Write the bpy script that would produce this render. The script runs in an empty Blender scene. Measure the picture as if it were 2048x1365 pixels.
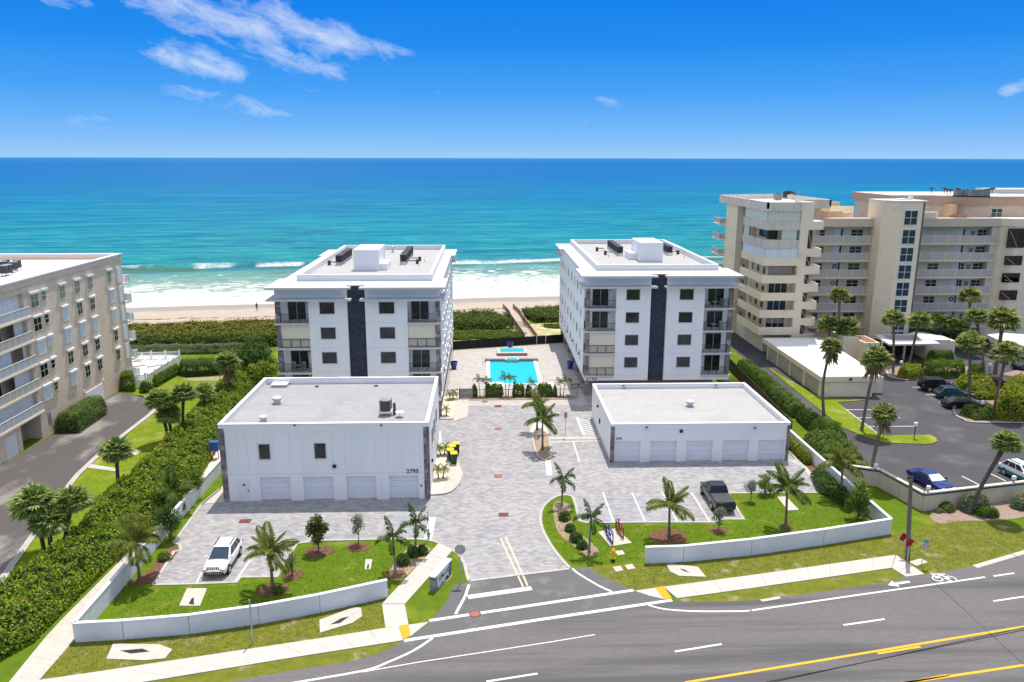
import bpy, math, random
import numpy as np
from mathutils import Vector, Matrix
from mathutils.geometry import tessellate_polygon
sc = bpy.context.scene
rnd = random.Random(7); rng = np.random.default_rng(7)
R = math.radians
# ---------------------------------------------------------------- camera
F, CW, CH, CAMH = 1558.0, 2048.0, 1365.0, 31.0
pitch, yaw, roll = math.atan(366.5 / F), R(1.95), 0.0018
FW = np.array([math.sin(yaw) * math.cos(pitch), math.cos(yaw) * math.cos(pitch), -math.sin(pitch)])
_r = np.array([math.cos(yaw), -math.sin(yaw), 0.0]); _u = np.cross(_r, FW)
RT = _r * math.cos(roll) + _u * math.sin(roll); UP = -_r * math.sin(roll) + _u * math.cos(roll)
cam = bpy.data.objects.new('camera', bpy.data.cameras.new('camera')); sc.collection.objects.link(cam)
cam.data.sensor_width = 36.0; cam.data.lens = F / CW * 36.0
cam.data.clip_start = 1.0; cam.data.clip_end = 150000.0
m = Matrix([[RT[0], UP[0], -FW[0], 0], [RT[1], UP[1], -FW[1], 0], [RT[2], UP[2], -FW[2], CAMH], [0, 0, 0, 1]])
cam.matrix_world = m; sc.camera = cam
# ---------------------------------------------------------------- sun, sky, exposure
SUN = Vector((0.100, 0.345, 1.0)).normalized()
elev = math.asin(SUN.z); azim = math.atan2(SUN.x, SUN.y)
SUN_E, SKY_S, EXPO = 3.6, 0.15, 0.42
sun = bpy.data.objects.new('sun', bpy.data.lights.new('sun', 'SUN')); sc.collection.objects.link(sun)
sun.data.energy = SUN_E; sun.data.angle = R(0.5); sun.data.color = (1.0, 0.94, 0.86)
sun.rotation_euler = SUN.to_track_quat('Z', 'Y').to_euler()
w = bpy.data.worlds.new('World'); sc.world = w; w.use_nodes = True
nt = w.node_tree; nt.nodes.clear()
def wn(t, **k):
    n = nt.nodes.new(t)
    for a, b in k.items(): setattr(n, a, b)
    return n
def wmath(op, a, b=None, c=None):
    n = wn('ShaderNodeMath', operation=op)
    for i, v in enumerate((a, b, c)):
        if v is None: continue
        if isinstance(v, (int, float)): n.inputs[i].default_value = v
        else: nt.links.new(v, n.inputs[i])
    return n.outputs[0]
out = wn('ShaderNodeOutputWorld'); bg = wn('ShaderNodeBackground'); sky = wn('ShaderNodeTexSky')
sky.sky_type = 'NISHITA'; sky.sun_disc = False; sky.sun_elevation = elev; sky.sun_rotation = azim
sky.air_density = 1.0; sky.dust_density = 0.3; sky.ozone_density = 3.0; sky.altitude = 0
hs = wn('ShaderNodeHueSaturation'); hs.inputs['Saturation'].default_value = 1.05; hs.inputs['Value'].default_value = 1.0
hs.inputs['Hue'].default_value = 0.5
nt.links.new(sky.outputs[0], hs.inputs['Color'])
tc = wn('ShaderNodeTexCoord'); sp = wn('ShaderNodeSeparateXYZ'); nt.links.new(tc.outputs['Generated'], sp.inputs[0])
ax = wmath('ARCTAN2', sp.outputs[0], sp.outputs[1]); el = wmath('ARCSINE', sp.outputs[2])     # azimuth, elevation of the sky direction
def ang(px, py):
    d = FW + RT * (px - CW / 2) / F - UP * (py - CH / 2) / F; d = d / np.linalg.norm(d)
    return math.atan2(d[0], d[1]), math.asin(d[2])
def wisp(scale, st, rot, seed, lo, gain):
    """streaky noise over the sky directions"""
    c, s_ = math.cos(rot), math.sin(rot); cb = wn('ShaderNodeCombineXYZ')
    nt.links.new(wmath('MULTIPLY', wmath('ADD', wmath('MULTIPLY', ax, c), wmath('MULTIPLY', el, s_)), scale * st), cb.inputs[0]); nt.links.new(wmath('MULTIPLY', wmath('SUBTRACT', wmath('MULTIPLY', el, c), wmath('MULTIPLY', ax, s_)), scale), cb.inputs[1]); cb.inputs[2].default_value = seed
    nz = wn('ShaderNodeTexNoise'); nz.inputs['Scale'].default_value = 1.0; nz.inputs['Detail'].default_value = 9; nz.inputs['Roughness'].default_value = 0.66; nz.inputs['Distortion'].default_value = 0.35
    nt.links.new(cb.outputs[0], nz.inputs['Vector']); return wmath('MAXIMUM', wmath('MULTIPLY', wmath('SUBTRACT', nz.outputs['Fac'], lo), gain), 0.0)
w1 = wisp(42, .40, -.28, 3.1, .34, 3.6)
def cloud(p0, p1, wid, dens):
    """soft elliptical region of cloud between two directions of the sky"""
    a0, e0 = ang(*p0); a1, e1 = ang(*p1); L = math.hypot(a1 - a0, e1 - e0); ux, uy = (a1 - a0) / L, (e1 - e0) / L; ma, me_ = (a0 + a1) / 2, (e0 + e1) / 2
    dx = wmath('SUBTRACT', ax, ma); dy = wmath('SUBTRACT', el, me_)
    t = wmath('DIVIDE', wmath('ADD', wmath('MULTIPLY', dx, ux), wmath('MULTIPLY', dy, uy)), L / 2)
    s = wmath('DIVIDE', wmath('ADD', wmath('MULTIPLY', dx, -uy), wmath('MULTIPLY', dy, ux)), wid / F)
    fall = wmath('SUBTRACT', 1.0, wmath('ADD', wmath('MULTIPLY', s, s), wmath('POWER', wmath('ABSOLUTE', t), 3.0)))
    return wmath('MULTIPLY', wmath('MAXIMUM', fall, 0.0), dens)
acc = None
for c in [((60, -80), (860, 125), 64, 1.05), ((250, 78), (520, 160), 40, 1.15), ((400, 74), (720, 152), 34, 1.0), ((700, 70), (880, 110), 26, .8), ((60, 0), (200, 14), 16, .8), ((290, 180), (520, 218), 17, .6), ((510, 215), (620, 238), 10, .6), ((320, 258), (410, 270), 9, .5), ((560, 165), (660, 182), 10, .5),
          ((840, 180), (900, 190), 8, .7), ((1180, 195), (1280, 222), 12, .7), ((1140, 235), (1215, 246), 9, .5), ((960, 190), (1070, 210), 9, .4), ((1980, 190), (2100, 150), 16, .75), ((90, 225), (260, 262), 22, .7), ((300, 170), (560, 230), 26, .8)]:
    v = cloud(*c); acc = v if acc is None else wmath('MAXIMUM', acc, v)
acc = wmath('MULTIPLY', wmath('MINIMUM', wmath('MAXIMUM', wmath('MULTIPLY', wmath('SUBTRACT', w1, wmath('MULTIPLY', wmath('SUBTRACT', 1.0, wmath('MINIMUM', acc, 1.0)), 1.25)), 0.62), 0.0), 1.0), .88)
# bright cloud added above the view to whiten and lift the fill light
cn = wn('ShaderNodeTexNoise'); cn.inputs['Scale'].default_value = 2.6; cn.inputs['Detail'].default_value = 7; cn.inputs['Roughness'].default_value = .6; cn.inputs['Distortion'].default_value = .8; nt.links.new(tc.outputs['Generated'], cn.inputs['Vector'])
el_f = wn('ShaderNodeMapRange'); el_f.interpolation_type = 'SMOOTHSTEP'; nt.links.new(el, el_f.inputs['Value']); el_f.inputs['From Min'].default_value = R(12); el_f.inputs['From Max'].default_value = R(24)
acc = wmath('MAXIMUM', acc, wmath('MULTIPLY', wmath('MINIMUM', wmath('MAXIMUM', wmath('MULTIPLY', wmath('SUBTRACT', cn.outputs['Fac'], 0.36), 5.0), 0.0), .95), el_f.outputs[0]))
ramp_ = wn('ShaderNodeValToRGB'); nt.links.new(wmath('MULTIPLY', wmath('MAXIMUM', el, 0.0), 1 / math.radians(60)), ramp_.inputs[0])   # clear sea air: pale at the horizon, azure above
els = ramp_.color_ramp.elements
def sk(r, g, b):
    f = lambda c: ((c / 255 + .055) / 1.055) ** 2.4 if c > 10 else c / 255 / 12.92
    return (f(r), f(g), f(b), 1)
els[0].position = 0; els[0].color = sk(160, 206, 250); els[1].position = 1.0; els[1].color = sk(30, 110, 215)
for d_, c_ in ((.8, (142, 196, 250)), (2.2, (112, 182, 250)), (4.5, (72, 162, 247)), (7.5, (36, 142, 241)), (11, (18, 127, 235)), (25, (20, 118, 225))):
    e_ = els.new(d_ / 60); e_.position = d_ / 60; e_.color = sk(*c_)
sc1 = wn('ShaderNodeVectorMath', operation='SCALE'); nt.links.new(ramp_.outputs[0], sc1.inputs[0]); sc1.inputs['Scale'].default_value = 1 / (SKY_S * 2 ** EXPO)
mf = wn('ShaderNodeMapRange'); mf.interpolation_type = 'SMOOTHSTEP'; nt.links.new(el, mf.inputs['Value']); mf.inputs['From Min'].default_value = R(13); mf.inputs['From Max'].default_value = R(45); mf.inputs['To Max'].default_value = .75
mg = wn('ShaderNodeMixRGB'); nt.links.new(mf.outputs[0], mg.inputs[0]); nt.links.new(sc1.outputs[0], mg.inputs[1]); nt.links.new(hs.outputs[0], mg.inputs[2])
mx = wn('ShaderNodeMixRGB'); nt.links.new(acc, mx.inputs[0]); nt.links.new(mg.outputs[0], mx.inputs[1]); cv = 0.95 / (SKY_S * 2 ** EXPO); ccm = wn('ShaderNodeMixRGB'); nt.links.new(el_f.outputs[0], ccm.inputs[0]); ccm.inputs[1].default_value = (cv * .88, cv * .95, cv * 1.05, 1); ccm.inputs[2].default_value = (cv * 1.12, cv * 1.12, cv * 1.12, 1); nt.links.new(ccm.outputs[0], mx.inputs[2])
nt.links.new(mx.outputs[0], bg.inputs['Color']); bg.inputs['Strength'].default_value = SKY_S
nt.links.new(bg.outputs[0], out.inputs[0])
sc.view_settings.view_transform = 'Standard'; sc.view_settings.look = 'None'; sc.view_settings.gamma = 1; sc.view_settings.exposure = EXPO
sc.view_settings.use_curve_mapping = False
sc.cycles.max_bounces = 6; sc.cycles.use_denoising = True
# ---------------------------------------------------------------- measuring helpers
def _ray(u, v): return FW + RT * (u - CW / 2) / F - UP * (v - CH / 2) / F
def G(u, v, z=0.0):
    d = _ray(u, v); t = (z - CAMH) / d[2]; return Vector((d[0] * t, d[1] * t, z))
def GY(u, v, Y):
    d = _ray(u, v); t = Y / d[1]; return Vector((d[0] * t, Y, CAMH + d[2] * t))
def GX(u, v, X):
    d = _ray(u, v); t = X / d[0]; return Vector((X, d[1] * t, CAMH + d[2] * t))
def GS(pts, z=0.0): return [G(u, v, z) if len((u, v)) == 2 else None for u, v in pts]
# ---------------------------------------------------------------- objects
COL = sc.collection.objects
def wl(o):
    v = Vector((0, 0, 0))
    while o is not None: v = v + o.location; o = o.parent
    return v
def tag(o, label=None, cat=None, group=None, kind=None):
    if label: o['label'] = label
    if cat: o['category'] = cat
    if group: o['group'] = group
    if kind: o['kind'] = kind
    return o
def thing(name, label, cat, loc=(0, 0, 0), rz=0, group=None):
    o = bpy.data.objects.new(name, None); COL.link(o); o.location = loc; o.rotation_euler = (0, 0, rz); o.empty_display_size = .3
    return tag(o, label, cat, group)
def link(name, me, mt, parent=None, loc=None, rot=None):
    o = bpy.data.objects.new(name, me); COL.link(o)
    if mt is not None and not me.materials: me.materials.append(mt)
    if parent is not None: o.parent = parent
    if loc is not None: o.location = loc
    if rot is not None: o.rotation_euler = rot
    return o
def dup(root, loc=None, rz=None, **t):
    def cp(o, par):
        c = o.copy(); COL.link(c)
        if par is not None: c.parent = par
        for ch in o.children: cp(ch, c)
        return c
    r = cp(root, None)
    if loc is not None: r.location = loc
    if rz is not None: r.rotation_euler[2] = rz
    return tag(r, **t)
class MB:
    def __init__(s): s.v = []; s.f = []
    def add(s, vs, fs):
        b = len(s.v); s.v += [tuple(p) for p in vs]; s.f += [tuple(b + i for i in f) for f in fs]; return s
    def box(s, x0, x1, y0, y1, z0, z1):
        return s.add([(x0, y0, z0), (x1, y0, z0), (x1, y1, z0), (x0, y1, z0), (x0, y0, z1), (x1, y0, z1), (x1, y1, z1), (x0, y1, z1)],
                     [(3, 2, 1, 0), (4, 5, 6, 7), (0, 1, 5, 4), (1, 2, 6, 5), (2, 3, 7, 6), (3, 0, 4, 7)])
    def quad(s, a, b, c, d): return s.add([a, b, c, d], [(0, 1, 2, 3)])
    def prism(s, pts, z0, z1):
        n = len(pts); P = [Vector((p[0], p[1], 0)) for p in pts]
        area = sum(P[i].x * P[(i + 1) % n].y - P[(i + 1) % n].x * P[i].y for i in range(n))
        if area < 0: P.reverse()
        tr = tessellate_polygon([P]); vs = [(p.x, p.y, z0) for p in P] + [(p.x, p.y, z1) for p in P]; fs = []
        for t in tr:
            a, b, c = t; nrm = (P[b] - P[a]).cross(P[c] - P[a]).z
            if nrm < 0: a, c = c, a
            fs.append((a + n, b + n, c + n)); fs.append((c, b, a))
        for i in range(n): j = (i + 1) % n; fs.append((i, j, j + n, i + n))
        return s.add(vs, fs)
    def tube(s, pts, rad, n=8, cap=True):
        pts = [Vector(p) for p in pts]; rad = rad if isinstance(rad, (list, tuple)) else [rad] * len(pts); vs = []; fs = []
        for i, p in enumerate(pts):
            t = (pts[min(i + 1, len(pts) - 1)] - pts[max(i - 1, 0)]).normalized()
            a = t.orthogonal().normalized() if i == 0 else (a - t * a.dot(t)).normalized()
            b = t.cross(a)
            for k in range(n):
                w_ = 2 * math.pi * k / n; vs.append(p + (a * math.cos(w_) + b * math.sin(w_)) * rad[i])
        for i in range(len(pts) - 1):
            for k in range(n): k2 = (k + 1) % n; fs.append((i * n + k, i * n + k2, (i + 1) * n + k2, (i + 1) * n + k))
        if cap: fs.append(tuple(range(n))[::-1]); fs.append(tuple((len(pts) - 1) * n + k for k in range(n)))
        return s.add(vs, fs)
    def lathe(s, prof, n=16, c=(0, 0, 0)):
        vs = []; fs = []
        for r_, z in prof:
            for k in range(n): w_ = 2 * math.pi * k / n; vs.append((c[0] + r_ * math.cos(w_), c[1] + r_ * math.sin(w_), c[2] + z))
        for i in range(len(prof) - 1):
            for k in range(n): k2 = (k + 1) % n; fs.append((i * n + k, i * n + k2, (i + 1) * n + k2, (i + 1) * n + k))
        fs.append(tuple(range(n))[::-1]); fs.append(tuple((len(prof) - 1) * n + k for k in range(n)))
        return s.add(vs, fs)
    def mesh(s, name, off=Vector((0, 0, 0)), smooth=False):
        me = bpy.data.meshes.new(name); me.from_pydata([(p[0] - off[0], p[1] - off[1], p[2] - off[2]) for p in s.v], [], s.f)
        if smooth:
            me.polygons.foreach_set('use_smooth', [True] * len(me.polygons)); me.set_sharp_from_angle(angle=R(38))
        me.update(); return me
    def build(s, name, mt, parent=None, smooth=False, bevel=0):
        """mesh points are world points: part is kept where it is under its (unrotated) thing"""
        off = wl(parent) if parent is not None else Vector((0, 0, 0))
        o = link(name, s.mesh(name, off, smooth), mt, parent)
        if bevel:
            b = o.modifiers.new('b', 'BEVEL'); b.width = bevel; b.segments = 2; b.limit_method = 'ANGLE'
        return o
def B(x0, x1, y0, y1, z0, z1): return MB().box(x0, x1, y0, y1, z0, z1)
def struct(o): o['kind'] = 'structure'; return o
# ---------------------------------------------------------------- materials
def srgb(r, g, b):
    f = lambda c: (c / 255 / 12.92) if c / 255 <= .04045 else ((c / 255 + .055) / 1.055) ** 2.4
    return (f(r), f(g), f(b))
MATS = {}
def M(name, c1, c2=None, sc_=4.0, rough=.85, bump=0.0, bsc=None, metal=0, c3=None, sc3=.3, t3=(.5, .62), island=None, spec=.4, coat=0, sharp=(.35, .65), stretch=None, detail=5, grid=None, emit=None, trans=0):
    if name in MATS: return MATS[name]
    mt = bpy.data.materials.new(name); mt.use_nodes = True; MATS[name] = mt
    N = mt.node_tree.nodes; L = mt.node_tree.links; p = N['Principled BSDF']
    p.inputs['Roughness'].default_value = rough; p.inputs['Metallic'].default_value = metal
    p.inputs['Specular IOR Level'].default_value = spec; p.inputs['Coat Weight'].default_value = coat; p.inputs['Coat Roughness'].default_value = .05
    col = N.new('ShaderNodeRGB'); col.outputs[0].default_value = (*c1, 1); cur = col.outputs[0]
    geo = N.new('ShaderNodeNewGeometry'); pos = geo.outputs['Position']
    if stretch:
        mp = N.new('ShaderNodeMapping'); mp.inputs['Rotation'].default_value[2] = stretch[3] if len(stretch) > 3 else 0
        mp.inputs['Scale'].default_value = stretch[:3]; L.new(pos, mp.inputs['Vector']); pos = mp.outputs[0]
    def noise(s, d=5, ro=.6):
        n = N.new('ShaderNodeTexNoise'); n.inputs['Scale'].default_value = s; n.inputs['Detail'].default_value = d; n.inputs['Roughness'].default_value = ro; L.new(pos, n.inputs['Vector']); return n.outputs['Fac']
    def ramp(f, a, b):
        r_ = N.new('ShaderNodeMapRange'); r_.interpolation_type = 'SMOOTHSTEP'; r_.inputs['From Min'].default_value = a; r_.inputs['From Max'].default_value = b; L.new(f, r_.inputs['Value']); return r_.outputs[0]
    def mix(f, a, b):
        x = N.new('ShaderNodeMixRGB'); L.new(f, x.inputs[0]); L.new(a, x.inputs[1])
        if isinstance(b, tuple): x.inputs[2].default_value = (*b, 1)
        else: L.new(b, x.inputs[2])
        return x.outputs[0]
    if c2 is not None: cur = mix(ramp(noise(sc_, detail), *sharp), cur, c2)
    if island:
        cr = N.new('ShaderNodeValToRGB'); cr.color_ramp.interpolation = 'CONSTANT'; els = cr.color_ramp.elements
        for i, (t, c) in enumerate(island):
            e = els[i] if i < 2 else els.new(t); e.position = t; e.color = (*c, 1)
        L.new(geo.outputs['Random Per Island'], cr.inputs[0]); cur = cr.outputs[0]
        if c2 is not None: cur = mix(ramp(noise(sc_, detail), *sharp), cur, c2)
    if c3 is not None: cur = mix(ramp(noise(sc3, 4), *t3), cur, c3)
    if grid:       # recessed joints too fine to build: (axis pair, w, h, joint colour, c_alt)
        cb = N.new('ShaderNodeCombineXYZ'); s2 = N.new('ShaderNodeSeparateXYZ'); L.new(geo.outputs['Position'], s2.inputs[0])
        for k, a in enumerate(grid[0]): L.new(s2.outputs['XYZ'.index(a)], cb.inputs[k])
        bt = N.new('ShaderNodeTexBrick'); L.new(cb.outputs[0], bt.inputs['Vector']); bt.inputs['Scale'].default_value = 1; bt.inputs['Brick Width'].default_value = grid[1]; bt.inputs['Row Height'].default_value = grid[2]
        bt.inputs['Mortar Size'].default_value = grid[3]; bt.inputs['Mortar Smooth'].default_value = .3; bt.inputs['Bias'].default_value = 0
        bt.inputs['Color1'].default_value = (*grid[4], 1); bt.inputs['Color2'].default_value = (*grid[5], 1); bt.inputs['Mortar'].default_value = (*grid[6], 1)
        ml = N.new('ShaderNodeMixRGB'); ml.blend_type = 'MULTIPLY'; ml.inputs[0].default_value = 1; L.new(cur, ml.inputs[1]); L.new(bt.outputs['Color'], ml.inputs[2]); cur = ml.outputs[0]
    L.new(cur, p.inputs['Base Color'])
    if bump:
        b = N.new('ShaderNodeBump'); b.inputs['Strength'].default_value = min(1, bump * 4); b.inputs['Distance'].default_value = bump; L.new(noise(bsc or sc_ * 3, 6), b.inputs['Height']); L.new(b.outputs[0], p.inputs['Normal'])
    if trans and island:
        tr_ = N.new('ShaderNodeBsdfTranslucent'); L.new(cur, tr_.inputs['Color']); ms = N.new('ShaderNodeMixShader'); ms.inputs[0].default_value = trans; L.new(p.outputs[0], ms.inputs[1]); L.new(tr_.outputs[0], ms.inputs[2]); L.new(ms.outputs[0], N['Material Output'].inputs['Surface'])
    elif trans: p.inputs['Transmission Weight'].default_value = trans
    return mt
g_ = lambda v, k=1.0: (v, v * k, v * k * k)
stucco = M('white_stucco', (.88, .87, .85), (.84, .835, .82), .6, .9, .004, 12, c3=(.82, .81, .79), sc3=1.6, t3=(.52, .8), spec=.2, stretch=(1, 1, .18))
stucco_n = M('fresh_white_paint', (.84, .84, .84), (.80, .80, .81), 1.2, .8, spec=.2)
capw = M('white_coping', (0.791, 0.791, 0.791), (0.736, 0.736, 0.736), 2.0, .7, spec=.3)
memb = M('roof_membrane', (0.361, 0.361, 0.365), (0.327, 0.327, 0.335), 1.5, .9, .004, 5, c3=(0.292, 0.297, 0.310), sc3=.35, t3=(.5, .75), grid=('XY', 9.0, .9, .012, (1, 1, 1), (.93, .93, .94), (.82, .82, .84)))
memb_l = M('roof_membrane_light', (0.437, 0.428, 0.420), (0.403, 0.399, 0.391), 1.5, .9, c3=(0.370, 0.365, 0.357), sc3=.3, t3=(.5, .75), grid=('XY', 9.0, .9, .01, (1, 1, 1), (.96, .96, .96), (.88, .88, .89)))
memb_w = M('roof_coating_white', (0.720, 0.711, 0.684), (0.666, 0.648, 0.612), 1.2, .8, c3=(0.558, 0.522, 0.450), sc3=.4, t3=(.58, .8))
slabw = M('cornice_white', (0.588, 0.580, 0.563), (0.554, 0.546, 0.538), 1.0, .8, c3=(0.504, 0.504, 0.496), sc3=.5, t3=(.5, .8))
darkst = M('dark_ledger_stone', (.035, .045, .07), (.07, .08, .11), 6, .8, .02, 9, grid=('XZ', .62, .2, .018, (1, 1, 1), (.55, .58, .65), (.25, .25, .3)))
greyst = M('grey_travertine_cladding', (.30, .26, .235), (.16, .14, .13), 1.6, .8, .01, 5, c3=(.42, .38, .34), sc3=1.1, t3=(.52, .62), grid=('XZ', .6, .3, .015, (1, 1, 1), (.7, .7, .72), (.5, .5, .5)))
greysty = M('grey_travertine_cladding_side', (.30, .26, .235), (.16, .14, .13), 1.6, .8, .01, 5, c3=(.42, .38, .34), sc3=1.1, t3=(.52, .62), grid=('YZ', .6, .3, .015, (1, 1, 1), (.7, .7, .72), (.5, .5, .5)))
glass = M('dark_glass', (.012, .013, .016), (.03, .032, .036), .8, .06, spec=.5)
glass_b = M('blue_tinted_glass', (.012, .035, .07), (.02, .05, .09), .7, .08, spec=.6)
glass_g = M('green_tinted_glass', (.03, .10, .08), (.02, .06, .05), 1.5, .1, spec=.6)
glass_v = M('grey_screened_glass', (.055, .05, .053), (.03, .028, .03), 1.2, .35, spec=.4)
blackm = M('black_metal', (.018, .018, .02), None, rough=.45, spec=.4)
whitem = M('white_metal', (.78, .78, .78), None, rough=.5)
galv = M('galvanised_metal', (.52, .53, .55), (.42, .43, .45), 3, .5, metal=.5)
acgrey = M('charcoal_ac_metal', (.035, .034, .035), (.06, .058, .058), 6, .6)
accop = M('rusty_coil', (.16, .10, .075), (.08, .055, .045), 10, .7, metal=.3)
aclight = M('grey_ac_metal', (.30, .31, .31), (.2, .21, .21), 3, .6)
doorw = M('garage_door_white', (.80, .81, .83), (.76, .77, .80), .8, .6, spec=.3)
beige = M('beige_stucco', (.84, .67, .53), (.76, .60, .47), 3, .95, .05, 1.6, c3=(.70, .55, .44), sc3=.4, t3=(.5, .8), grid=('YZ', .9, .35, .02, (1, 1, 1), (.92, .92, .92), (.86, .85, .84)), spec=.15)
cream = M('cream_stucco', (.90, .76, .56), (.85, .72, .53), 2.5, .9, .01, 8, c3=(.68, .60, .47), sc3=.45, t3=(.52, .8), spec=.15)
cream_d = M('cream_stucco_weathered', (.74, .66, .55), (.62, .56, .47), 1.6, .9, .01, 8, stretch=(1.5, 1.5, .3), c3=(.50, .46, .40), sc3=1.0, t3=(.5, .72), spec=.15)
taupe = M('taupe_stucco', (.34, .28, .25), (.30, .25, .23), 2, .9)
tan = M('tan_stucco', (.66, .54, .43), (.58, .48, .38), 2, .9)
peach = M('peach_stucco', (.72, .50, .30), (.64, .44, .27), 2, .9)
shut_b = M('cream_shutter', (.78, .72, .54), (.74, .68, .51), 1, .6, stretch=(12, 12, .1))
shut_w = M('white_shutter', (.76, .79, .80), (.66, .70, .72), 1.6, .6, stretch=(3, 3, .2))
shut_g = M('pale_green_shutter', (.66, .68, .56), (.58, .60, .50), 1.5, .6, stretch=(9, 9, .1))
railw = M('white_rail', (.86, .86, .84), None, rough=.6)
railp = M('pale_rail_panel', (.52, .48, .42), (.46, .43, .38), 8, .8)
asph = M('road_asphalt', (0.180, 0.165, 0.163), (0.129, 0.126, 0.126), 30, .95, .008, 40, c3=(0.099, 0.097, 0.097), sc3=.5, t3=(.45, .66), stretch=(.06, 1.1, 1, -R(10)), spec=.2)
asph2 = M('apron_asphalt', (0.144, 0.143, 0.144), (0.115, 0.114, 0.115), 25, .95, .008, 40, c3=(0.194, 0.191, 0.187), sc3=.6, t3=(.5, .75), spec=.2)
asphL = M('worn_driveway_asphalt', (0.120, 0.108, 0.104), (0.088, 0.080, 0.078), 20, .95, .01, 30, c3=(0.264, 0.240, 0.224), sc3=.22, t3=(.50, .68), stretch=(1, .55, 1, R(20)), spec=.2)
asphR = M('parking_asphalt', (0.086, 0.082, 0.090), (0.070, 0.067, 0.075), 18, .95, .008, 30, c3=(0.131, 0.127, 0.135), sc3=.18, t3=(.48, .75), spec=.2)
conc = M('sidewalk_concrete', (0.533, 0.494, 0.447), (0.490, 0.456, 0.413), 2.0, .9, .003, 20, c3=(0.482, 0.447, 0.404), sc3=.5, t3=(.55, .8), spec=.2)
concg = M('kerb_concrete', (0.480, 0.456, 0.424), (0.400, 0.384, 0.360), 3, .9, c3=(0.320, 0.304, 0.280), sc3=1.0, t3=(.55, .75))
concp = M('pad_concrete', (0.533, 0.486, 0.421), (0.482, 0.439, 0.387), 2, .9, c3=(0.430, 0.387, 0.344), sc3=.8, t3=(.55, .75))
paintw = M('white_road_paint', (0.756, 0.756, 0.747), (0.648, 0.648, 0.639), 12, .8, sharp=(.55, .75))
painty = M('yellow_road_paint', (.70, .41, .02), (.60, .36, .03), 10, .8, sharp=(.55, .75))
paintf = M('faded_yellow_paint', (.76, .60, .36), (.66, .54, .36), 12, .85, sharp=(.5, .7))
paintb = M('pale_blue_paint', (.35, .55, .75), (.45, .6, .75), 8, .8)
tact = M('yellow_tactile_paving', (.72, .36, .01), (.64, .32, .01), 8, .8)
paver = M('grey_pavers', (0.355, 0.348, 0.344), (0.289, 0.281, 0.285), .8, .9, .008, 10, sharp=(.3, .7), c3=(0.370, 0.344, 0.322), sc3=.12, t3=(.45, .75), stretch=None,
          grid=('XY', .46, .24, .014, (1.18, 1.18, 1.19), (.78, .78, .81), (.80, .80, .81)))
paverw = M('pale_pool_pavers', (0.496, 0.460, 0.432), (0.448, 0.416, 0.392), .8, .9, .008, 10, sharp=(.3, .7), grid=('XY', .46, .24, .014, (1.06, 1.06, 1.05), (.84, .83, .83), (.8, .78, .77)))
grass = M('lawn_grass', (0.106, 0.170, 0.010), (0.085, 0.145, 0.010), 1.2, 1.0, .03, 14, c3=(0.187, 0.221, 0.025), sc3=.28, t3=(.52, .72), spec=.1)
grassL = M('bright_lawn_grass', (0.185, 0.246, 0.013), (0.141, 0.207, 0.013), .9, 1.0, .03, 14, c3=(0.317, 0.290, 0.079), sc3=.3, t3=(.5, .70), spec=.1)
grassR = M('garden_grass', (0.111, 0.180, 0.010), (0.090, 0.152, 0.008), 1.4, 1.0, .03, 14, c3=(0.213, 0.221, 0.041), sc3=.7, t3=(.54, .72), spec=.1)
verge = M('dry_verge_grass', (0.176, 0.176, 0.024), (0.120, 0.144, 0.018), 1.3, 1.0, .03, 14, c3=(0.288, 0.240, 0.136), sc3=.55, t3=(.56, .70), spec=.1)
mulch = M('brown_mulch', (0.240, 0.112, 0.068), (0.104, 0.048, 0.032), 9, 1.0, .05, 14, sharp=(.4, .6))
mulchp = M('sandy_mulch', (0.425, 0.323, 0.212), (0.255, 0.178, 0.119), 7, 1.0, .04, 12, sharp=(.4, .62))
mulchr = M('pinkish_mulch', (0.357, 0.264, 0.204), (0.255, 0.187, 0.145), 6, 1.0, .03, 12)
sandm = M('beach_sand', (.74, .62, .49), (.66, .55, .44), 3, 1.0, .02, 5, c3=(.58, .48, .39), sc3=.2, t3=(.5, .75))
# ================================================================ SETTING: land, sea, beach
SH = Vector((-78.8, 172.2, 0)); SA = R(7.43)                      # shoreline
SD = Vector((math.cos(SA), math.sin(SA), 0)); SN = Vector((-SD.y, SD.x, 0))
def shp(a, s, z=0): q = SH + SD * a + SN * s; return Vector((q.x, q.y, z))
def sheet(name, pts, z, mt, parent=None, thick=.06, kind=True):
    pts = [(Vector(p) if len(p) == 3 else G(*p)) for p in pts]
    o = MB().prism(pts, z - thick, z).build(name, mt, parent)
    if kind and parent is None: o['kind'] = 'structure'
    return o
def strip(name, pts, wid, z, mt, parent=None, px=True, thick=.03, z0=0.0):
    P = [G(*p, z0) if px else Vector((p[0], p[1], 0)) for p in pts]; Lf = []; Rt = []
    for i, p in enumerate(P):
        a = (P[i] - P[i - 1]) if i else (P[1] - P[0]); b = (P[i + 1] - P[i]) if i < len(P) - 1 else a
        a.z = b.z = 0; a.normalize(); b.normalize(); n1 = Vector((-a.y, a.x, 0)); n2 = Vector((-b.y, b.x, 0)); n = (n1 + n2).normalized(); k = wid / 2 / max(.4, n.dot(n1))
        Lf.append(p + n * k); Rt.append(p - n * k)
    mb = MB()
    for i in range(len(P) - 1): mb.prism([Rt[i], Rt[i + 1], Lf[i + 1], Lf[i]], z - thick, z)
    return mb.build(name, mt, parent)
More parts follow.
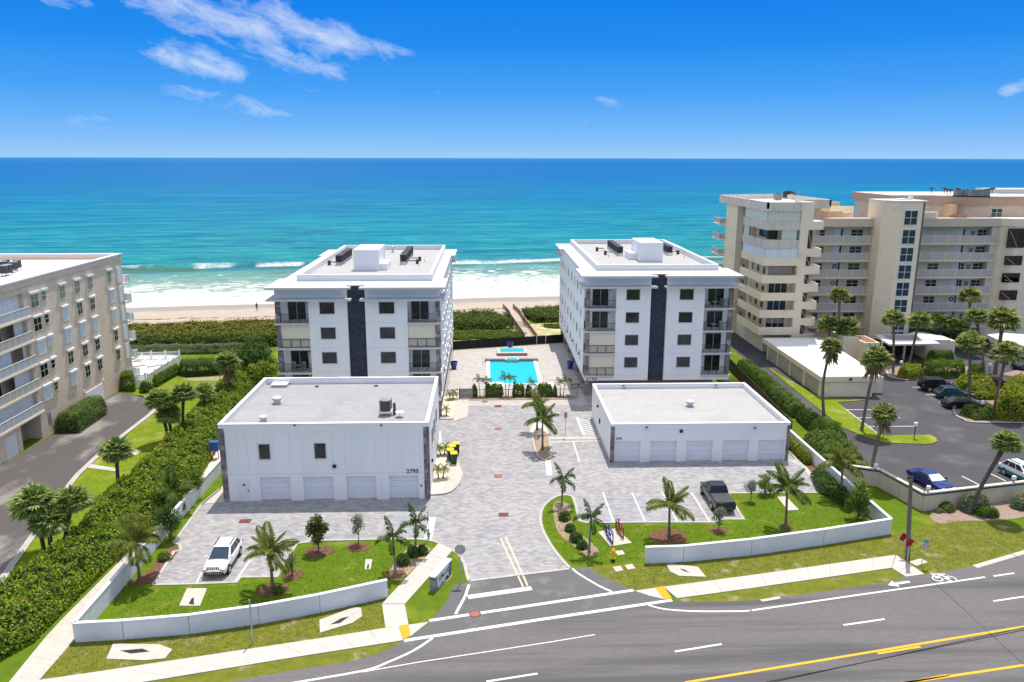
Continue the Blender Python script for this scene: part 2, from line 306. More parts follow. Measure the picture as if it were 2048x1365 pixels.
def densify(pts, n=4, closed=False):          # smooth a px polyline (Catmull-Rom)
    out = []; N = len(pts)
    for i in range(N if closed else N - 1):
        p = [pts[(i + k - 1) % N] if closed else pts[min(max(i + k - 1, 0), N - 1)] for k in range(4)]
        for j in range(n):
            t = j / n; out.append(tuple(.5 * ((2 * p[1][c]) + (p[2][c] - p[0][c]) * t + (2 * p[0][c] - 5 * p[1][c] + 4 * p[2][c] - p[3][c]) * t * t + (3 * p[1][c] - p[0][c] - 3 * p[2][c] + p[3][c]) * t ** 3) for c in (0, 1)))
    if not closed: out.append(pts[-1])
    return out
# land: one sheet of lawn reaching far behind the camera
sheet('lawn', [(-900, -700, 0), (900, -700, 0)] + [tuple(shp(980 - 0, -27, 0)), tuple(shp(-840, -27, 0))], 0, grass, thick=3)
# beach
sr = [(-28, -.02), (-20, -.5), (-10, -1.0), (0, -1.5), (8, -1.9), (30, -3)]
mb = MB(); aa = np.linspace(-700, 900, 81)
for i, a in enumerate(aa):
    for s, z in sr: q = shp(a, s + 1.2 * math.sin(a * .09) * (1 if s > -27 else 0) + .8 * math.sin(a * .23), z); mb.v.append((q.x, q.y, q.z))
for i in range(80):
    for j in range(5): k = i * 6 + j; mb.f.append((k, k + 6, k + 7, k + 1))
bsand = bpy.data.materials.new('beach'); bsand.use_nodes = True
def shore_nodes(mt):
    N = mt.node_tree.nodes; L = mt.node_tree.links; geo = N.new('ShaderNodeNewGeometry')
    mp = N.new('ShaderNodeMapping'); mp.vector_type = 'POINT'; mp.inputs['Rotation'].default_value[2] = -SA
    c, s = math.cos(-SA), math.sin(-SA); mp.inputs['Location'].default_value = (-(SH.x * c - SH.y * s), -(SH.x * s + SH.y * c), 0)
    L.new(geo.outputs['Position'], mp.inputs['Vector']); sx = N.new('ShaderNodeSeparateXYZ'); L.new(mp.outputs[0], sx.inputs[0])
    def mth(op, a, b=None, c_=None, cl=False):
        n = N.new('ShaderNodeMath'); n.operation = op; n.use_clamp = cl
        for i, v in enumerate((a, b, c_)):
            if v is None: continue
            if isinstance(v, (int, float)): n.inputs[i].default_value = v
            else: L.new(v, n.inputs[i])
        return n.outputs[0]
    def nz(scale, sx_=1, sy_=1, d=5, ro=.6, dist=0):
        m2 = N.new('ShaderNodeMapping'); m2.inputs['Scale'].default_value = (sx_, sy_, 1); L.new(mp.outputs[0], m2.inputs['Vector'])
        n = N.new('ShaderNodeTexNoise'); n.inputs['Scale'].default_value = scale; n.inputs['Detail'].default_value = d; n.inputs['Roughness'].default_value = ro; n.inputs['Distortion'].default_value = dist
        L.new(m2.outputs[0], n.inputs['Vector']); return n.outputs['Fac']
    def ss(v, a, b):
        r_ = N.new('ShaderNodeMapRange'); r_.interpolation_type = 'SMOOTHSTEP'; r_.inputs['From Min'].default_value = a; r_.inputs['From Max'].default_value = b
        if a > b: r_.inputs['From Min'].default_value = b; r_.inputs['From Max'].default_value = a; r_.inputs['To Min'].default_value = 1; r_.inputs['To Max'].default_value = 0
        L.new(v, r_.inputs['Value']); return r_.outputs[0]
    def mix(f, a, b):
        x = N.new('ShaderNodeMixRGB')
        if isinstance(f, (int, float)): x.inputs[0].default_value = f
        else: L.new(f, x.inputs[0])
        for k, v in ((1, a), (2, b)):
            if isinstance(v, tuple): x.inputs[k].default_value = (*v, 1)
            else: L.new(v, x.inputs[k])
        return x.outputs[0]
    return N, L, sx.outputs[0], sx.outputs[1], mth, nz, ss, mix
N, L, A_, S_, mth, nz, ss, mix = shore_nodes(bsand)
n1 = nz(.12, 1, 1); cur = mix(ss(nz(.5), .3, .7), (.46, .385, .305), (.40, .335, .265))
se = mth('ADD', S_, mth('MULTIPLY', mth('SUBTRACT', n1, .5), 6))
cur = mix(ss(se, -9, -5), cur, (.30, .26, .225))
wr = mth('ADD', S_, mth('MULTIPLY', mth('SUBTRACT', nz(.05, 1, 1, 3), .5), 14))
wm = mth('MULTIPLY', ss(mth('ABSOLUTE', mth('ADD', wr, 19.0)), .9, .3), ss(nz(1.2, 1, 1, 4), .42, .5))
cur = mix(wm, cur, (.14, .06, .045))
L.new(cur, N['Principled BSDF'].inputs['Base Color']); N['Principled BSDF'].inputs['Roughness'].default_value = .8; N['Principled BSDF'].inputs['Specular IOR Level'].default_value = .2
struct(mb.build('beach', bsand, smooth=True))
# ocean: near water is modelled with ridges of breaking waves, far water runs to the horizon
oc = bpy.data.materials.new('ocean'); oc.use_nodes = True
N, L, A_, S_, mth, nz, ss, mix = shore_nodes(oc); P_ = N['Principled BSDF']
cr = N.new('ShaderNodeValToRGB'); L.new(mth('DIVIDE', 200.0, mth('MAXIMUM', mth('ADD', S_, 185.0), 150.0)), cr.inputs[0])
E_ = cr.color_ramp.elements; E_[0].position = 0.0; E_[0].color = (*srgb(30, 112, 165), 1); E_[1].position = 1.0; E_[1].color = (*srgb(74, 138, 132), 1)  # farthest water lightened in its colour to stand in for horizon haze
for t, c in ((.04, (0, 92, 147)), (.16, (0, 99, 147)), (.32, (0, 116, 147)), (.52, (3, 130, 142)), (.72, (28, 135, 137)), (.86, (56, 135, 128))):
    e = E_.new(t); e.color = (*srgb(*c), 1)
cur = cr.outputs[0]
def streak(sc1, sy, lo, hi, colr, amt, near=None, far=None):
    global cur
    f = ss(nz(sc1, .22, sy, 5, .62, .3), lo, hi); f = mth('MULTIPLY', f, amt)
    if near: f = mth('MULTIPLY', f, ss(S_, *near))
    if far: f = mth('MULTIPLY', f, ss(S_, *far))
    cur = mix(f, cur, colr)
streak(.004, 1.6, .45, .7, srgb(0, 84, 150), .45, near=(200, 600)); streak(.05, 2.5, .5, .62, srgb(0, 70, 118), .6, far=(1500, 200)); streak(.012, 1.2, .48, .68, srgb(0, 90, 140), .3, near=(60, 250))
streak(.03, 1.3, .5, .7, srgb(40, 140, 152), .7, far=(900, 500)); streak(.10, 1.2, .48, .68, srgb(0, 80, 112), .75, far=(900, 200))
streak(.45, 1.1, .52, .70, srgb(90, 165, 165), .6, far=(420, 60)); streak(.9, 1.0, .5, .66, srgb(0, 92, 108), .6, far=(260, 60))
streak(.22, 1.6, .52, .64, srgb(0, 84, 104), .55, far=(600, 90)); streak(.16, 2.2, .56, .66, srgb(110, 188, 186), .4, far=(500, 60))
# sandy water, then foam
cur = mix(mth('MULTIPLY', ss(S_, 70, 18), .75), cur, srgb(150, 165, 140))
wv = mth('MULTIPLY', mth('MULTIPLY', ss(mth('ABSOLUTE', mth('SUBTRACT', mth('ADD', S_, mth('MULTIPLY', mth('SUBTRACT', nz(.02, 1, 0, 2), .5), 14)), 61)), 5, 1.5), ss(nz(.035, 1, 0, 2), .45, .52)), .7); cur = mix(wv, cur, srgb(70, 100, 78))
wob = mth('MULTIPLY', mth('SUBTRACT', nz(.03, 1, .6, 4), .5), 50); se = mth('ADD', mth('ADD', S_, wob), mth('MULTIPLY', ss(mth('ABSOLUTE', mth('SUBTRACT', A_, 88)), 22, 48), 16)) if False else mth('ADD', mth('ADD', S_, wob), mth('MULTIPLY', ss(mth('ABSOLUTE', mth('SUBTRACT', A_, 84)), 18, 50), -1)); se = mth('ADD', mth('ADD', S_, wob), mth('MULTIPLY', mth('SUBTRACT', 1, ss(mth('ABSOLUTE', mth('SUBTRACT', A_, 84)), 60, 20)), 12))
fo = ss(mth('SUBTRACT', nz(.32, .7, 1.5, 9, .68, 1.2), mth('MULTIPLY', ss(se, 12, 64), .21)), .36, .47)
fo = mth('MULTIPLY', fo, ss(se, 70, 56)); fo = mth('MAXIMUM', fo, mth('MULTIPLY', ss(S_, 4.5, 1.5), ss(nz(.5, 1, 1), .35, .5)))
crest = mth('MULTIPLY', ss(mth('ABSOLUTE', mth('SUBTRACT', mth('ADD', S_, mth('MULTIPLY', mth('SUBTRACT', nz(.02, 1, 0, 2), .5), 14)), 66)), 4, .8), ss(nz(.04, 1, .3, 3), .46, .56))
fo = mth('MAXIMUM', fo, mth('MULTIPLY', crest, ss(nz(.8, 1, 1, 6), .3, .5)))
wc = mth('MULTIPLY', ss(nz(.10, .6, 2.2, 7, .7), .70, .76), ss(S_, 320, 80)); fo = mth('MAXIMUM', fo, mth('MULTIPLY', wc, .7))
fo = mth('MULTIPLY', fo, mth('ADD', .50, mth('MULTIPLY', ss(nz(.55, .5, 1.6, 7, .7, .8), 0.38, .60), .50))); cur = mix(fo, cur, (.70, .71, .72))
L.new(cur, P_.inputs['Base Color']); L.new(mth('ADD', mth('MULTIPLY', fo, .5), .32), P_.inputs['Roughness']); P_.inputs['Specular IOR Level'].default_value = .12; P_.inputs['IOR'].default_value = 1.2
b = N.new('ShaderNodeBump'); b.inputs['Strength'].default_value = .8; b.inputs['Distance'].default_value = .8
L.new(mth('ADD', nz(.5, .5, 1.2, 6), mth('MULTIPLY', nz(.06, .4, 1.2, 4), 4)), b.inputs['Height']); L.new(b.outputs[0], P_.inputs['Normal'])
na, ns = 220, 90; av = np.linspace(-260, 420, na); sv = np.concatenate([np.linspace(-3, 110, ns - 10), np.linspace(116, 190, 10)])
def ridge(s, s0, wid, h): return h * math.exp(-((s - s0) / (wid if s < s0 else wid * 2.2)) ** 2)
vs = []
for a in av:
    j = 4 * math.sin(a * .021) + 3 * math.sin(a * .057 + 1); k1 = .5 + .5 * math.sin(a * .018 + 2.2)
    for s in sv:
        z = -1.52 + ridge(s, 66 + j, 2.2, .25 + .9 * k1) + ridge(s, 46 + j * .7, 2.5, .45) + ridge(s, 96 - j, 5, .5) + ridge(s, 28, 2, .25) + (.12 * math.sin(s * .5 + a * .05) if s > 10 else 0)
        if s > 175: z = -1.52
        q = shp(a, s, z); vs.append(tuple(q))
mb = MB(); mb.v = vs
for i in range(na - 1):
    for j in range(len(sv) - 1): k = i * len(sv) + j; mb.f.append((k, k + len(sv), k + len(sv) + 1, k + 1))
far = [shp(-40000, 190, -1.52), shp(40000, 190, -1.52), shp(50000, 62000, -1.52), shp(-50000, 62000, -1.52), shp(-4000, -3, -1.56), shp(-260, -3, -1.56), shp(-260, 190, -1.56), shp(-4000, 190, -1.56), shp(420, -3, -1.56), shp(4000, -3, -1.56), shp(4000, 190, -1.56), shp(420, 190, -1.56)]
mb.add(far, [(0, 1, 2, 3), (4, 5, 6, 7), (8, 9, 10, 11)])
struct(mb.build('ocean', oc, smooth=True))
# ---------------------------------------------------------------- driveways, lots, courtyard
sheet('driveway', [(0, 1166), (30, 1118), (66, 1073), (105, 1016), (143, 966), (170, 937), (199, 910), (247, 871), (313, 818), (302, 803), (285, 792), (240, 786), (-50.0, 102.5, 0), (-50.0, 62, 0), (-90, 40, 0), (-90, 5, 0), G(0, 1166) + Vector((-14, -22, 0))], .004, asphL)
strip('kerb', densify([(-20, 1196), (0, 1166), (66, 1073), (143, 966), (170, 937), (199, 910), (247, 871), (314, 817), (302, 803)], 3), .55, .09, concg)['kind'] = 'structure'
sheet('left_lawn', [(3, 1168), (68, 1077), (146, 968), (172, 940), (200, 913), (250, 873), (318, 818), (304, 801), (270, 790), (270, 775), (300, 770), (360, 735), (500, 735), (560, 700), (560, 760), (430, 860), (350, 980), (230, 1110), (0, 1300)], .004, grassL)
lotp = [(1450, 690), (1460, 692), (1500, 733), (1574, 812), (1630, 850), (1688, 897), (1715, 920), (1690, 931), (1761, 939), (1851, 988), (2048, 964)]
lot = sheet('parking_lot', [tuple(G(*p)) if i < 7 else tuple(G(*p, 1.8)) for i, p in enumerate(lotp)] + [(120, 84, 0), (120, 135, 0), (66, 140, 0), (44.9, 140, 0), (44.9, 152, 0), (37.6, 150, 0)], .004, asphR)
paverpts = [(307, 1170), (348, 1103), (362, 1101), (360, 1090), (348, 1086), (402, 1011), (441, 978), (-24.0, 70.5, 0), (-24.9, 75, 0), (-24.9, 127, 0), (-5.6, 129.6, 0), (907, 700), (1126, 686), (14.2, 136, 0), (32.3, 136, 0), (32.3, 92, 0), (32.6, 76, 0), (1605, 935), (1646, 985), (1600, 985), (1456, 987), (1469, 1010), (1487, 1038), (1446, 1038),
            (1426, 1045), (1300, 1045), (1172, 1046), (1158, 1042), (1153, 1017), (1146, 996), (1135, 991), (1115, 993), (1095, 1005), (1084, 1020), (1081, 1040), (1087, 1064), (1107, 1099), (1135, 1132), (1143, 1138), (938, 1163), (934, 1150), (929, 1128), (918, 1110), (906, 1101), (878, 1087), (867, 1083), (841, 1079), (760, 1079), (635, 1082), (594, 1088), (573, 1118), (554, 1154), (480, 1155), (473, 1165), (400, 1168)]
court = sheet('paver_courtyard', paverpts, .008, paver)
sheet('pool_deck', [(-5.3, 95.5, 0), (13.0, 95.5, 0), (1126, 686), (907, 700), (-5.4, 129.6, 0)], .012, paverw)
for nm, pts in (('kerb', [(307, 1171), (348, 1104), (362, 1101), (360, 1090), (348, 1086), (402, 1011), (441, 978)]), ('kerb', [(307, 1170), (400, 1168), (473, 1165), (480, 1155), (554, 1154), (573, 1118), (594, 1088), (635, 1082), (760, 1079), (841, 1079), (867, 1083), (878, 1087)]),
                ('kerb', [(906, 1101), (918, 1110), (929, 1128), (934, 1150), (938, 1163)]), ('kerb', [(1646, 986), (1600, 986), (1456, 987), (1469, 1010), (1487, 1039), (1446, 1039), (1426, 1045), (1300, 1045), (1172, 1046), (1158, 1042), (1153, 1017)]),
                ('kerb', densify([(1153, 1017), (1146, 996), (1135, 991), (1115, 993), (1095, 1005), (1084, 1020), (1081, 1040), (1087, 1064), (1107, 1099), (1135, 1132), (1143, 1138)], 3)), ('kerb', [(938, 1163), (1143, 1138)]), ('kerb', [(1646, 985), (1605, 935), (1580, 903)])):
    struct(strip(nm, pts, .26, .05 if nm != 'x' else .02, concg))
# ---------------------------------------------------------------- road
roadpts = [(150, 1400), (453, 1365), (600, 1339), (693, 1325), (744, 1313), (787, 1295), (806, 1282), (822, 1273), (845, 1258), (858, 1245), (883, 1219), (897, 1195), (905, 1171), (932, 1167), (938, 1163), (1143, 1138), (1152, 1137), (1175, 1135), (1209, 1154), (1267, 1181), (1299, 1193), (1334, 1200), (1366, 1204), (1454, 1204), (1520, 1200), (1653, 1183), (1772, 1166), (1812, 1155), (1854, 1150), (1909, 1140), (1950, 1132), (2045, 1104)]
road = sheet('road', [(-300, -35, 0), (-300, -4, 0)] + roadpts + [(320, 108, 0), (320, 75, 0)], .008, asph)
sheet('road_apron', [(744, 1313), (787, 1295), (806, 1282), (822, 1273), (845, 1258), (858, 1245), (883, 1219), (897, 1195), (905, 1171), (932, 1167), (938, 1163), (1143, 1138), (1152, 1137), (1175, 1135), (1209, 1154), (1267, 1181), (1299, 1193), (1334, 1200), (1300, 1212), (1160, 1232), (1000, 1252), (865, 1277), (827, 1302)], .012, asph2)
Z = .018
mk = lambda nm, pts, wd, mt=paintw, z=Z: strip(nm, pts, wd, z, mt, road, thick=.004)
mk('edge_line', [(1500, 1222), (1735, 1188), (1970, 1155)], .17); mk('edge_line', densify([(1297, 1211), (1329, 1219), (1384, 1223), (1440, 1223.5), (1488, 1223), (1503, 1221)], 3), .16)
mk('crossing_line', [(859, 1242), (1267, 1181)], .30); mk('crossing_line', [(808, 1282), (1080, 1240), (1344, 1201)], .30)
mk('edge_line', densify([(865, 1277), (827, 1302), (774, 1326), (728, 1342), (590, 1366), (480, 1384)], 3), .18)
mk('faded_line', [(723, 1345), (838, 1325), (1100, 1285), (1190, 1270)], .08, paintw)
for a, b in (((973, 1364), (1075, 1348)), ((1350, 1304), (1443, 1289)), ((1687, 1251), (1769, 1239)), ((1987, 1203), (2062, 1192)), ((1987, 1153), (2028, 1147))): mk('lane_dash', [a, b], .16)
mk('stop_bar', [(936, 1195), (1063, 1177)], .52); mk('centre_line', [(1001, 1077), (1046, 1174)], .13, paintf); mk('centre_line', [(1012, 1076), (1055, 1172)], .13, paintf)
mk('edge_line', [(938, 1170), (931, 1192), (911, 1229)], .2); mk('edge_line', densify([(1145, 1138), (1160, 1150), (1199, 1173), (1224, 1184)], 3), .18)
mk('yellow_line', [(1370, 1366), (1500, 1345), (2090, 1247)], .20, painty); mk('yellow_line', [(1700, 1384), (1813, 1366), (2090, 1325)], .20, painty)
mk('yellow_line', [(1755, 1308), (1841, 1294)], .18, painty); mk('yellow_line', [(1790, 1370), (1897, 1351)], .18, painty)
mk('gutter', [(1950, 1134), (2045, 1106), (2120, 1080)], .45, concp)
mk('seam', [(1860, 1158), (2048, 1330)], .05, asphR)
ar = MB(); a0, a1 = G(1776, 1171, 0), G(1819, 1164, 0); d = (a1 - a0).normalized(); n_ = Vector((-d.y, d.x, 0)); Lr = (a1 - a0).length
ar.prism([a0, a0 + d * .7 + n_ * .42, a0 + d * .7 + n_ * .12, a1 + n_ * .12, a1 - n_ * .12, a0 + d * .7 - n_ * .12, a0 + d * .7 - n_ * .42], Z - .004, Z); ar.build('bike_lane_arrow', paintw, road)
bk = MB(); c1, c2 = G(1875, 1158), G(1902, 1158)                                     # bicycle symbol
def ring(c, r1, r2, n=18):
    for k in range(n):
        t0, t1 = 2 * math.pi * k / n, 2 * math.pi * (k + 1) / n; p = lambda r_, t: (c.x + r_ * math.cos(t), c.y + r_ * math.sin(t), 0)
        bk.prism([p(r1, t0), p(r2, t0), p(r2, t1), p(r1, t1)], Z - .004, Z)
up_ = Vector((-.1, 1, 0)); ring(c1, .31, .40); ring(c2, .31, .40); cm = (c1 + c2) / 2 + up_ * .55
for p, q in ((c1, cm), (cm, c2), (c1 + up_ * .65, c2 + up_ * .65), (c1, c1 + up_ * .8), (c2, (c1 + c2) / 2 - up_ * .1 * 0)):
    d = (q - p).normalized(); n_ = Vector((-d.y, d.x, 0)) * .06; bk.prism([p - n_, q - n_, q + n_, p + n_], Z, Z + .003)
bk.build('bicycle_symbol', paintw, road)
# courtyard markings (children of the courtyard)
ck = lambda nm, pts, wd, mt=paintw: strip(nm, pts, wd, .018, mt, court, thick=.004)
for a, b in (((1206, 986), (1227, 1043)), ((1264, 986), (1290, 1043)), ((1325, 986), (1354, 1042)), ((1383, 986), (1419, 1043)), ((1146, 882), (1159, 925)), ((393, 1166), (403, 1146)), ((515, 1100), (470, 1164))): ck('bay_line', [a, b], .13)
ck('stop_bar', [(865, 1036), (856, 1078)], .62); ck('stop_bar', [(1096, 922), (1099, 951)], .55); ck('stop_bar', [(877, 864), (879, 885)], .5)
ck('kerb_band', [(1098, 877), (1200, 876)], .7, concp); ck('bay_line', [(1100, 885), (1204, 882)], .12)
ck('blue_line', [(1152, 835), (1166, 871)], .16, paintb); ck('bay_line', [(1155, 835), (1169, 871)], .14)
for i in range(7):
    y = 838 + i * 4.6; ck('hatch_line', [(1157 + i * 1.9, y), (1184 + i * 2.4, y + 7)], .12)
for a, b in (((1688, 820), (1743, 820)), ((1712, 836), (1800, 836)), ((1736, 853.5), (1828, 853)), ((1689, 820), (1755, 869)), ((1924, 953), (1958, 970)), ((1977, 946), (2012, 963)), ((1825, 775), (1843, 775)), ((1851, 790), (1880, 790)), ((1878, 805), (1884, 805))): strip('bay_line', [a, b], .13, .012, paintw, lot, thick=.004)
strip('arrow', [(1654, 863), (1666, 869)], .5, .012, paintw, lot, thick=.004)
# ---------------------------------------------------------------- sidewalks, slab by slab
walk = struct(thing('sidewalk', None, None))
def slabs(A, B_, n, name='slab', mt=conc, z=.05, par=None, gap=.016):
    """A, B_: two px polylines (same count) bounding the walk; cut into n slabs"""
    def along(P, t):
        P = [G(*p) for p in P]; Ls = [(P[i + 1] - P[i]).length for i in range(len(P) - 1)]; d = t * sum(Ls)
        for i, l in enumerate(Ls):
            if d <= l or i == len(Ls) - 1: return P[i].lerp(P[i + 1], d / l)
            d -= l
    for k in range(n):
        t0, t1 = k / n, (k + 1) / n; a0, a1, b0, b1 = along(A, t0), along(A, t1), along(B_, t0), along(B_, t1)
        e = gap / max(.1, (a1 - a0).length) / 2; q = [a0.lerp(a1, e), a1.lerp(a0, e), b1.lerp(b0, e), b0.lerp(b1, e)]
        zz = z + rnd.uniform(-.004, .004); MB().prism(q, zz - .1, zz).build(name, mt, par or walk)
slabs([(120, 1392), (290, 1365), (600, 1314), (806, 1282)], [(-40, 1378), (140, 1353), (640, 1278), (798, 1253)], 13)
MB().prism([G(817, 1251), G(858, 1245), G(841, 1258), G(821, 1274)], -.05, .045).build('slab', conc, walk)
slabs([(764, 1209), (878, 1087)], [(810, 1209), (906, 1101)], 5); MB().prism([G(764, 1210), G(809.5, 1210), G(817, 1250), G(771, 1257)], -.05, .05).build('slab', conc, walk)
tz = MB().prism([G(798, 1253), G(817, 1250.5), G(821, 1274), G(806, 1281)], 0, .066).build('tactile_paving', tact, walk)
slabs([(1354, 1198), (1500, 1178), (1783, 1137)], [(1327, 1175), (1500, 1152), (1791, 1111)], 10); slabs([(1783.5, 1137), (1812, 1155)], [(1792, 1111), (1849, 1150)], 2)
MB().prism([G(1269, 1183), G(1310, 1177), G(1328, 1199.5), G(1299, 1193)], -.05, .045).build('slab', conc, walk)
MB().prism([G(1310, 1177), G(1327, 1174.5), G(1344, 1199), G(1328, 1200)], 0, .066).build('tactile_paving', tact, walk)
slabs([(-10, 1400), (104, 1260), (244, 1119), (330, 1028)], [(45, 1400), (145, 1285), (268, 1132), (338, 1060)], 12, mt=concp, z=.045)
sheet('sand_path', [(330, 1028), (400, 945), (437, 885), (-26.6, 84, 0), (-27.0, 73, 0), (338, 1060)], .012, sandm)
sheet('garage_side_walk', [(441, 978), (402, 1011), (415, 1008), (450, 1006), (-24.3, 82, 0), (-25.2, 82, 0)], .05, concp)
sheet('garage_side_walk', [(31.75, 76, 0), (33.1, 76.2, 0), (1655, 985), (1646, 985), (1605, 935)], .03, concp)
sheet('verge', [(-700, -200, 0), (75, 1355), (147, 1284), (380, 1271), (640, 1227), (778, 1196), (764, 1209), (771, 1257), (640, 1278), (140, 1353), (-40, 1378)], .004, verge)
sheet('verge', [(150, 1390), (290, 1366), (600, 1315), (806, 1283), (787, 1295), (744, 1313), (693, 1325), (600, 1339), (453, 1365), (300, 1392)], .004, verge)
sheet('verge', [(1269, 1181), (1209, 1154), (1175, 1135), (1250, 1128), (1290, 1128), (1364, 1127), (1500, 1112), (1781, 1070), (1900, 1040), (1990, 1050), (2048, 1052), (2048, 1103), (1950, 1132), (1849, 1150), (1791, 1111), (1500, 1150)], .004, verge)
sheet('verge', [(1344, 1201), (1500, 1179), (1783, 1138), (1812, 1155), (1772, 1166), (1653, 1183), (1520, 1200), (1454, 1204), (1366, 1204)], .0045, verge)
sheet('garden_lawn', [(1143, 1140), (1135, 1132), (1107, 1099), (1087, 1064), (1081, 1040), (1084, 1020), (1095, 1005), (1115, 993), (1135, 991), (1146, 996), (1158, 1042), (1300, 1046), (1446, 1039), (1487, 1039), (1456, 987), (1646, 986), (1700, 990), (1770, 1062), (1500, 1108), (1364, 1122), (1288, 1123), (1250, 1127), (1175, 1134)], .002, grassR)
sheet('garden_lawn', [(307, 1172), (400, 1169), (473, 1166), (480, 1156), (554, 1155), (573, 1119), (594, 1089), (760, 1080), (867, 1084), (876, 1088), (764, 1207), (640, 1222), (380, 1265), (165, 1274), (165, 1245), (350, 1040), (430, 930), (441, 980), (402, 1012), (360, 1092)], .002, grassR)
# planting beds
for nm, pts, mt, z in (('mulch_bed', densify([(256, 1172), (300, 1165), (350, 1112), (359, 1098), (352, 1092), (335, 1098), (300, 1140), (270, 1158)], 3, True), mulch, .02), ('mulch_bed', densify([(1107, 1008), (1125, 1004), (1142, 1012), (1140, 1030), (1152, 1060), (1195, 1098), (1190, 1112), (1170, 1110), (1145, 1090), (1118, 1068), (1108, 1040)], 3, True), mulchp, .02),
                       ('mulch_bed', densify([(780, 1140), (812, 1100), (840, 1090), (856, 1094), (858, 1105), (818, 1148), (795, 1160), (778, 1158)], 3, True), mulchp, .02), ('mulch_bed', [(866, 1180), (906, 1143), (902, 1156), (872, 1183)], mulchp, .02),
                       ('mulch_bed', [(873, 885), (896, 892), (894, 918), (898, 930), (886, 988), (857, 990)], sandm, .03), ('mulch_bed', [(880, 838), (908, 837), (915, 793), (888, 793)], sandm, .03),
                       ('mulch_bed', densify([(1067, 874), (1098, 874), (1101, 900), (1101, 916), (1088, 920), (1074, 911), (1068, 890)], 3, True), mulchp, .05), ('mulch_bed', densify([(1060, 861), (1068, 848), (1090, 850), (1096, 866), (1093, 872), (1066, 872)], 3, True), sandm, .05),
                       ('mulch_bed', [(1578, 866), (1590, 880), (1648, 950), (1700, 985), (1740, 1010), (1765, 1045), (1740, 1040), (1690, 1010), (1650, 984), (1605, 932), (1579, 898)], mulch, .02),
                       ('mulch_bed', densify([(1860, 1030), (1900, 1015), (2060, 998), (2060, 1030), (1990, 1042), (1930, 1042), (1880, 1048)], 3, True), mulchr, .02), ('mulch_bed', [(938, 801), (1150, 799), (1150, 792), (940, 793)], mulchp, .06),
                       ('grass_island', [(1534, 735), (1641, 797), (1743, 800), (1675, 806), (1755, 869), (1768, 872), (1860, 871), (1871, 876), (1875, 883), (1866, 888), (1851, 890), (1765, 886), (1722, 872), (1682, 855), (1645, 825), (1617, 803)], grassL, .08),
                       ('planting_island', [(1906, 820), (1912, 832), (1927, 840), (1949, 846), (2060, 847), (2060, 735), (2000, 750), (1940, 756), (1905, 772), (1945, 788), (1985, 812), (1960, 816)], mulchr, .09), ('planting_island', densify([(1774, 745), (1779, 755), (1811, 761), (1843, 759), (1905, 757), (1940, 750), (1935, 735), (1850, 728), (1795, 735)], 2, True), mulchr, .09),
                       ('concrete_walk', [(893, 915), (916, 921), (926, 950), (916, 975), (888, 988), (896, 925)], concp, .055), ('concrete_walk', [(915, 793), (938, 793), (935, 834), (910, 843), (903, 838)], concp, .055)):
    sheet(nm, pts, z, mt)
for pts in ([(1906, 818), (1912, 832), (1927, 840), (1949, 846), (2060, 847)], [(1773, 742), (1779, 755), (1811, 761), (1843, 759)], [(1072, 866), (1066, 880), (1074, 911), (1088, 921), (1101, 916), (1101, 900), (1098, 874)], [(857, 991), (886, 989), (905, 982), (920, 965)], [(880, 839), (902, 839), (908, 836)], [(1690, 820), (1755, 869)]): struct(strip('kerb', densify(pts, 3), .22, .12, concg))
strip('kerb', [(938, 801), (1150, 799)], .2, .1, concg)['kind'] = 'structure'
for c, r_ in (((546, 1180), 1.2), ((1338, 1073), 1.7), ((1571, 1056), .7), ((1437, 1062), .8), ((716, 1095), 1.0), ((639, 1104), 1.2), ((586, 1150), .9), ((791, 1150), .9)):
    q = G(*c); sheet('mulch_bed', [(q.x + r_ * math.cos(t) * rnd.uniform(.85, 1.1), q.y + r_ * .8 * math.sin(t), 0) for t in np.linspace(0, 2 * math.pi, 15)[:-1]], .025, mulch)
# flat concrete pads, each with its dark drain mouth or lid
PADS = []
def pad(lbl, pts, hole=None, group=None):
    PADS.append([tuple(G(*p)[:2]) for p in pts])
    t = thing('concrete_pad', lbl, 'pad', G(*pts[0]), 0, group)
    MB().prism([G(*p) for p in pts], 0, .05).build('slab', concp, t)
    if hole: sheet('drain_mouth', hole, .056, blackm, t, thick=.01)
pad('cream concrete drain pad inside the left white wall, below the white car', [(374, 1178), (414, 1178), (400, 1213), (358, 1213)], [(377, 1210), (383, 1199), (388, 1196), (388, 1211)])
pad('long pale drain pad on the verge outside the left wall, nearer the corner', [(226, 1289), (318, 1290), (345, 1300), (330, 1318), (290, 1322), (213, 1319)], [(240, 1303), (285, 1299), (300, 1305), (262, 1309)])
pad('six-sided pale drain pad on the verge near the end of the left wall', [(639, 1241), (708, 1216), (722, 1217), (724, 1234), (705, 1247), (640, 1267)], [(660, 1251), (683, 1238), (699, 1234), (680, 1248)])
pad('six-sided pale drain pad on the verge before the right white wall', [(1333, 1131), (1341, 1129), (1396, 1135), (1412, 1155), (1358, 1153), (1340, 1144)], [(1359, 1139), (1370, 1141), (1380, 1148), (1366, 1143)])
pad('narrow cream concrete pad in the right lawn beside the coconut palm', [(1554, 995), (1572, 994), (1598, 1021), (1576, 1022)]); pad('tiny cream concrete lid in the left garden lawn', [(731, 1120), (745, 1120), (741, 1140), (729, 1140)], [(733, 1139), (736, 1129), (738, 1130), (738, 1139)])
pad('square pale utility lid right of the yellow hydrant', [(1231, 1103), (1245, 1102), (1250, 1110), (1235, 1112)]); pad('square pale utility lid on the verge below the hydrant, left of its pair', [(1225, 1135), (1241, 1133), (1247, 1142), (1232, 1145)]); pad('square pale utility lid on the verge below the hydrant, right of its pair', [(1249, 1132), (1264, 1129), (1271, 1138), (1256, 1141)])
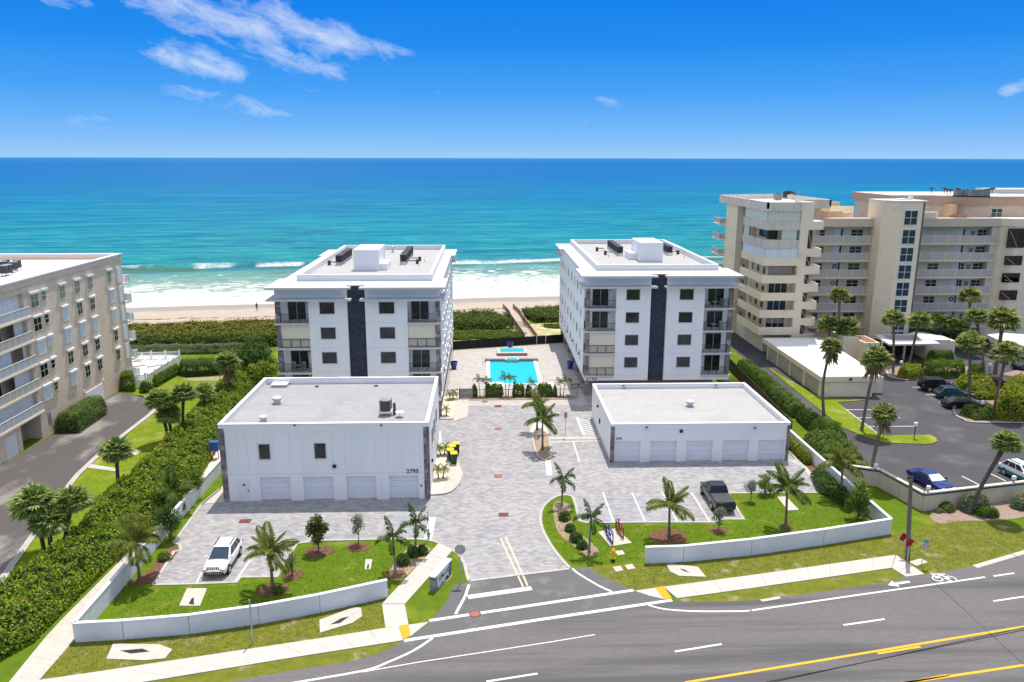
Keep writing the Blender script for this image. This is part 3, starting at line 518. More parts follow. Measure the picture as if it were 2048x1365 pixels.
pad('pale square concrete slab at the foot of the wooden pole', [(1817, 1125), (1838, 1119), (1844, 1119), (1856, 1126), (1833, 1133)]); pad('pale flat inlet slab at the edge of the right road verge', [(1519, 1201), (1559, 1194), (1561, 1199), (1525, 1205)]); pad('white concrete slab in the left lawn beside the driveway palm', [(244, 902), (272, 900), (284, 903), (270, 912), (258, 908)])
pad('concrete path slab joining the left driveway kerb', [(170, 936), (180, 929), (230, 937), (232, 944), (186, 938)])
rack = pad('pale concrete pad under the blue and red bicycle racks', [(1196, 1065), (1231, 1058), (1264, 1087), (1221, 1094)])
# ================================================================ building helpers
def window(par, x0, x1, z0, z1, p, face='-y', name='window', pane=glass, fr=whitem, mull=0, fw=.07, dep=.06, rail=0, sill=True):
    """window on plane p; face -y / +x / -x is the way it looks. frame proud of wall, panes set back in it"""
    def bx(a0, a1, zz0, zz1, d0, d1):
        if face == '-y': return (a0, a1, p - d1, p - d0, zz0, zz1)
        if face == '+x': return (p + d0, p + d1, a0, a1, zz0, zz1)
        return (p - d1, p - d0, a0, a1, zz0, zz1)
    f = MB(); f.box(*bx(x0, x1, z1 - fw, z1, 0, dep)); f.box(*bx(x0, x1, z0, z0 + fw, 0, dep + (.06 if sill else 0))); f.box(*bx(x0, x0 + fw, z0 + fw, z1 - fw, 0, dep)); f.box(*bx(x1 - fw, x1, z0 + fw, z1 - fw, 0, dep))
    cols = mull + 1; rows = rail + 1; wx = (x1 - x0 - 2 * fw) / cols; hz = (z1 - z0 - 2 * fw) / rows
    for k in range(1, cols): c = x0 + fw + k * wx; f.box(*bx(c - .035, c + .035, z0 + fw, z1 - fw, 0, dep * .8))
    for k in range(1, rows): c = z0 + fw + k * hz; f.box(*bx(x0 + fw, x1 - fw, c - .035, c + .035, 0, dep * .7))
    wo = f.build(name, fr, par)
    for i in range(cols):
        for j in range(rows): B(*bx(x0 + fw + i * wx, x0 + fw + (i + 1) * wx, z0 + fw + j * hz, z0 + fw + (j + 1) * hz, .004, dep * .45)).build('pane', pane, wo)
    return wo
def railing(par, a0, a1, p, z, face='-y', h=1.07, nseg=3, mt=blackm, step=.13, panel=None, t=.03):
    nseg = max(1, nseg)
    mb = MB()
    def bx(u0, u1, z0, z1, d=t): return (u0, u1, p - d / 2, p + d / 2, z0, z1) if face == '-y' else (p - d / 2, p + d / 2, u0, u1, z0, z1)
    mb.box(*bx(a0, a1, z + h - .05, z + h, .06)); mb.box(*bx(a0, a1, z + .06, z + .10, .04))
    for k in range(nseg + 1): c = a0 + (a1 - a0) * k / nseg; mb.box(*bx(c - .025, c + .025, z, z + h - .05, .05))
    n = int((a1 - a0) / step)
    if panel is None:
        for k in range(1, n): c = a0 + (a1 - a0) * k / n; mb.box(*bx(c - .009, c + .009, z + .1, z + h - .05, .018))
    o = mb.build('railing', mt, par)
    if panel is not None: B(*bx(a0 + .02, a1 - .02, z + .12, z + h - .08, .016)).build('rail_panel', panel, o)
    return o
def text(par, s, loc, size, mt, rz=0, rx=90, name='number', squeeze=1.0):
    cu = bpy.data.curves.new('t', 'FONT'); cu.body = s; cu.size = size; cu.extrude = .02; cu.space_character = 1.08
    o = bpy.data.objects.new('t', cu); COL.link(o); bpy.context.view_layer.update()
    me = bpy.data.meshes.new_from_object(o.evaluated_get(bpy.context.evaluated_depsgraph_get())); bpy.data.objects.remove(o)
    me.materials.clear(); me.materials.append(mt)
    return link(name, me, mt, par, Vector(loc) - wl(par), (R(rx), 0, rz))
def wall_lamp(par, x, y, z, face='-y'):
    return B(x - .16, x + .16, y - .2, y, z - .12, z + .14).build('wall_lamp', blackm, par) if face == '-y' else B(x, x + .18, y - .12, y + .12, z - .12, z + .14).build('wall_lamp', blackm, par)
# ================================================================ the two white apartment blocks
def block(X0, Y0, label, open_, numtxt, numx, side, stairx, deck_face):
    W_, D_ = 19.45, 36.4; X1 = X0 + W_; Y1 = Y0 + D_; t = thing('apartment_block', label, 'apartment building', (X0, Y0, 0), 0, 'white four storey blocks by the pool')
    fl = [2.74, 5.78, 8.81, 11.85]; rx = lambda r_: X0 + r_
    MB().box(X0, X1, Y0 + 1.9, Y1, 2.05, 16.04).box(rx(3.95), rx(8.5), Y0, Y0 + 1.9, 2.05, 14.64).box(rx(10.62), rx(15.6), Y0, Y0 + 1.9, 2.05, 14.64).build('wall', stucco, t)
    MB().box(X0 + .002, rx(3.95), Y0, Y0 + 1.9, 2.05, 2.72).build('wall', stucco, t); MB().box(rx(15.6), X1, Y0, Y0 + 1.9, 2.05, 2.72).build('wall', stucco, t)
    jt = MB(); [jt.box(rx(u0), rx(u1), Y0 - .004, Y0 - .001, zz, zz + .025) for zz in (2.7, 5.74, 8.77, 11.81) for u0, u1 in ((3.97, 8.48), (10.64, 15.58))]; jt.build('joint_lines', M('joint_grey', (.5, .5, .5), rough=.9), t)['kind'] = 'stuff'
    MB().box(X0 + 1.2, X1 - 1.2, Y0 + 3.5, Y1 - 1, 0, 2.05).build('ground_floor_wall', taupe, t)
    MB().box(rx(8.5), rx(10.62), Y0 + .45, Y0 + 1.9, 1.95, 16.25).build('dark_stone_tower', darkst, t)
    for a, b_ in ((0.02, 8.5), (10.62, W_ - .02)): MB().box(X0 + a, X0 + b_, Y0 + .15, Y0 + 1.9, 14.86, 16.045).build('frieze', stucco, t)
    for (a, b_) in ((-.7, 9.1), (10.15, W_ + .7)): MB().prism([(X0 + a, Y0 - 1.18), (X0 + b_, Y0 - 1.18), (X0 + b_, Y0 - .1), (X0 + (8.5 if a < 0 else 10.62), Y0 - .1), (X0 + (8.5 if a < 0 else 10.62), Y0 + 3), (X0 + a, Y0 + 3)] if a < 0 else [(X0 + a, Y0 - 1.18), (X0 + b_, Y0 - 1.18), (X0 + b_, Y0 + 3), (X0 + 10.62, Y0 + 3), (X0 + 10.62, Y0 - .1), (X0 + a, Y0 - .1)], 14.645, 14.85).build('canopy', slabw, t)
    for a, b_ in ((-.7, 0.0), (W_, W_ + .7)): MB().box(X0 + a, X0 + b_, Y1 - 3, Y1 + .8, 14.645, 14.85).build('canopy', slabw, t)
    o = .78
    MB().prism([(X0 - o, Y0 - 1.2), (rx(9.1), Y0 - 1.2), (rx(9.1), Y0 - .2), (rx(8.5), Y0 - .2), (rx(8.5), Y0 + .48), (rx(10.62), Y0 + .48), (rx(10.62), Y0 - .2), (rx(10.15), Y0 - .2), (rx(10.15), Y0 - 1.2), (X1 + o, Y0 - 1.2),
                (X1 + o, Y0 + 6), (X1 + .15, Y0 + 6), (X1 + .15, Y0 + 29.3), (X1 + o, Y0 + 29.3), (X1 + o, Y1 + 1.2), (X0 - o, Y1 + 1.2), (X0 - o, Y0 + 29.3), (X0 - .15, Y0 + 29.3), (X0 - .15, Y0 + 6), (X0 - o, Y0 + 6)], 16.05, 16.27).build('roof_slab', slabw, t)
    a0, a1, b0, b1 = rx(1.85), rx(18.35), Y0 + 3.9, Y0 + 37.2
    for q in ((a0, a1, b0, b0 + .4), (a0, a1, b1 - .4, b1), (a0, a0 + .4, b0 + .4, b1 - .4), (a1 - .4, a1, b0 + .4, b1 - .4)): B(*q, 16.27, 17.05).build('parapet', capw, t)
    B(a0 + .4, a1 - .4, b0 + .4, b1 - .4, 16.27, 16.31).build('roof_deck', memb_l, t)
    sx = rx(stairx); B(sx, sx + 3.35, Y0 + 12.4, Y0 + 19.2, 16.31, 19.1).build('stair_house', stucco_n, t, bevel=.03)
    if side > 0: B(sx + 3.35, sx + 4.4, Y0 + 12.8, Y0 + 17.2, 16.31, 17.2).build('roof_hatch', stucco_n, t)
    else: B(sx - 1.1, sx, Y0 + 14.8, Y0 + 18.6, 16.31, 17.3).build('roof_hatch', stucco_n, t)
    # balcony bays
    for s in (0, 1):
        xa, xb = (rx(0), rx(3.95)) if s == 0 else (rx(15.6), X1); cx0, cx1 = (xa + .02, xa + .55) if s == 0 else (xb - .55, xb - .02)
        B(cx0, cx1, Y0 + .02, Y0 + .5, 0, 14.64).build('stone_pier', greyst, t)
        for k, z in enumerate(fl):
            B(xa - (.12 if s == 0 else 0), xb + (.12 if s else 0), Y0 - .16, Y0 + 1.9, z - .24, z).build('balcony_floor', slabw, t)
            ra, rb = (cx1, xb) if s == 0 else (xa, cx0)
            railing(t, ra, rb, Y0 + .06, z, nseg=3); railing(t, Y0 + .5, Y0 + 1.85, xa + .08 if s == 0 else xb - .08, z, face='x', nseg=1)
            op = open_[s][k]
            if op:
                dx0 = xa + 1.05 if s == 0 else xa + .25
                if deck_face and s == 1: dx0 = xa + .9
                d = MB().box(dx0, dx0 + 2.2, Y0 + 1.84, Y0 + 1.9, z, z + 2.3).build('sliding_door', whitem, t)
                for j in (0, 1): B(dx0 + .06 + j * 1.07, dx0 + 1.07 + j * 1.07, Y0 + 1.82, Y0 + 1.838, z + .06, z + 2.24).build('pane', glass, d)
                B(xb - .6, xb - .48, Y0 + 1.78, Y0 + 1.9, z + 2.0, z + 2.2).build('wall_lamp', blackm, t) if s == 0 else None
            else:
                B(ra + .01, rb - .01, Y0 + .16, Y0 + .2, z + .02, fl[k] + 2.78).build('roll_shutter', shut_b, t)
    # front windows
    for k, z in enumerate(fl):
        for a, b_ in ((5.25, 7.05), (12.25, 14.1)): window(t, rx(a), rx(b_), z + 1.08, z + 2.52, Y0, pane=glass if k == 3 or (k > 1 and deck_face) else glass_v, fr=galv, fw=.05, dep=.05)
    for xw, fc in ((X1, '+x'), (X0, '-x')):
        for k, z in enumerate(fl):
            for y, wd in ((4.5, 1.0), (8.2, 1.6), (12.4, .9), (16.0, 1.6), (20.4, 1.6), (25.0, .9), (29, 1.5), (32.5, 1.2)): window(t, Y0 + y, Y0 + y + wd, z + 1.0, z + 2.4, xw, face=fc, pane=glass_v, fr=stucco_n, fw=.1, dep=.10)
        for y in (6.3, 14.2, 23.2, 31): wall_lamp(t, xw if fc == '+x' else xw - .18, Y0 + y, 4.2 if y < 20 else 3.6, 'x')
    for x in (X0 + .3, X1 - .85): B(x, x + .55, Y1 - .55, Y1 - .02, 0, 2.05).build('stone_pier', greyst, t)
    for y in (6, 12, 18, 24, 30):
        for x in (X0 + .4, X1 - .8): B(x, x + .4, Y0 + y, Y0 + y + .6, 0, 2.05).build('pier', taupe, t)
    if numtxt: text(t, numtxt, (numx, Y0 - .04, 2.14), .72, blackm)
    return t
YL, YR = 91.3, 99.68
blkL = block(-24.95, YL, 'white four storey block left of the pool, two of its front balconies shuttered', ((1, 1, 0, 1), (1, 1, 0, 1)), '2755', -7.45, 1, 7.4, False)
blkR = block(13.05, YR, 'white four storey block right of the pool, with furniture on its upper right balconies', ((0, 0, 1, 1), (1, 1, 1, 1)), '2745', 13.25, -1, 9.3, True)
def ac_unit():
    t = thing('air_conditioner', '', 'air conditioner')
    MB().box(-.45, .45, -.2, .2, .42, 1.42).build('cabinet', acgrey, t, bevel=.02)
    MB().tube([(0, -.21, .95), (0, -.235, .95)], .34, 14).build('fan_grille', blackm, t)
    s = MB(); [s.box(x - .03, x + .03, y - .03, y + .03, 0, .42) for x in (-.4, .4) for y in (-.3, .3)]; s.box(-.5, .5, -.33, -.27, .36, .42).box(-.5, .5, .27, .33, .36, .42).box(-.47, .47, -.16, -.12, 1.42, 1.45).box(-.47, .47, .12, .16, 1.42, 1.45)
    s.build('stand', galv, t)
    MB().box(-.44, .44, -.17, .17, 1.42, 1.435).build('top_cover', aclight, t); return t
acp = ac_unit(); first = True
ORD = ['nearest', 'second', 'third', 'fourth', 'fifth', 'sixth', 'seventh', 'farthest']
for bn, rows in (('left', ((-20.5, 109.4, 1.1, 'left', 8), (-11.6, 110.0, 1.4, 'right', 8))), ('right', ((20.7, 119.5, 1.3, 'left', 8), (28.5, 120.0, 1.5, 'right', 4)))):
    for x, y, st, sd, n in rows:
        for k in range(n):
            lab = f'{ORD[k] if k < n - 1 else "farthest"} dark condenser in the {sd} roof row of the {bn} white block'
            c = acp if first else dup(acp); first = False
            c.location = (x + .0 * k, y + k * st + (.5 if k > 3 else 0), 16.31); tag(c, lab, group='roof condensers of the white blocks')
def pipe_vent(x, y, z, lab, h=.75, grp=None):
    t = thing('roof_vent', lab, 'vent', (x, y, z), 0, grp)
    MB().tube([(x, y, z), (x, y, z + h)], .09, 8).build('pipe', galv, t); MB().lathe([(.22, 0), (.24, .12), (.06, .28)], 12, (x, y, z + h)).build('cap', galv, t); MB().box(x - .22, x + .22, y - .22, y + .22, z, z + .05).build('flashing', blackm, t)
pipe_vent(-16.2, 124.9, 16.31, 'left one of two capped roof pipes behind the left block stair house'); pipe_vent(-14.8, 124.8, 16.31, 'right one of two capped roof pipes behind the left block stair house')
for i, (x, y, bn) in enumerate(((-21.9, 108.5, 'L'), (-22.9, 105.5, 'L'), (-9.2, 107.2, 'L'), (-8.8, 112.5, 'L'), (-17.0, 97.4, 'L'), (-12.6, 97.4, 'L'), (18.6, 117.5, 'R'), (19.0, 124, 'R'), (30, 116.5, 'R'), (22.6, 118, 'R'))):
    tg = thing('plumbing_vent', 'small dark pipe, %s from the left-front, on the roof of the %s white block' % (['first', 'second', 'third', 'fourth', 'fifth', 'sixth', 'first', 'second', 'third', 'fourth'][i], 'left' if bn == 'L' else 'right'), 'vent', (x, y, 16.31), 0, 'small pipes on the %s white block roof' % ('left' if bn == 'L' else 'right'))
    MB().tube([(x, y, 16.3), (x, y, 16.72)], .045, 6).build('pipe', taupe, tg)
for i, (x, y, lab) in enumerate(((-21.9, 109.5, 'duct elbow on the left roof row of the left block'), (-9.6, 113.6, 'rear duct elbow beside the right roof row of the left block'), (-9.7, 110.6, 'front duct elbow beside the right roof row of the left block'), (18.6, 120.5, 'front duct elbow beside the left roof row of the right block'), (18.0, 125.5, 'rear duct elbow beside the left roof row of the right block'), (30.1, 121, 'duct elbow beside the right roof row of the right block'))):
    tg = thing('line_cover', 'grey ' + lab, 'duct', (x, y, 16.31)); sgn = 1 if 'left roof row' in lab else -1
    MB().box(x - .2, x + .2, y - .2, y + .2, 16.31, 16.95).build('riser', acgrey, tg, bevel=.05); MB().box(min(x, x + sgn * 1.1), max(x, x + sgn * 1.1), y - .06, y + .06, 16.7, 16.82).build('pipe', acgrey, tg)
# ================================================================ garages
def garage_front(t, Y, doors, zt, rec=.0):
    for (u0, u1) in doors:
        x0, x1 = u0, u1; d = B(x0 - .05, x1 + .05, Y - .02, Y - .004, 0, zt + .05).build('garage_door', doorw, t); n = 4; hh = zt / n
        for k in range(n): MB().box(x0, x1, Y - .05, Y - .022, k * hh + .012, (k + 1) * hh - .012).build('door_panel', doorw, d)
# left two storey
XA, XB, YA, YB, HH = -24.3, -5.3, 67.65, 83.0, 7.45
gl = thing('garage_building', 'two storey white garage numbered 2795 with four doors and two dark windows', 'garage', ((XA + XB) / 2, YA, 0))
z793 = lambda x, y: (420 + x / 3.793, 740 + y / 3.793)
dr = [(GY(*z793(a, 900), YA).x, GY(*z793(b_, 900), YA).x) for a, b_ in ((383, 612), (711, 940), (1037, 1262), (1360, 1583))]
MB().box(XA + .05, XB - .02, YA + .32, YB, 0, 6.75).box(XA + .05, XB - .02, YA, YA + .32, 2.32, 6.75).build('wall', stucco, gl)
prev = XA + .5
for a, b_ in dr + [(XB - .5, 0)]: B(prev, a, YA, YA + .32, 0, 2.32).build('pier', stucco, gl); prev = b_
garage_front(gl, YA + .32, dr, 2.3)
for q in ((XA, XB, YA - .03, YA + .3), (XA, XB, YB - .3, YB), (XA, XA + .3, YA + .3, YB - .3), (XB - .3, XB, YA + .3, YB - .3)): B(*q, 6.75, HH).build('parapet', stucco, gl); B(q[0] - .03, q[1] + .03, q[2] - .03, q[3] + .03, HH, HH + .07).build('coping', capw, gl)
B(XA + .3, XB - .3, YA + .3, YB - .3, 6.75, 6.85).build('roof_deck', memb, gl)
for x, y0, y1 in ((XA - .02, YA - .04, YA + .5),): B(x, x + .52, y0, y1, 0, 7.1).build('stone_strip', greyst, gl)
B(XB - .5, XB + .02, YA - .045, YA + .4, 0, 7.1).build('stone_strip', greyst, gl)
for a, b_ in ((362, 465), (784, 887)):
    p0 = GY(*z793(a + 3, 562 if a < 500 else 555), YA); p1 = GY(*z793(b_ - 2, 678 if a < 500 else 672), YA); window(gl, p0.x, p1.x, p1.z, p0.z, YA, fr=galv, fw=.06, dep=.05)
dd0, dd1 = GY(*z793(221, 900), YA).x, GY(*z793(303, 900), YA).x
d = B(dd0, dd1, YA - .05, YA - .002, 0, 2.15).build('man_door', doorw, gl); B(dd1 - .18, dd1 - .08, YA - .09, YA - .05, 1.0, 1.12).build('handle', blackm, d)
MB().tube([((dd0 + dd1) / 2, YA - .055, 1.62), ((dd0 + dd1) / 2, YA - .065, 1.62)], .19, 3).build('sign', M('red_sign', (.45, .04, .04), rough=.5), d)
MB().tube([(-6.1, YA - .002, 1.35), (-6.1, YA - .14, 1.35)], .09, 10).build('alarm_bell', M('red_alarm', (.35, .02, .06), rough=.4), gl)
wall_lamp(gl, GY(*z793(945, 730), YA).x, YA, GY(*z793(945, 730), YA).z)
for x_ in (643, 1300): q = GY(*z793(x_, 420), YA); MB().tube([(q.x, YA, q.z), (q.x, YA - .12, q.z)], .09, 8).build('scupper', blackm, gl)
jt = MB()
for u in (112, 200, 275, 350, 470, 597, 693, 795, 925, 1020, 1250, 1350, 1590):
    x = GY(*z793(u, 500), YA).x; jt.box(x - .008, x + .008, YA - .004, YA - .001, 2.9, 6.7)
jt.box(XA + .5, XB - .5, YA - .005, YA - .001, 2.62, 2.645); jt.build('joint_lines', M('joint_grey', (.5, .5, .5), rough=.9), gl)['kind'] = 'stuff'
text(gl, '2795', GY(*z793(1490, 784), YA - .06), .54, blackm, squeeze=.9)
for y, w_ in ((71.2, 1.5), (73.9, 1.5), (77.2, 1.5)): window(gl, y, y + w_, 3.7, 5.6, XB - .02, face='+x', fr=galv, pane=glass_v, dep=.06)
wall_lamp(gl, XB - .02, 70.4, 2.7, 'x')
# right single storey
XA, XB, YA, YB, HH = 12.9, 31.65, 76.0, 90.8, 4.24
gr = thing('garage_building', 'single storey white garage with five doors and a flat grey roof', 'garage', ((XA + XB) / 2, YA, 0))
z31 = lambda x, y: (940 + x / 3.103, 740 + y / 3.103)
dr = [(GY(*z31(a, 500), YA).x, GY(*z31(b_, 500), YA).x) for a, b_ in ((897, 1057), (1120, 1281), (1342, 1504), (1566, 1729), (1787, 1949))]
MB().box(XA + .02, XB - .02, YA + .32, YB, 0, 3.6).box(XA + .02, XB - .02, YA, YA + .32, 2.32, 3.6).build('wall', stucco, gr)
prev = XA + .35
for a, b_ in dr + [(XB - .32, 0)]: B(prev, a, YA, YA + .32, 0, 2.32).build('pier', stucco, gr); prev = b_
garage_front(gr, YA + .32, dr, 2.3)
for q in ((XA, XB, YA - .03, YA + .3), (XA, XB, YB - .3, YB), (XA, XA + .3, YA + .3, YB - .3), (XB - .3, XB, YA + .3, YB - .3)): B(*q, 3.6, HH - .07).build('parapet', stucco, gr); B(q[0] - .03, q[1] + .03, q[2] - .03, q[3] + .03, HH - .07, HH).build('coping', capw, gr)
B(XA + .3, XB - .3, YA + .3, YB - .3, 3.6, 3.66).build('roof_deck', memb_l, gr)
B(XA - .02, XA + .36, YA - .045, YA + .38, 0, 3.95).build('stone_strip', greyst, gr); B(XB - .33, XB + .02, YA - .045, YA + .38, 0, 3.95).build('stone_strip', greyst, gr)
def flood(par, x, y, z, s=-1):
    o = MB().box(x - .1, x + .1, y - .06 if s < 0 else y, y if s < 0 else y + .06, z - .08, z + .08).build('flood_light', blackm, par)
    for dx in (-.16, .16): MB().lathe([(.05, 0), (.13, -.1), (.13, -.13)], 10, (x + dx, y + s * .18, z + .03)).build('lamp_head', galv, o)
for px in ((1095, 357), (1767, 359)): q = GY(*z31(*px), YA); flood(gr, q.x, YA, q.z)
for px in (953, 1524): q = GY(*z31(px, 105), YB - .3); flood(gr, q.x, YB - .3, 4.0)
q = GY(*z31(1310, 380), YA); wall_lamp(gr, q.x, YA, q.z); q = GY(*z31(905, 428), YA - .06); text(gr, '2795', q - Vector((0, 0, .1)), .3, blackm)
q = GX(*z31(808, 280), XA); B(XA - .12, XA, q.y - .15, q.y + .15, 1.6, 2.1).build('meter_box', blackm, gr); q = GX(*z31(797, 228), XA); B(XA - .2, XA, q.y - .1, q.y + .1, 3.0, 3.25).build('wall_lamp', blackm, gr)
def turbine(x, y, z, lab, s=1.0):
    t = thing('exhaust_fan', lab, 'vent', (x, y, z)); MB().lathe([(.33 * s, 0), (.33 * s, .42 * s)], 16, (x, y, z)).build('curb', galv, t, smooth=True)
    MB().lathe([(.48 * s, .42 * s), (.5 * s, .5 * s), (.48 * s, .58 * s)], 18, (x, y, z)).build('rim', galv, t, smooth=True); MB().lathe([(.42 * s, .58 * s), (.36 * s, .68 * s), (.1 * s, .74 * s)], 18, (x, y, z)).build('cap', whitem, t, smooth=True)
q = G(*z793(510, 255), 6.85); turbine(q.x, q.y, 6.85, 'larger round exhaust fan on the left garage roof'); q = G(*z793(400, 400), 6.85); turbine(q.x, q.y + .3, 6.85, 'smaller round exhaust fan near the front of the left garage roof', .8)
q = G(1380, 813, 3.66); turbine(q.x, q.y, 3.66, 'round exhaust fan in the middle of the right garage roof', 1.0)
q = G(*z793(535, 120), 6.85); t = thing('roof_hatch', 'low white square hatch at the back of the left garage roof', 'hatch', q); MB().box(q.x - .8, q.x + .8, q.y - .7, q.y + .7, 6.85, 7.1).build('curb', galv, t); MB().box(q.x - .86, q.x + .86, q.y - .76, q.y + .76, 7.1, 7.16).build('lid', whitem, t)
q = G(*z793(1335, 340), 6.85); t = thing('air_conditioner', 'large rusty condenser on a stand on the left garage roof', 'air conditioner', q)
MB().lathe([(.52, .45), (.52, 1.45)], 20, q).build('coil', accop, t, smooth=True); MB().lathe([(.56, 1.45), (.56, 1.55), (.3, 1.58)], 20, q).build('top_grille', aclight, t); s = MB(); [s.box(q.x + a - .04, q.x + a + .04, q.y + b_ - .04, q.y + b_ + .04, 6.85, 8.4) for a in (-.5, .5) for b_ in (-.5, .5)]; s.build('corner_post', aclight, t); B(q.x - .6, q.x + .6, q.y - .6, q.y + .6, 7.15, 7.3).build('stand', whitem, t); B(q.x + .7, q.x + .95, q.y - .1, q.y + .15, 6.85, 8.0).build('switch_box', accop, t)
q = G(*z793(1440, 358), 6.85); t = thing('satellite_dish', 'small white dish beside the condenser on the left garage roof', 'dish', q); MB().tube([q, q + Vector((0, 0, .35))], .04).build('mast', galv, t); MB().lathe([(.02, 0), (.25, .05), (.42, .16)], 16, q + Vector((0, 0, .35))).build('dish', whitem, t, smooth=True)
for i, px in enumerate(((812, 130), (1260, 125))): q = G(*z793(*px), 6.85); t = thing('roof_drain', ('left' if i == 0 else 'right') + ' small dark drain at the back of the left garage roof', 'drain', q); MB().lathe([(.22, 0), (.2, .1), (.05, .14)], 10, q).build('strainer', blackm, t)
# ================================================================ left condominium
t = cl = thing('condominium_building', 'beige five storey condominium with white shutters at the left edge', 'condominium', (-60, 90, 0))
X = -50.2; z1 = lambda x, y: (x / 3.593, 480 + y / 3.593)
MB().box(-78, X, 85.55, 108.6, 0, 17.3).box(-78, X - 1.7, 52, 85.55, 0, 17.3).build('wall', beige, t)
MB().box(X - 1.7, X, 52, 85.55, 16.62, 17.3).build('fascia', beige, t); MB().box(X - 1.7, X + .02, 85.0, 86.05, 0, 16.62).build('pilaster', tan, t)
for q in ((-78.3, X + .12, 108.2, 108.72), (X - .35, X + .12, 52, 108.2)): B(*q, 17.3, 17.98).build('parapet', beige, t); B(q[0], q[1] + .1, q[2] - .05, q[3] + .08, 17.98, 18.14).build('coping', capw, t)
B(-78, X - .35, 52, 108.2, 17.3, 17.36).build('roof_deck', memb_w, t)
cols = [(86.3, 87.9, 0), (88.55, 89.45, 0), (92.3, 93.55, 0), (95.8, 97.05, 0), (98.98, 100.2, 0), (104.25, 105.35, 0)]
state = ['WWSWS', 'WWSWW', 'WSSWS', 'WWSWW', 'WWSWW', 'WSSWW']
for (y0, y1, _), st in zip(cols, state):
    sm = (y1 - y0) < 1; hh = 1.1 if sm else 1.6
    for k in range(5):
        zt = 16.25 - 2.67 * k
        if st[k] == 'W': wo = window(t, y0, y1, zt - hh, zt, X, face='+x', pane=glass_g if k == 0 and not sm else glass_v if (y0 > 95 and k == 1) else glass, fr=shut_b, rail=1, mull=0 if sm else 1, dep=.05)
        else: wo = MB().box(X, X + .14, y0 - .04, y1 + .04, zt - hh - .05, zt).build('window', whitem, t); B(X + .141, X + .16, y0 + .05, y1 - .05, zt - hh + .02, zt - .02).build('roll_shutter', shut_w, wo)
        B(X, X + .30, y0 - .16, y1 + .16, zt + .01, zt + .26).build('shutter_box', capw, wo)
for k in range(5): zt = 16.2 - 2.67 * k; B(X, X + .14, 106.9, 107.9, zt - 1.9, zt + .2).build('roll_shutter', shut_w, t)
# balconies facing the drive
seq = [[(52, 85, 1)], [(52, 83.4, 0), (83.4, 85, 1)], [(52, 82.2, 1), (82.2, 84.4, 0), (84.4, 85, 1)], [(52, 82.2, 0), (82.2, 85, 1)], [(52, 85, 1)]]
for k in range(5):
    z = 14.05 - 2.71 * k; B(X - 1.7, X + .35, 52, 85.6, z - .22, z).build('balcony_floor', cream, t)
    railing(t, 52, 85.5, X + .27, z, face='x', nseg=30, mt=railw, panel=railp if k % 2 else M('frosted_panel', (.5, .52, .54), rough=.3), h=1.05)
    for y0, y1, c in seq[k]:
        if c: n = max(1, int((y1 - y0) / 3)); [B(X - .5, X - .42, y0 + (y1 - y0) * j / n + .02, y0 + (y1 - y0) * (j + 1) / n - .02, z, z + 2.47).build('roll_shutter', shut_w, t) for j in range(n) if y0 + (y1 - y0) * (j + 1) / n > 66]
        else: B(X - 1.69, X - 1.6, max(y0, 76) + .3, y1 - .6, z, z + 2.1).build('sliding_door', glass, t)
for y0, y1 in ((78.3, 80.4), (74.9, 77.2), (71.5, 73.9)): o = B(X - .1, X + .02, y0, y1, 0, 2.35).build('garage_door', shut_w, t)
MB().box(X - 1.7, X - .05, 52, 80.7, 0, 3.1).box(X - .4, X, 80.6, 81.3, 0, 3.1).build('ground_floor_wall', beige, t); B(X - 1.75, X - 1.6, 81.4, 85, 0, 2.9).build('entry_recess', taupe, t)
o = B(X, X + .05, 95.2, 99.6, 0, 2.25).build('garage_door', doorw, t)
for k in range(4): B(X + .052, X + .075, 95.25, 99.55, k * .56 + .012, (k + 1) * .56 - .012).build('door_panel', doorw, o)
B(X, X + .04, 86.5, 87.2, 1.2, 2.5).build('vent_grille', aclight, t)
for y in (94.9, 99.9): B(X, X + .15, y - .1, y + .1, 2.3, 2.65).build('wall_lamp', capw, t)
for k in range(6):
    z = 14.0 - 2.7 * k
    if z > 0: B(-58, X + .35, 108.65, 109.9, z - .16, z).build('balcony_floor', capw, t); railing(t, -58, X + .35, 109.85, z, nseg=6, mt=railw, panel=shut_w); railing(t, 108.7, 109.85, X + .3, z, face='x', nseg=2, mt=railw, panel=shut_w)
# roof condensers of the left condominium
ac2 = thing('air_conditioner', '', 'air conditioner', (0, 0, 0)); MB().lathe([(.48, .35), (.48, 1.25)], 4).build('cabinet', acgrey, ac2); MB().lathe([(.5, 1.25), (.45, 1.32), (.15, 1.34)], 14).build('fan_grille', aclight, ac2); s = MB(); [s.box(a - .03, a + .03, b_ - .03, b_ + .03, 0, .35) for a in (-.3,) for b_ in (-.3,)]; [MB().box(a - .03, a + .03, b_ - .03, b_ + .03, 0, .35).build('leg', galv, ac2) for a in (-.3, .3) for b_ in (-.3, .3)]
pos = [((29, 537), 'front dark'), ((36, 533), 'front right dark'), ((8, 536), 'rear left dark'), ((14, 532), 'rearmost dark'), ((10, 545), 'front left grey'), ((18, 543), 'middle grey')]
for i, (p, lab) in enumerate(pos):
    c = ac2 if i == 0 else dup(ac2); q = G(p[0], p[1] + 8, 17.36); c.location = q; c.rotation_euler[2] = R(45); tag(c, lab + ' condenser at the roof edge of the beige condominium', group='condensers on the beige condominium')
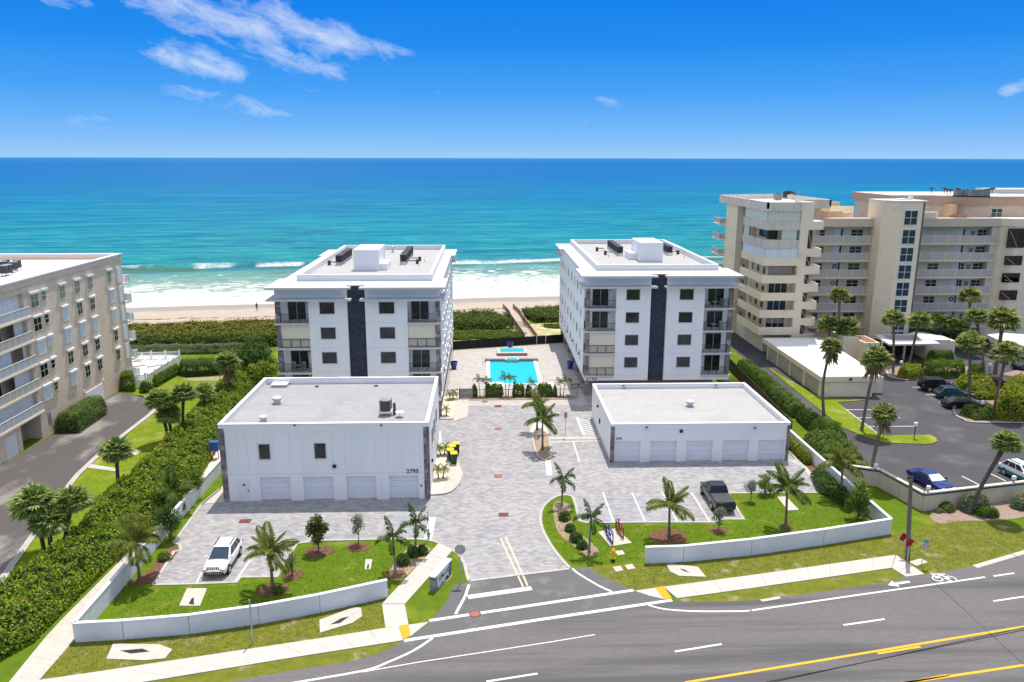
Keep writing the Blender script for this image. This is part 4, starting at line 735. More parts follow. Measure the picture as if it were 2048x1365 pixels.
# ================================================================ right condominium
t = cr_ = thing('condominium_building', 'cream seven storey condominium complex with a glazed stair tower on the right', 'condominium', (60, 130, 0))
Y = 121.5
MB().box(45.4, 49.5, 123.2, 147, 0, 23).box(49.5, 51.4, 123, 150, 0, 23).box(44.3, 45.4, 137, 143.3, 0, 23).box(51.4, 56.6, 131, 150, 0, 23).build('wall', cream, t)
MB().box(45.38, 45.45, 132.5, 137, 2.3, 23).build('recess_wall', taupe, t); MB().box(49.45, 51.4, Y, 123.05, 0, 24.36).build('pier', cream, t)
rp = [(43.9, 121.45), (49.44, 121.45), (49.44, 123.1), (51.42, 123.1), (51.42, 129), (57.3, 129), (57.3, 150.5), (43.9, 147)]
MB().prism(rp, 22.95, 23.3).build('roof_slab', cream_d, t)
for i in range(len(rp)):
    if i in (1, 2): continue
    a, b_ = Vector((*rp[i], 0)), Vector((*rp[(i + 1) % len(rp)], 0)); d = (b_ - a).normalized(); n_ = Vector((-d.y, d.x, 0)) * .3
    MB().prism([a, b_, b_ + n_, a + n_], 23.3, 24.33).build('parapet', cream_d, t)
MB().prism([(44.3, 123.2), (51.1, 123.4), (51.1, 129.4), (57, 129.4), (57, 150.0), (44.3, 146.7)], 23.3, 23.5).build('roof_deck', memb_w, t)
MB().box(45.5, 49.5, 123.1, 123.2, 0, 3.1).build('wall', tan, t)
for k in range(7):
    zt = 21.28 - 2.81 * k; zb = zt - 1.27
    fb = MB().prism([(43.95, 121.5), (49.45, 121.5), (49.45, 121.66), (44.12, 121.66), (44.12, 132.6), (43.95, 132.6)], zb, zt).build('balcony_parapet', cream if k > 3 else cream_d if k < 2 else cream, t)
    MB().prism([(44.12, 121.66), (49.45, 121.66), (49.45, 123.1), (45.4, 123.1), (45.4, 132.6), (44.12, 132.6)], zb, zb + .2).build('balcony_floor', cream, t)
    z0, z1_ = zt, zt + (1.66 if k == 0 else 1.53)
    if k in (0, 2):
        mt = shut_g if k == 0 else shut_w
        for a, b_ in ((44.2, 46.6), (46.6, 49.4)): B(a + .01, b_ - .01, 121.7, 121.76, z0 - .3, z1_).build('roll_shutter', mt, t)
        for a, b_ in ((121.8, 127), (127, 132.4)): B(44.14, 44.2, a + .01, b_ - .01, z0 - .3, z1_).build('roll_shutter', mt, t)
    elif k == 1:
        B(46.6, 49.0, 121.7, 121.76, z0 - .3, z1_).build('roll_shutter', shut_g, t); B(44.8, 46.4, 123.05, 123.1, z0, z1_ - .1).build('sliding_door', glass, t); B(44.14, 44.2, 130, 132.4, z0 - .3, z1_).build('roll_shutter', shut_g, t); window(t, 124, 128.5, z0, z1_ - .1, 45.4, face='-x')
    elif k == 3: B(45.2, 48.8, 122.2, 122.26, z0 - .2, z1_).build('roll_shutter', taupe, t)
    else:
        window(t, 45.6, 48.7, z0 - 1.0, z1_ - .15, 123.1, pane=glass if k != 5 else glass_b, mull=2 if k > 4 else 2, fr=whitem, name='sliding_door')
    if k > 2:
        for y0 in (124.2, 127, 129.6): window(t, y0, y0 + 1.3, z0 - .2, z1_ - .15, 45.4, face='-x', pane=glass, fr=cream)
    zz = zt - .9
    if k: window(t, 134.3, 135.5, zz - .2, zz + 1.0, 45.38, face='-x', fr=taupe)
for k in range(4):
    z = 19.2 - 2.81 * k; B(43.3, 44.3, 143.3, 148, z - .2, z).build('balcony_floor', cream, t); railing(t, 143.4, 148, 43.35, z, face='x', nseg=4, mt=railw, panel=railp); railing(t, 43.35, 44.3, 143.4, z, nseg=1, mt=railw, panel=railp)
for i, zt in enumerate((21.39, 17.11, 14.36, 11.5, 8.61, 5.91, 3.3)):
    B(51.4, 53.1, 121.52, 124, zt - 1.32, zt).build('stair_balcony', cream, t); zn = 20.0 if i == 1 else zt + 1.45
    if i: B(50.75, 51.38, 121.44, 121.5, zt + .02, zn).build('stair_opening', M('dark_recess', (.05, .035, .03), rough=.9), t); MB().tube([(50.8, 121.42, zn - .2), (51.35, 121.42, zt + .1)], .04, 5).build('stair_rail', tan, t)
B(51.42, 53.0, 123.9, 129, 0, 20).build('stair_wall', tan, t)
# middle walkways
def walkway(xa, xb, Yf, tops, par=None):
    MB().box(xa, xb, 130.1, 150, 0, 19.95).build('wall', cream, t); MB().box(xa, xb, 128.4, 130.2, 19.95, 21.3).box(xa, xb, 128.6, 149, 19.95, 20.3).build('fascia', tan, t); B(xa, xb, 128.7, 149, 20.3, 20.36).build('roof_deck', memb_w, t)
    for z in tops:
        B(xa, xb, 128.45, 130.1, z - .2, z).build('walkway_floor', cream, t); railing(t, xa + .05, xb - .05, 128.5, z, nseg=int((xb - xa) / 1.95), mt=railw, panel=railp, h=1.3)
tops = [17.14, 14.3, 11.44, 8.57, 5.71, 2.85]
walkway(53.1, 66.2, 128.5, tops); walkway(70.9, 86.0, 128.5, tops)
YW = 130.1
def door(x, z, wreath=None, mt=stucco_n):
    o = B(x, x + 1.15, YW - .06, YW - .004, z, z + 2.3).build('entry_door', mt, t)
    if wreath: 
        n = 14; c = Vector((x + .58, YW - .12, z + 1.7)); MB().tube([c + Vector((math.cos(2 * math.pi * k / n) * .3, 0, math.sin(2 * math.pi * k / n) * .3)) for k in range(n + 1)], .1, 6).build('wreath', wreath, o)
    B(x + 1.15, x + 1.5, YW - .04, YW - .004, z, z + 2.3).build('sidelight', glass_v, t)
wr1 = M('dark_wreath', (.03, .05, .04), (.1, .1, .1), 9); wr2 = M('pink_wreath', (.5, .25, .22), (.2, .15, .1), 9)
for k, z in enumerate(tops):
    door(58.7, z, wr1 if k == 2 else wr2 if k == 3 else None); window(t, 61.6, 63.7, z + .9, z + 2.25, YW, mull=1, rail=1, pane=glass_g if k == 2 else glass_b if k == 1 else glass); window(t, 56.2, 57.2, z + .9, z + 2.25, YW, rail=1, pane=glass_b); window(t, 65.2, 65.9, z + .9, z + 2.2, YW, rail=1, fr=cream)
    door(79.7, z, wr1 if k == 4 else None); window(t, 85.0 - 1.7, 85.4, z + .9, z + 2.2, YW, mull=1, rail=1, pane=glass_b if k == 1 else glass_v if k in (2, 3) else glass)
    if k in (2, 3, 4): window(t, 75.4, 77.4, z + .9, z + 2.2, YW, mull=1, rail=1, pane=glass_g if k == 2 else glass_v if k == 4 else glass)
    else:
        for x in (75.3, 76.8): B(x, x + 1.3, YW - .08, YW - .004, z + .8, z + 2.2).build('roll_shutter', shut_b, t)
    if k in (2, 3): window(t, 81.2, 81.9, z + .9, z + 2.2, YW, rail=1)
    if k == 1: B(81.4, 82.3, YW - .08, YW - .004, z + .8, z + 2.2).build('roll_shutter', shut_b, t)
    B(82.3, 82.8, YW - .3, YW - .004, z + 1.1, z + 1.9).build('meter_box', aclight, t)
# stair tower
MB().prism([(64.6, 126.2), (66.8, 124.62), (70.4, 124.62), (70.42, 131), (64.6, 131)], 0, 24.2).build('stair_tower_wall', cream, t); MB().prism([(70.42, 125.3), (71.1, 125.3), (71.1, 131), (70.42, 131)], 0, 24.1).build('stair_tower_pier', M('shaded_side_stucco', (.20, .155, .15), (.18, .14, .135), 2), t)  # recessed side strip: its shade is put into the dark stucco colour
MB().prism([(64.5, 126.1), (66.8, 124.5), (71.15, 124.5), (71.2, 131.1), (64.5, 131.1)], 24.2, 24.4).build('roof_slab', memb_w, t)
for zt in (22.9, 19.83, 16.95, 14.1, 11.24, 8.38, 5.5, 2.9): window(t, 67.42, 69.7, max(.4, zt - 2.42), zt, 124.62, mull=1, rail=1, fw=.1, dep=.08, pane=glass_b)
B(67.6, 69.2, 127, 128.5, 24.4, 24.6).build('roof_hatch', capw, t); MB().lathe([(.35, 0), (.35, .4), (.45, .5)], 12, (70, 128, 24.4)).build('roof_vent', capw, t)
# pier and right wing
MB().prism([(86.0, 129.2), (88.3, 127.4), (112, 127.4), (112, 150), (86.0, 150)], 0, 20.2).build('wall', cream, t); B(84.9, 86.0, 128.6, 130.1, 0, 19.95).build('pier', tan, t)
MB().prism([(85.9, 129.1), (88.2, 127.2), (90, 127.2), (91, 126.3), (112, 126.3), (112, 127.5), (86, 131)], 20.0, 21.3).build('parapet', cream, t)
b2 = lambda x, y: (1740 + x / 6.5, 370 + y / 6.5); b4 = lambda x, y: (1740 + x / 6.203, 560 + y / 6.203)
for f, (x0, y0, x1, y1) in ((b2, (1805, 570, 2001, 818)), (b2, (1758, 925, 1970, 1045)), (b2, (1724, 1150, 1938, 1268)), (b4, (1645, -30, 1838, 30)), (b4, (1617, 132, 1815, 250))):
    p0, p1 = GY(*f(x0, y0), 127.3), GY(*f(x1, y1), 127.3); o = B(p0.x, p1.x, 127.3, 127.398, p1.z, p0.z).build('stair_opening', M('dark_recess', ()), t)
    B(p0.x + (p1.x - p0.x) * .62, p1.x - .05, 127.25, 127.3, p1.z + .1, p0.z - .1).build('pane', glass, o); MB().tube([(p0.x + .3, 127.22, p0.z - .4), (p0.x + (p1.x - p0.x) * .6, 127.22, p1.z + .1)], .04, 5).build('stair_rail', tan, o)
# penthouse on the right
MB().prism([(71.3, 136.5), (78.5, 136.5), (82.5, 133.3), (86, 132.2), (112, 132.2), (112, 150), (71.3, 150)], 20.36, 23.3).build('penthouse_wall', peach if False else tan, t)
MB().prism([(71.0, 136.2), (78, 136.2), (82, 133), (86.2, 131.9), (112, 131.9), (112, 151), (71, 151)], 23.3, 24.7).build('fascia', M('rose_beige_stucco', (.50, .36, .27), (.44, .32, .24), 2, .9), t)
MB().prism([(71.4, 136.6), (78.2, 136.6), (82.2, 133.4), (86.3, 132.3), (112, 132.3), (112, 150.7), (71.4, 150.7)], 24.7, 24.74).build('roof_deck', memb_w, t)
for x0, x1, yy in ((72.6, 73.6, 136.48), (86.6, 88.6, 132.18), (94.2, 96.2, 132.18)): window(t, x0, x1, 21.2, 22.7, yy, mull=1, rail=1, pane=glass_g)
MB().prism([(71.2, 128.7), (75, 128.7), (75.6, 129.2), (75.6, 129.5), (71.2, 129.5)], 21.3, 22.3).build('terrace_wall', cream, t); B(79.2, 82, 131.5, 132.2, 20.4, 21.6).build('planter', M('terracotta', (.4, .18, .1), rough=.8), t); B(79.8, 80.3, 131.8, 136.4, 20.4, 23.3).build('terrace_pier', peach, t)
B(56.8, 66.5, 146, 147, 20.36, 23.0).build('terrace_wall', peach, t); B(57, 60.5, 131.4, 131.9, 20.36, 22.3).build('terrace_wall', peach, t); MB().prism([(60.5, 131.4), (63, 133.5), (63, 133.9), (60.5, 131.9)], 20.36, 22.0).build('terrace_wall', peach, t); B(62.2, 66.4, 140, 140.4, 20.36, 22.6).build('terrace_wall', cream, t)
B(GY(1998, 378, 142).x, 112, 142, 149, 24.74, GY(1998, 379, 142).z).build('penthouse_core', M('pale_grey_stucco', (.5, .5, .5), (.46, .46, .47), 2), t)
for i, (px, lab) in enumerate((((1915, 394), 'left'), ((1930, 394), 'second'), ((1945, 395), 'middle'), ((1958, 395), 'fourth'), ((1970, 395), 'right'))):
    q = G(*px, 24.74); a = thing('air_conditioner', lab + ' grey unit in the roof row of the cream penthouse', 'air conditioner', q, 0, 'units on the cream penthouse roof'); B(q.x - .5, q.x + .5, q.y - .5, q.y + .5, 24.95, 25.9).build('cabinet', aclight, a); B(q.x - .55, q.x + .55, q.y - .55, q.y + .55, 24.74, 24.95).build('stand', blackm, a); MB().lathe([(.42, 0), (.4, .08)], 12, (q.x, q.y, 25.9)).build('fan_grille', blackm, a)
for i, (u, v) in enumerate(((1888, 388), (1894, 391), (1900, 391), (1915, 389), (1973, 391), (1978, 390), (1862, 388), (1984, 388))):
    q = G(u, v, 24.74); a = thing('exhaust_vent', ['third', 'fourth', 'fifth', 'tall sixth', 'seventh', 'eighth', 'leftmost', 'rightmost'][i] + ' dark mushroom exhaust cap from the left on the cream penthouse roof', 'vent', q, 0, 'exhaust caps on the penthouse roof'); MB().tube([q, q + Vector((0, 0, 1.0))], .07, 6).build('pipe', blackm, a); MB().lathe([(.16, 0), (.42, .1), (.4, .28), (.12, .36)], 10, q + Vector((0, 0, .8))).build('cap', M('oxblood_cap', (.05, .02, .03), rough=.5), a)
for i, (u, v, s, mt, lab) in enumerate(((1576, 398, .75, acgrey, 'dark blue box unit'), (1555, 401, .6, aclight, 'long grey unit'), (1587, 399, .55, aclight, 'small grey unit'))):
    q = G(u, v, 23.5); a = thing('air_conditioner', lab + ' on the roof of the cream end tower', 'air conditioner', q); B(q.x - s, q.x + s, q.y - s, q.y + s, 23.75, 23.75 + 1.5 * s).build('cabinet', mt, a); B(q.x - s, q.x + s, q.y - s * .8, q.y + s * .8, 23.5, 23.75).build('stand', galv, a); MB().lathe([(s * .8, 0), (s * .7, .1)], 12, (q.x, q.y, 23.75 + 1.5 * s)).build('fan_grille', blackm, a)
# low white-roofed garage block on the right
g = thing('garage_building', 'long low cream garage with a bright white flat roof beside the driveway', 'garage', (48, 108, 0))
MB().box(44.5, 51.4, 97.9, 118, 0, 2.25).build('wall', cream, g); MB().box(51.3, 53.6, 99.5, 118, 0, 2.25).build('wall', cream, g)
MB().prism([(44.1, 97.55), (52.3, 97.55), (53.9, 120.3), (44.3, 120.3)], 2.25, 2.92).build('fascia', cream, g); MB().prism([(44.2, 97.65), (52.2, 97.65), (53.8, 120.2), (44.4, 120.2)], 2.92, 2.97).build('roof_deck', M('bright_roof', (.86, .85, .84), (.8, .79, .78), 1.0, c3=(.7, .66, .6), sc3=.5, t3=(.6, .8)), g)
for y in (98.1, 103.4, 108.5, 113.4, 117.6): B(44.35, 44.55, y, y + .35, 0, 2.25).build('pilaster', cream, g)
for y in (98.5, 103.8, 108.9, 113.8): B(44.44, 44.5, y + .1, y + 4.6, .1, 2.1).build('wall_panel', M('greige_panel', (.46, .42, .30), (.43, .39, .29), 2), g)
B(45.6, 50.3, 97.82, 97.9, .1, 2.1).build('wall_panel', cream, g); B(44.5, 44.9, 97.8, 97.9, 0, 2.25).build('pilaster', cream, g); q = GY(1702, 753, 97.5); wall_lamp(g, q.x, 97.54, 2.6)
# entry pavilion
g = thing('entry_pavilion', 'small cream entry pavilion with a flat white roof and a dark carport', 'pavilion', (70, 117, 0))
z4b = lambda x, y: (1740 + x / 6.203, 560 + y / 6.203)
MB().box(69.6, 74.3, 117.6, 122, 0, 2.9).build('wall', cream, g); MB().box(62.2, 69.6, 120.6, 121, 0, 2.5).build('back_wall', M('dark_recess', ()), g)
MB().prism([tuple(G(*z4b(*p), 3.1)) for p in ((240, 800), (870, 790), (780, 745), (1000, 745), (720, 655), (560, 640), (470, 672), (45, 680))], 2.85, 3.1).build('roof', memb_w, g)
MB().prism([tuple(G(*z4b(*p), 3.12)) for p in ((300, 775), (640, 765), (560, 685), (160, 688))], 3.1, 3.13).build('roof_inset', memb, g); 
for x in (62.3, 66.0): B(x, x + .25, 117.4, 117.65, 0, 2.85).build('post', cream, g)
MB().box(56.2, 58.6, 117.5, 121.8, 0, 3.6).box(58.6, 61.0, 115.5, 120.5, 0, 3.2).build('wall', cream, g); MB().box(58.9, 60.7, 115.8, 120.2, 3.2, 3.24).build('trellis', M('brown_trellis', (.25, .14, .09), rough=.9), g)
g = thing('carport', 'pale blue-grey flat canopy behind the palms at the right edge', 'carport', (88, 117, 0))
MB().prism([tuple(G(*z4b(*p), 3.4)) for p in ((1450, 680), (1590, 745), (1911, 820), (2150, 830), (2150, 690), (1640, 660))], 3.2, 3.4).build('roof', memb_w, g)
for x in (80, 86, 92): B(x, x + .2, 112.5, 112.7, 0, 3.2).build('post', cream, g)
# ================================================================ boundary walls
def bwall(lab, pts, h, th, mts, cap=.06, capmt=capw, group=None, npan=1, stripe=None, post=False):
    w_ = thing('boundary_wall', lab, 'wall', (*pts[0][:2], 0), 0, group); pts = [Vector((p[0], p[1], 0)) for p in pts]
    for i in range(len(pts) - 1):
        a, b_ = pts[i], pts[i + 1]; d = (b_ - a).normalized(); n_ = Vector((-d.y, d.x, 0)); n = npan if isinstance(npan, int) else npan[i]
        for k in range(n):
            p, q = a.lerp(b_, k / n), a.lerp(b_, (k + 1) / n); g0 = p + d * .02; g1 = q - d * .02
            MB().prism([g0 - n_ * th / 2, g1 - n_ * th / 2, g1 + n_ * th / 2, g0 + n_ * th / 2], -.05, h).build('wall_panel', mts, w_)
            MB().prism([p - n_ * (th / 2 + .03), q - n_ * (th / 2 + .03), q + n_ * (th / 2 + .03), p + n_ * (th / 2 + .03)], h, h + cap).build('coping', capmt, w_)
            if post: MB().prism([q - d * .2 - n_ * (th / 2 + .04), q + d * .2 - n_ * (th / 2 + .04), q + d * .2 + n_ * (th / 2 + .04), q - d * .2 + n_ * (th / 2 + .04)], -.05, h + cap + .01).build('pier', mts, w_)
            if stripe: MB().prism([p - n_ * (th / 2 + .035), q - n_ * (th / 2 + .035), q + n_ * (th / 2 + .035), p + n_ * (th / 2 + .035)], h - .16, h - .03).build('tile_band', stripe, w_)
    return w_
ww = M('white_wall_paint', (.74, .745, .76), (.68, .69, .71), .9, .85, c3=(.60, .62, .64), sc3=.6, t3=(.55, .8))
bwall('white boundary wall along the left garden, turning back beside the hedge', [(-7.25, 51.0), (-11.74, 49.2), (-15.6, 47.95), (-19.9, 46.95), (-24.0, 46.45), (-27.05, 46.25), (-27.05, 55), (-27.0, 64), (-26.85, 73), (-26.8, 82)], 1.35, .22, ww, npan=[1, 1, 1, 1, 1, 2, 2, 2, 2])
bwall('white boundary wall along the right garden, turning back beside the shrubs', [(12.35, 55.25), (15.4, 55.35), (21.1, 56.3), (27.6, 57.8), (34.1, 59.5), (34.0, 68), (33.95, 76.5), (33.95, 86)], 1.35, .22, ww, npan=[1, 1, 1, 1, 1, 2, 2])
bluet = M('navy_tile', (.01, .012, .09), (.015, .03, .14), 20, .4)
crm = M('cream_wall_paint', (.60, .53, .39), (.55, .48, .35), 1.2, .9, c3=(.5, .44, .33), sc3=.5, t3=(.5, .8))
cwall = bwall('cream lot wall with a navy tile band under its coping', [(34.8, 70.6), (38.0, 69.2), (39.25, 63.75), (50.1, 66.0), (58, 67.6), (80, 72.3)], 1.68, .28, crm, .12, M('cream_coping', (.72, .66, .5), (.66, .6, .45), 2), stripe=bluet, npan=[1, 2, 2, 2, 4])
# dark wooden fence right of the right garage
f = thing('wooden_fence', 'dark brown board fence between the right white garage and the hedges', 'fence', (37, 100, 0)); wd = M('dark_fence_wood', (.10, .07, .05), (.06, .045, .035), 4)
P0, P1 = Vector((34.9, 83.5, 0)), Vector((37.2, 124, 0)); n = 27
for k in range(n):
    p, q = P0.lerp(P1, k / n), P0.lerp(P1, (k + 1) / n); d = (q - p).normalized(); n_ = Vector((-d.y, d.x, 0)) * .025
    MB().prism([p + d * .06 - n_, q - d * .06 - n_, q - d * .06 + n_, p + d * .06 + n_], .05, 1.75).build('board_panel', wd, f); MB().box(p.x - .06, p.x + .06, p.y - .06, p.y + .06, 0, 1.85).build('post', wd, f)
# ================================================================ VEGETATION
def lf(name, *cols, rough=.55, spec=.25):
    n = len(cols); k = cols[0]; return M(name, cols[0], (k[0] * .55, k[1] * .6, k[2] * .6), sc_=.9, sharp=(.5, .72), island=[(i / n, c) for i, c in enumerate(cols)], rough=rough, spec=spec, trans=.45)
L_grape = lf('sea_grape_leaves', (0.242, 0.371, 0.022), (0.092, 0.186, 0.022), (0.371, 0.483, 0.028), (0.148, 0.260, 0.022), (0.483, 0.445, 0.055), (0.074, 0.148, 0.018))
L_grape2 = lf('dune_scrub_leaves', (0.351, 0.299, 0.035), (0.176, 0.194, 0.026), (0.491, 0.351, 0.061), (0.124, 0.176, 0.021), (0.229, 0.264, 0.026), (0.421, 0.264, 0.070))
L_dune = lf('dark_dune_leaves', (0.098, 0.176, 0.023), (0.176, 0.234, 0.029), (0.069, 0.117, 0.023), (0.254, 0.293, 0.039), (0.195, 0.176, 0.039))
L_dark = lf('dark_hedge_leaves', (0.064, 0.138, 0.022), (0.092, 0.184, 0.028), (0.046, 0.092, 0.018), (0.129, 0.221, 0.037))
L_hedge = lf('green_hedge_leaves', (0.128, 0.240, 0.019), (0.080, 0.176, 0.019), (0.192, 0.320, 0.032), (0.096, 0.160, 0.019))
L_lime = lf('lime_leaves', (0.345, 0.380, 0.023), (0.230, 0.299, 0.023), (0.437, 0.437, 0.034), (0.138, 0.207, 0.014))
L_soft = lf('soft_green_leaves', (0.176, 0.270, 0.054), (0.135, 0.216, 0.041), (0.243, 0.338, 0.081), (0.095, 0.162, 0.027))
L_silver = lf('silver_leaves', (0.260, 0.312, 0.234), (0.169, 0.221, 0.156), (0.364, 0.416, 0.325), (0.104, 0.143, 0.091))
L_grey = lf('grey_green_leaves', (0.221, 0.286, 0.143), (0.156, 0.221, 0.104), (0.286, 0.338, 0.182))
L_vine = lf('bright_vine_leaves', (.20, .30, .015), (.13, .22, .012), (.28, .36, .03))
L_sabal = lf('sabal_leaf', (0.235, 0.331, 0.070), (0.165, 0.261, 0.055), (0.331, 0.426, 0.097), (0.551, 0.551, 0.220), (0.138, 0.220, 0.055))
L_sabal2 = lf('sabal_leaf_olive', (0.276, 0.340, 0.064), (0.170, 0.255, 0.043), (0.425, 0.446, 0.149), (0.595, 0.552, 0.255), (0.128, 0.191, 0.043))
L_dead = lf('dead_frond', (0.420, 0.294, 0.168), (0.308, 0.210, 0.126), (0.532, 0.406, 0.252))
L_coco = lf('coconut_leaf', (0.138, 0.196, 0.023), (0.092, 0.149, 0.017), (0.207, 0.241, 0.034), (0.276, 0.241, 0.057))
L_cocod = lf('coconut_leaf_dark', (0.081, 0.149, 0.017), (0.057, 0.115, 0.014), (0.127, 0.196, 0.023), (0.184, 0.207, 0.034))
L_fox = lf('foxtail_leaf', (0.070, 0.140, 0.021), (0.049, 0.105, 0.017), (0.112, 0.182, 0.028))
L_pink = lf('pink_blossom', (.70, .25, .25), (.6, .3, .3)); 
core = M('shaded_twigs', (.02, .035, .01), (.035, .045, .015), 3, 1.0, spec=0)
trunkm = M('palm_trunk', (.24, .19, .15), (.13, .105, .085), 2.5, .95, .03, 10, stretch=(1, 1, 3.5), spec=.1); trunkd = M('dark_palm_trunk', (.15, .12, .095), (.08, .065, .05), 2.5, .95, .03, 10, stretch=(1, 1, 3.5), spec=.1)
bark = M('bark', (.20, .15, .11), (.12, .09, .07), 5, .95)
def pin(P, poly):
    x, y = P[:, 0], P[:, 1]; ins = np.zeros(len(P), bool); n = len(poly)
    for i in range(n):
        (x1, y1), (x2, y2) = poly[i], poly[(i + 1) % n]
        c = ((y1 > y) != (y2 > y)) & (x < (x2 - x1) * (y - y1) / ((y2 - y1) if y2 != y1 else 1e-9) + x1); ins ^= c
    return ins
def pdist(P, poly):
    d = np.full(len(P), 1e9); n = len(poly)
    for i in range(n):
        a = np.array(poly[i]); b_ = np.array(poly[(i + 1) % n]); ab = b_ - a; t = np.clip(((P - a) @ ab) / max(1e-9, ab @ ab), 0, 1); d = np.minimum(d, np.linalg.norm(P - (a + t[:, None] * ab), axis=1))
    return d
def lump(x, y, f=1.0, seed=0.0):
    return (np.sin(x * f * 1.3 + 2.1 * np.sin(y * f * .9 + seed)) * np.cos(y * f * 1.1 + 1.7 * np.sin(x * f * .7 + seed * 2)) + .6 * np.sin(x * f * 2.9 + y * f * 2.3 + seed * 3) * np.cos(y * f * 3.3 - x * f * 1.9)) / 1.6
def leafmesh(name, C, Nn, size, aspect=.6, tilt=.7):
    """one small rhombic leaf per point, facing roughly along its normal"""
    n = len(C); Nn = Nn / np.maximum(1e-6, np.linalg.norm(Nn, axis=1))[:, None] + rng.normal(0, tilt * .6, (n, 3)); Nn /= np.linalg.norm(Nn, axis=1)[:, None]
    r_ = rng.normal(size=(n, 3)); u = np.cross(Nn, r_); u /= np.linalg.norm(u, axis=1)[:, None]; v = np.cross(Nn, u); s = size * rng.uniform(.65, 1.35, n)[:, None]
    V = np.empty((n, 4, 3)); V[:, 0] = C - u * s * .5; V[:, 1] = C - v * s * .5 * aspect; V[:, 2] = C + u * s * .5; V[:, 3] = C + v * s * .5 * aspect
    me = bpy.data.meshes.new(name); me.vertices.add(4 * n); me.vertices.foreach_set('co', V.reshape(-1)); me.loops.add(4 * n); me.loops.foreach_set('vertex_index', np.arange(4 * n, dtype=np.int32))
    me.polygons.add(n); me.polygons.foreach_set('loop_start', np.arange(0, 4 * n, 4, dtype=np.int32)); me.update(calc_edges=True); me.validate(); return me
def bush(name, lab, cat, poly, h, r, mt, leaf=.14, dens=60, px=True, z0=0.0, group=None, kind=None, lumpy=.18, f=1.0, hvar=.0, aspect=.6, parts=True, tilt=.8):
    """hedge, shrub or scrub: dark twiggy core under a skin of separate leaves"""
    poly = [tuple(G(*p)[:2]) for p in poly] if px else [tuple(p[:2]) for p in poly]
    A = np.array(poly); lo, hi = A.min(0), A.max(0); seed = rnd.uniform(0, 9)
    area = .5 * abs(np.dot(A[:, 0], np.roll(A[:, 1], 1)) - np.dot(A[:, 1], np.roll(A[:, 0], 1))); per = np.linalg.norm(A - np.roll(A, 1, 0), axis=1).sum()
    def H(P):
        d = pdist(P, poly); e = np.clip(d / r, 0, 1); e = np.sqrt(1 - (1 - e) ** 2); e = np.maximum(e, 0)
        return h * e * (1 + lumpy * lump(P[:, 0], P[:, 1], f, seed)) * (1 - hvar * .5 + hvar * .5 * lump(P[:, 0], P[:, 1], f * .25, seed + 3))
    n = int((area + per * h * .8) * dens); P = rng.uniform(lo, hi, (int(n * 1.2 * (hi - lo).prod() / max(area, .01)), 2)); P = P[pin(P, poly)][:n]
    if len(P) == 0: return None
    # extra leaves on the flanks
    nx = int(per * h * dens * .8); PX = rng.uniform(lo, hi, (min(400000, int(nx * 1.3 * (hi - lo).prod() / max(per * r * .7, .01)) + 10), 2)); PX = PX[pin(PX, poly)]; dx_ = pdist(PX, poly) if len(PX) else np.zeros(0); PX = PX[rng.uniform(0, 1, len(PX)) > dx_ / (r * .75)][:nx]; P = np.concatenate([P, PX])
    m_ = int(per * h * dens * .9); t = rng.uniform(0, 1, m_); i0 = rng.integers(0, len(poly), m_); lens = np.linalg.norm(A - np.roll(A, -1, 0), axis=1); i0 = rng.choice(len(poly), m_, p=lens / lens.sum())
    E2 = A[i0] + (np.roll(A, -1, 0)[i0] - A[i0]) * t[:, None]; c = A.mean(0); 
    dn = np.roll(A, -1, 0)[i0] - A[i0]; nn = np.stack([dn[:, 1], -dn[:, 0]], 1) / np.maximum(1e-6, np.linalg.norm(dn, axis=1))[:, None]
    sgn = 1 if np.dot(A[:, 0], np.roll(A[:, 1], -1)) - np.dot(A[:, 1], np.roll(A[:, 0], -1)) > 0 else -1; nn *= sgn
    ins = rng.uniform(0, 1, m_) * min(r, .5) * .9; E3 = E2 - nn * ins[:, None]; hz = H(E3 - nn * .05) ; hz = np.where(pin(E3, poly), hz, 0.2); zE = rng.uniform(.02, 1, m_) * hz
    z = H(P); eps = .12; gx = (H(P + [eps, 0]) - z) / eps; gy = (H(P + [0, eps]) - z) / eps
    C = np.concatenate([np.column_stack([P, z * rng.uniform(.82, 1.04, len(P)) + z0]), np.column_stack([E3, zE + z0])])
    Nn = np.concatenate([np.column_stack([-np.clip(gx, -2, 2), -np.clip(gy, -2, 2), np.ones(len(P))]), np.column_stack([nn, np.full(m_, .5)])])
    base = Vector((float(A[:, 0].mean()), float(A[:, 1].mean()), z0))
    if kind: t_ = None
    else: t_ = thing(name, lab, cat, base, 0, group)
    off = np.array(base) if t_ is not None else np.zeros(3)
    me = leafmesh('leaves', C - off, Nn, leaf, aspect, tilt); o = link('foliage' if t_ is not None else name, me, mt, t_)
    if kind: tag(o, lab, cat, group, kind)
    # core
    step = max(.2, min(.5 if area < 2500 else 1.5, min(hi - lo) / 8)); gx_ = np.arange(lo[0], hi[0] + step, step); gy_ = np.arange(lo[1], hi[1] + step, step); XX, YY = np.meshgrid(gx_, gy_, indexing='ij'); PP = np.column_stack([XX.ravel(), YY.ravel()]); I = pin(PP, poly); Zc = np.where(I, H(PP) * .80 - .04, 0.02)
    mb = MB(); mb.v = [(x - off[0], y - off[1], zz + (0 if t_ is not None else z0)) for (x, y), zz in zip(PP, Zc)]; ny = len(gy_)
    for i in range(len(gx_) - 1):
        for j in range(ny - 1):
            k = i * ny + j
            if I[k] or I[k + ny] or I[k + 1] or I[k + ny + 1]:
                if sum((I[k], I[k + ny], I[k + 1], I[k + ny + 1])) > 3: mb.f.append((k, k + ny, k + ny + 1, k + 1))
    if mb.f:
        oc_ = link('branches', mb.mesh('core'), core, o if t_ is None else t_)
    return t_ or o
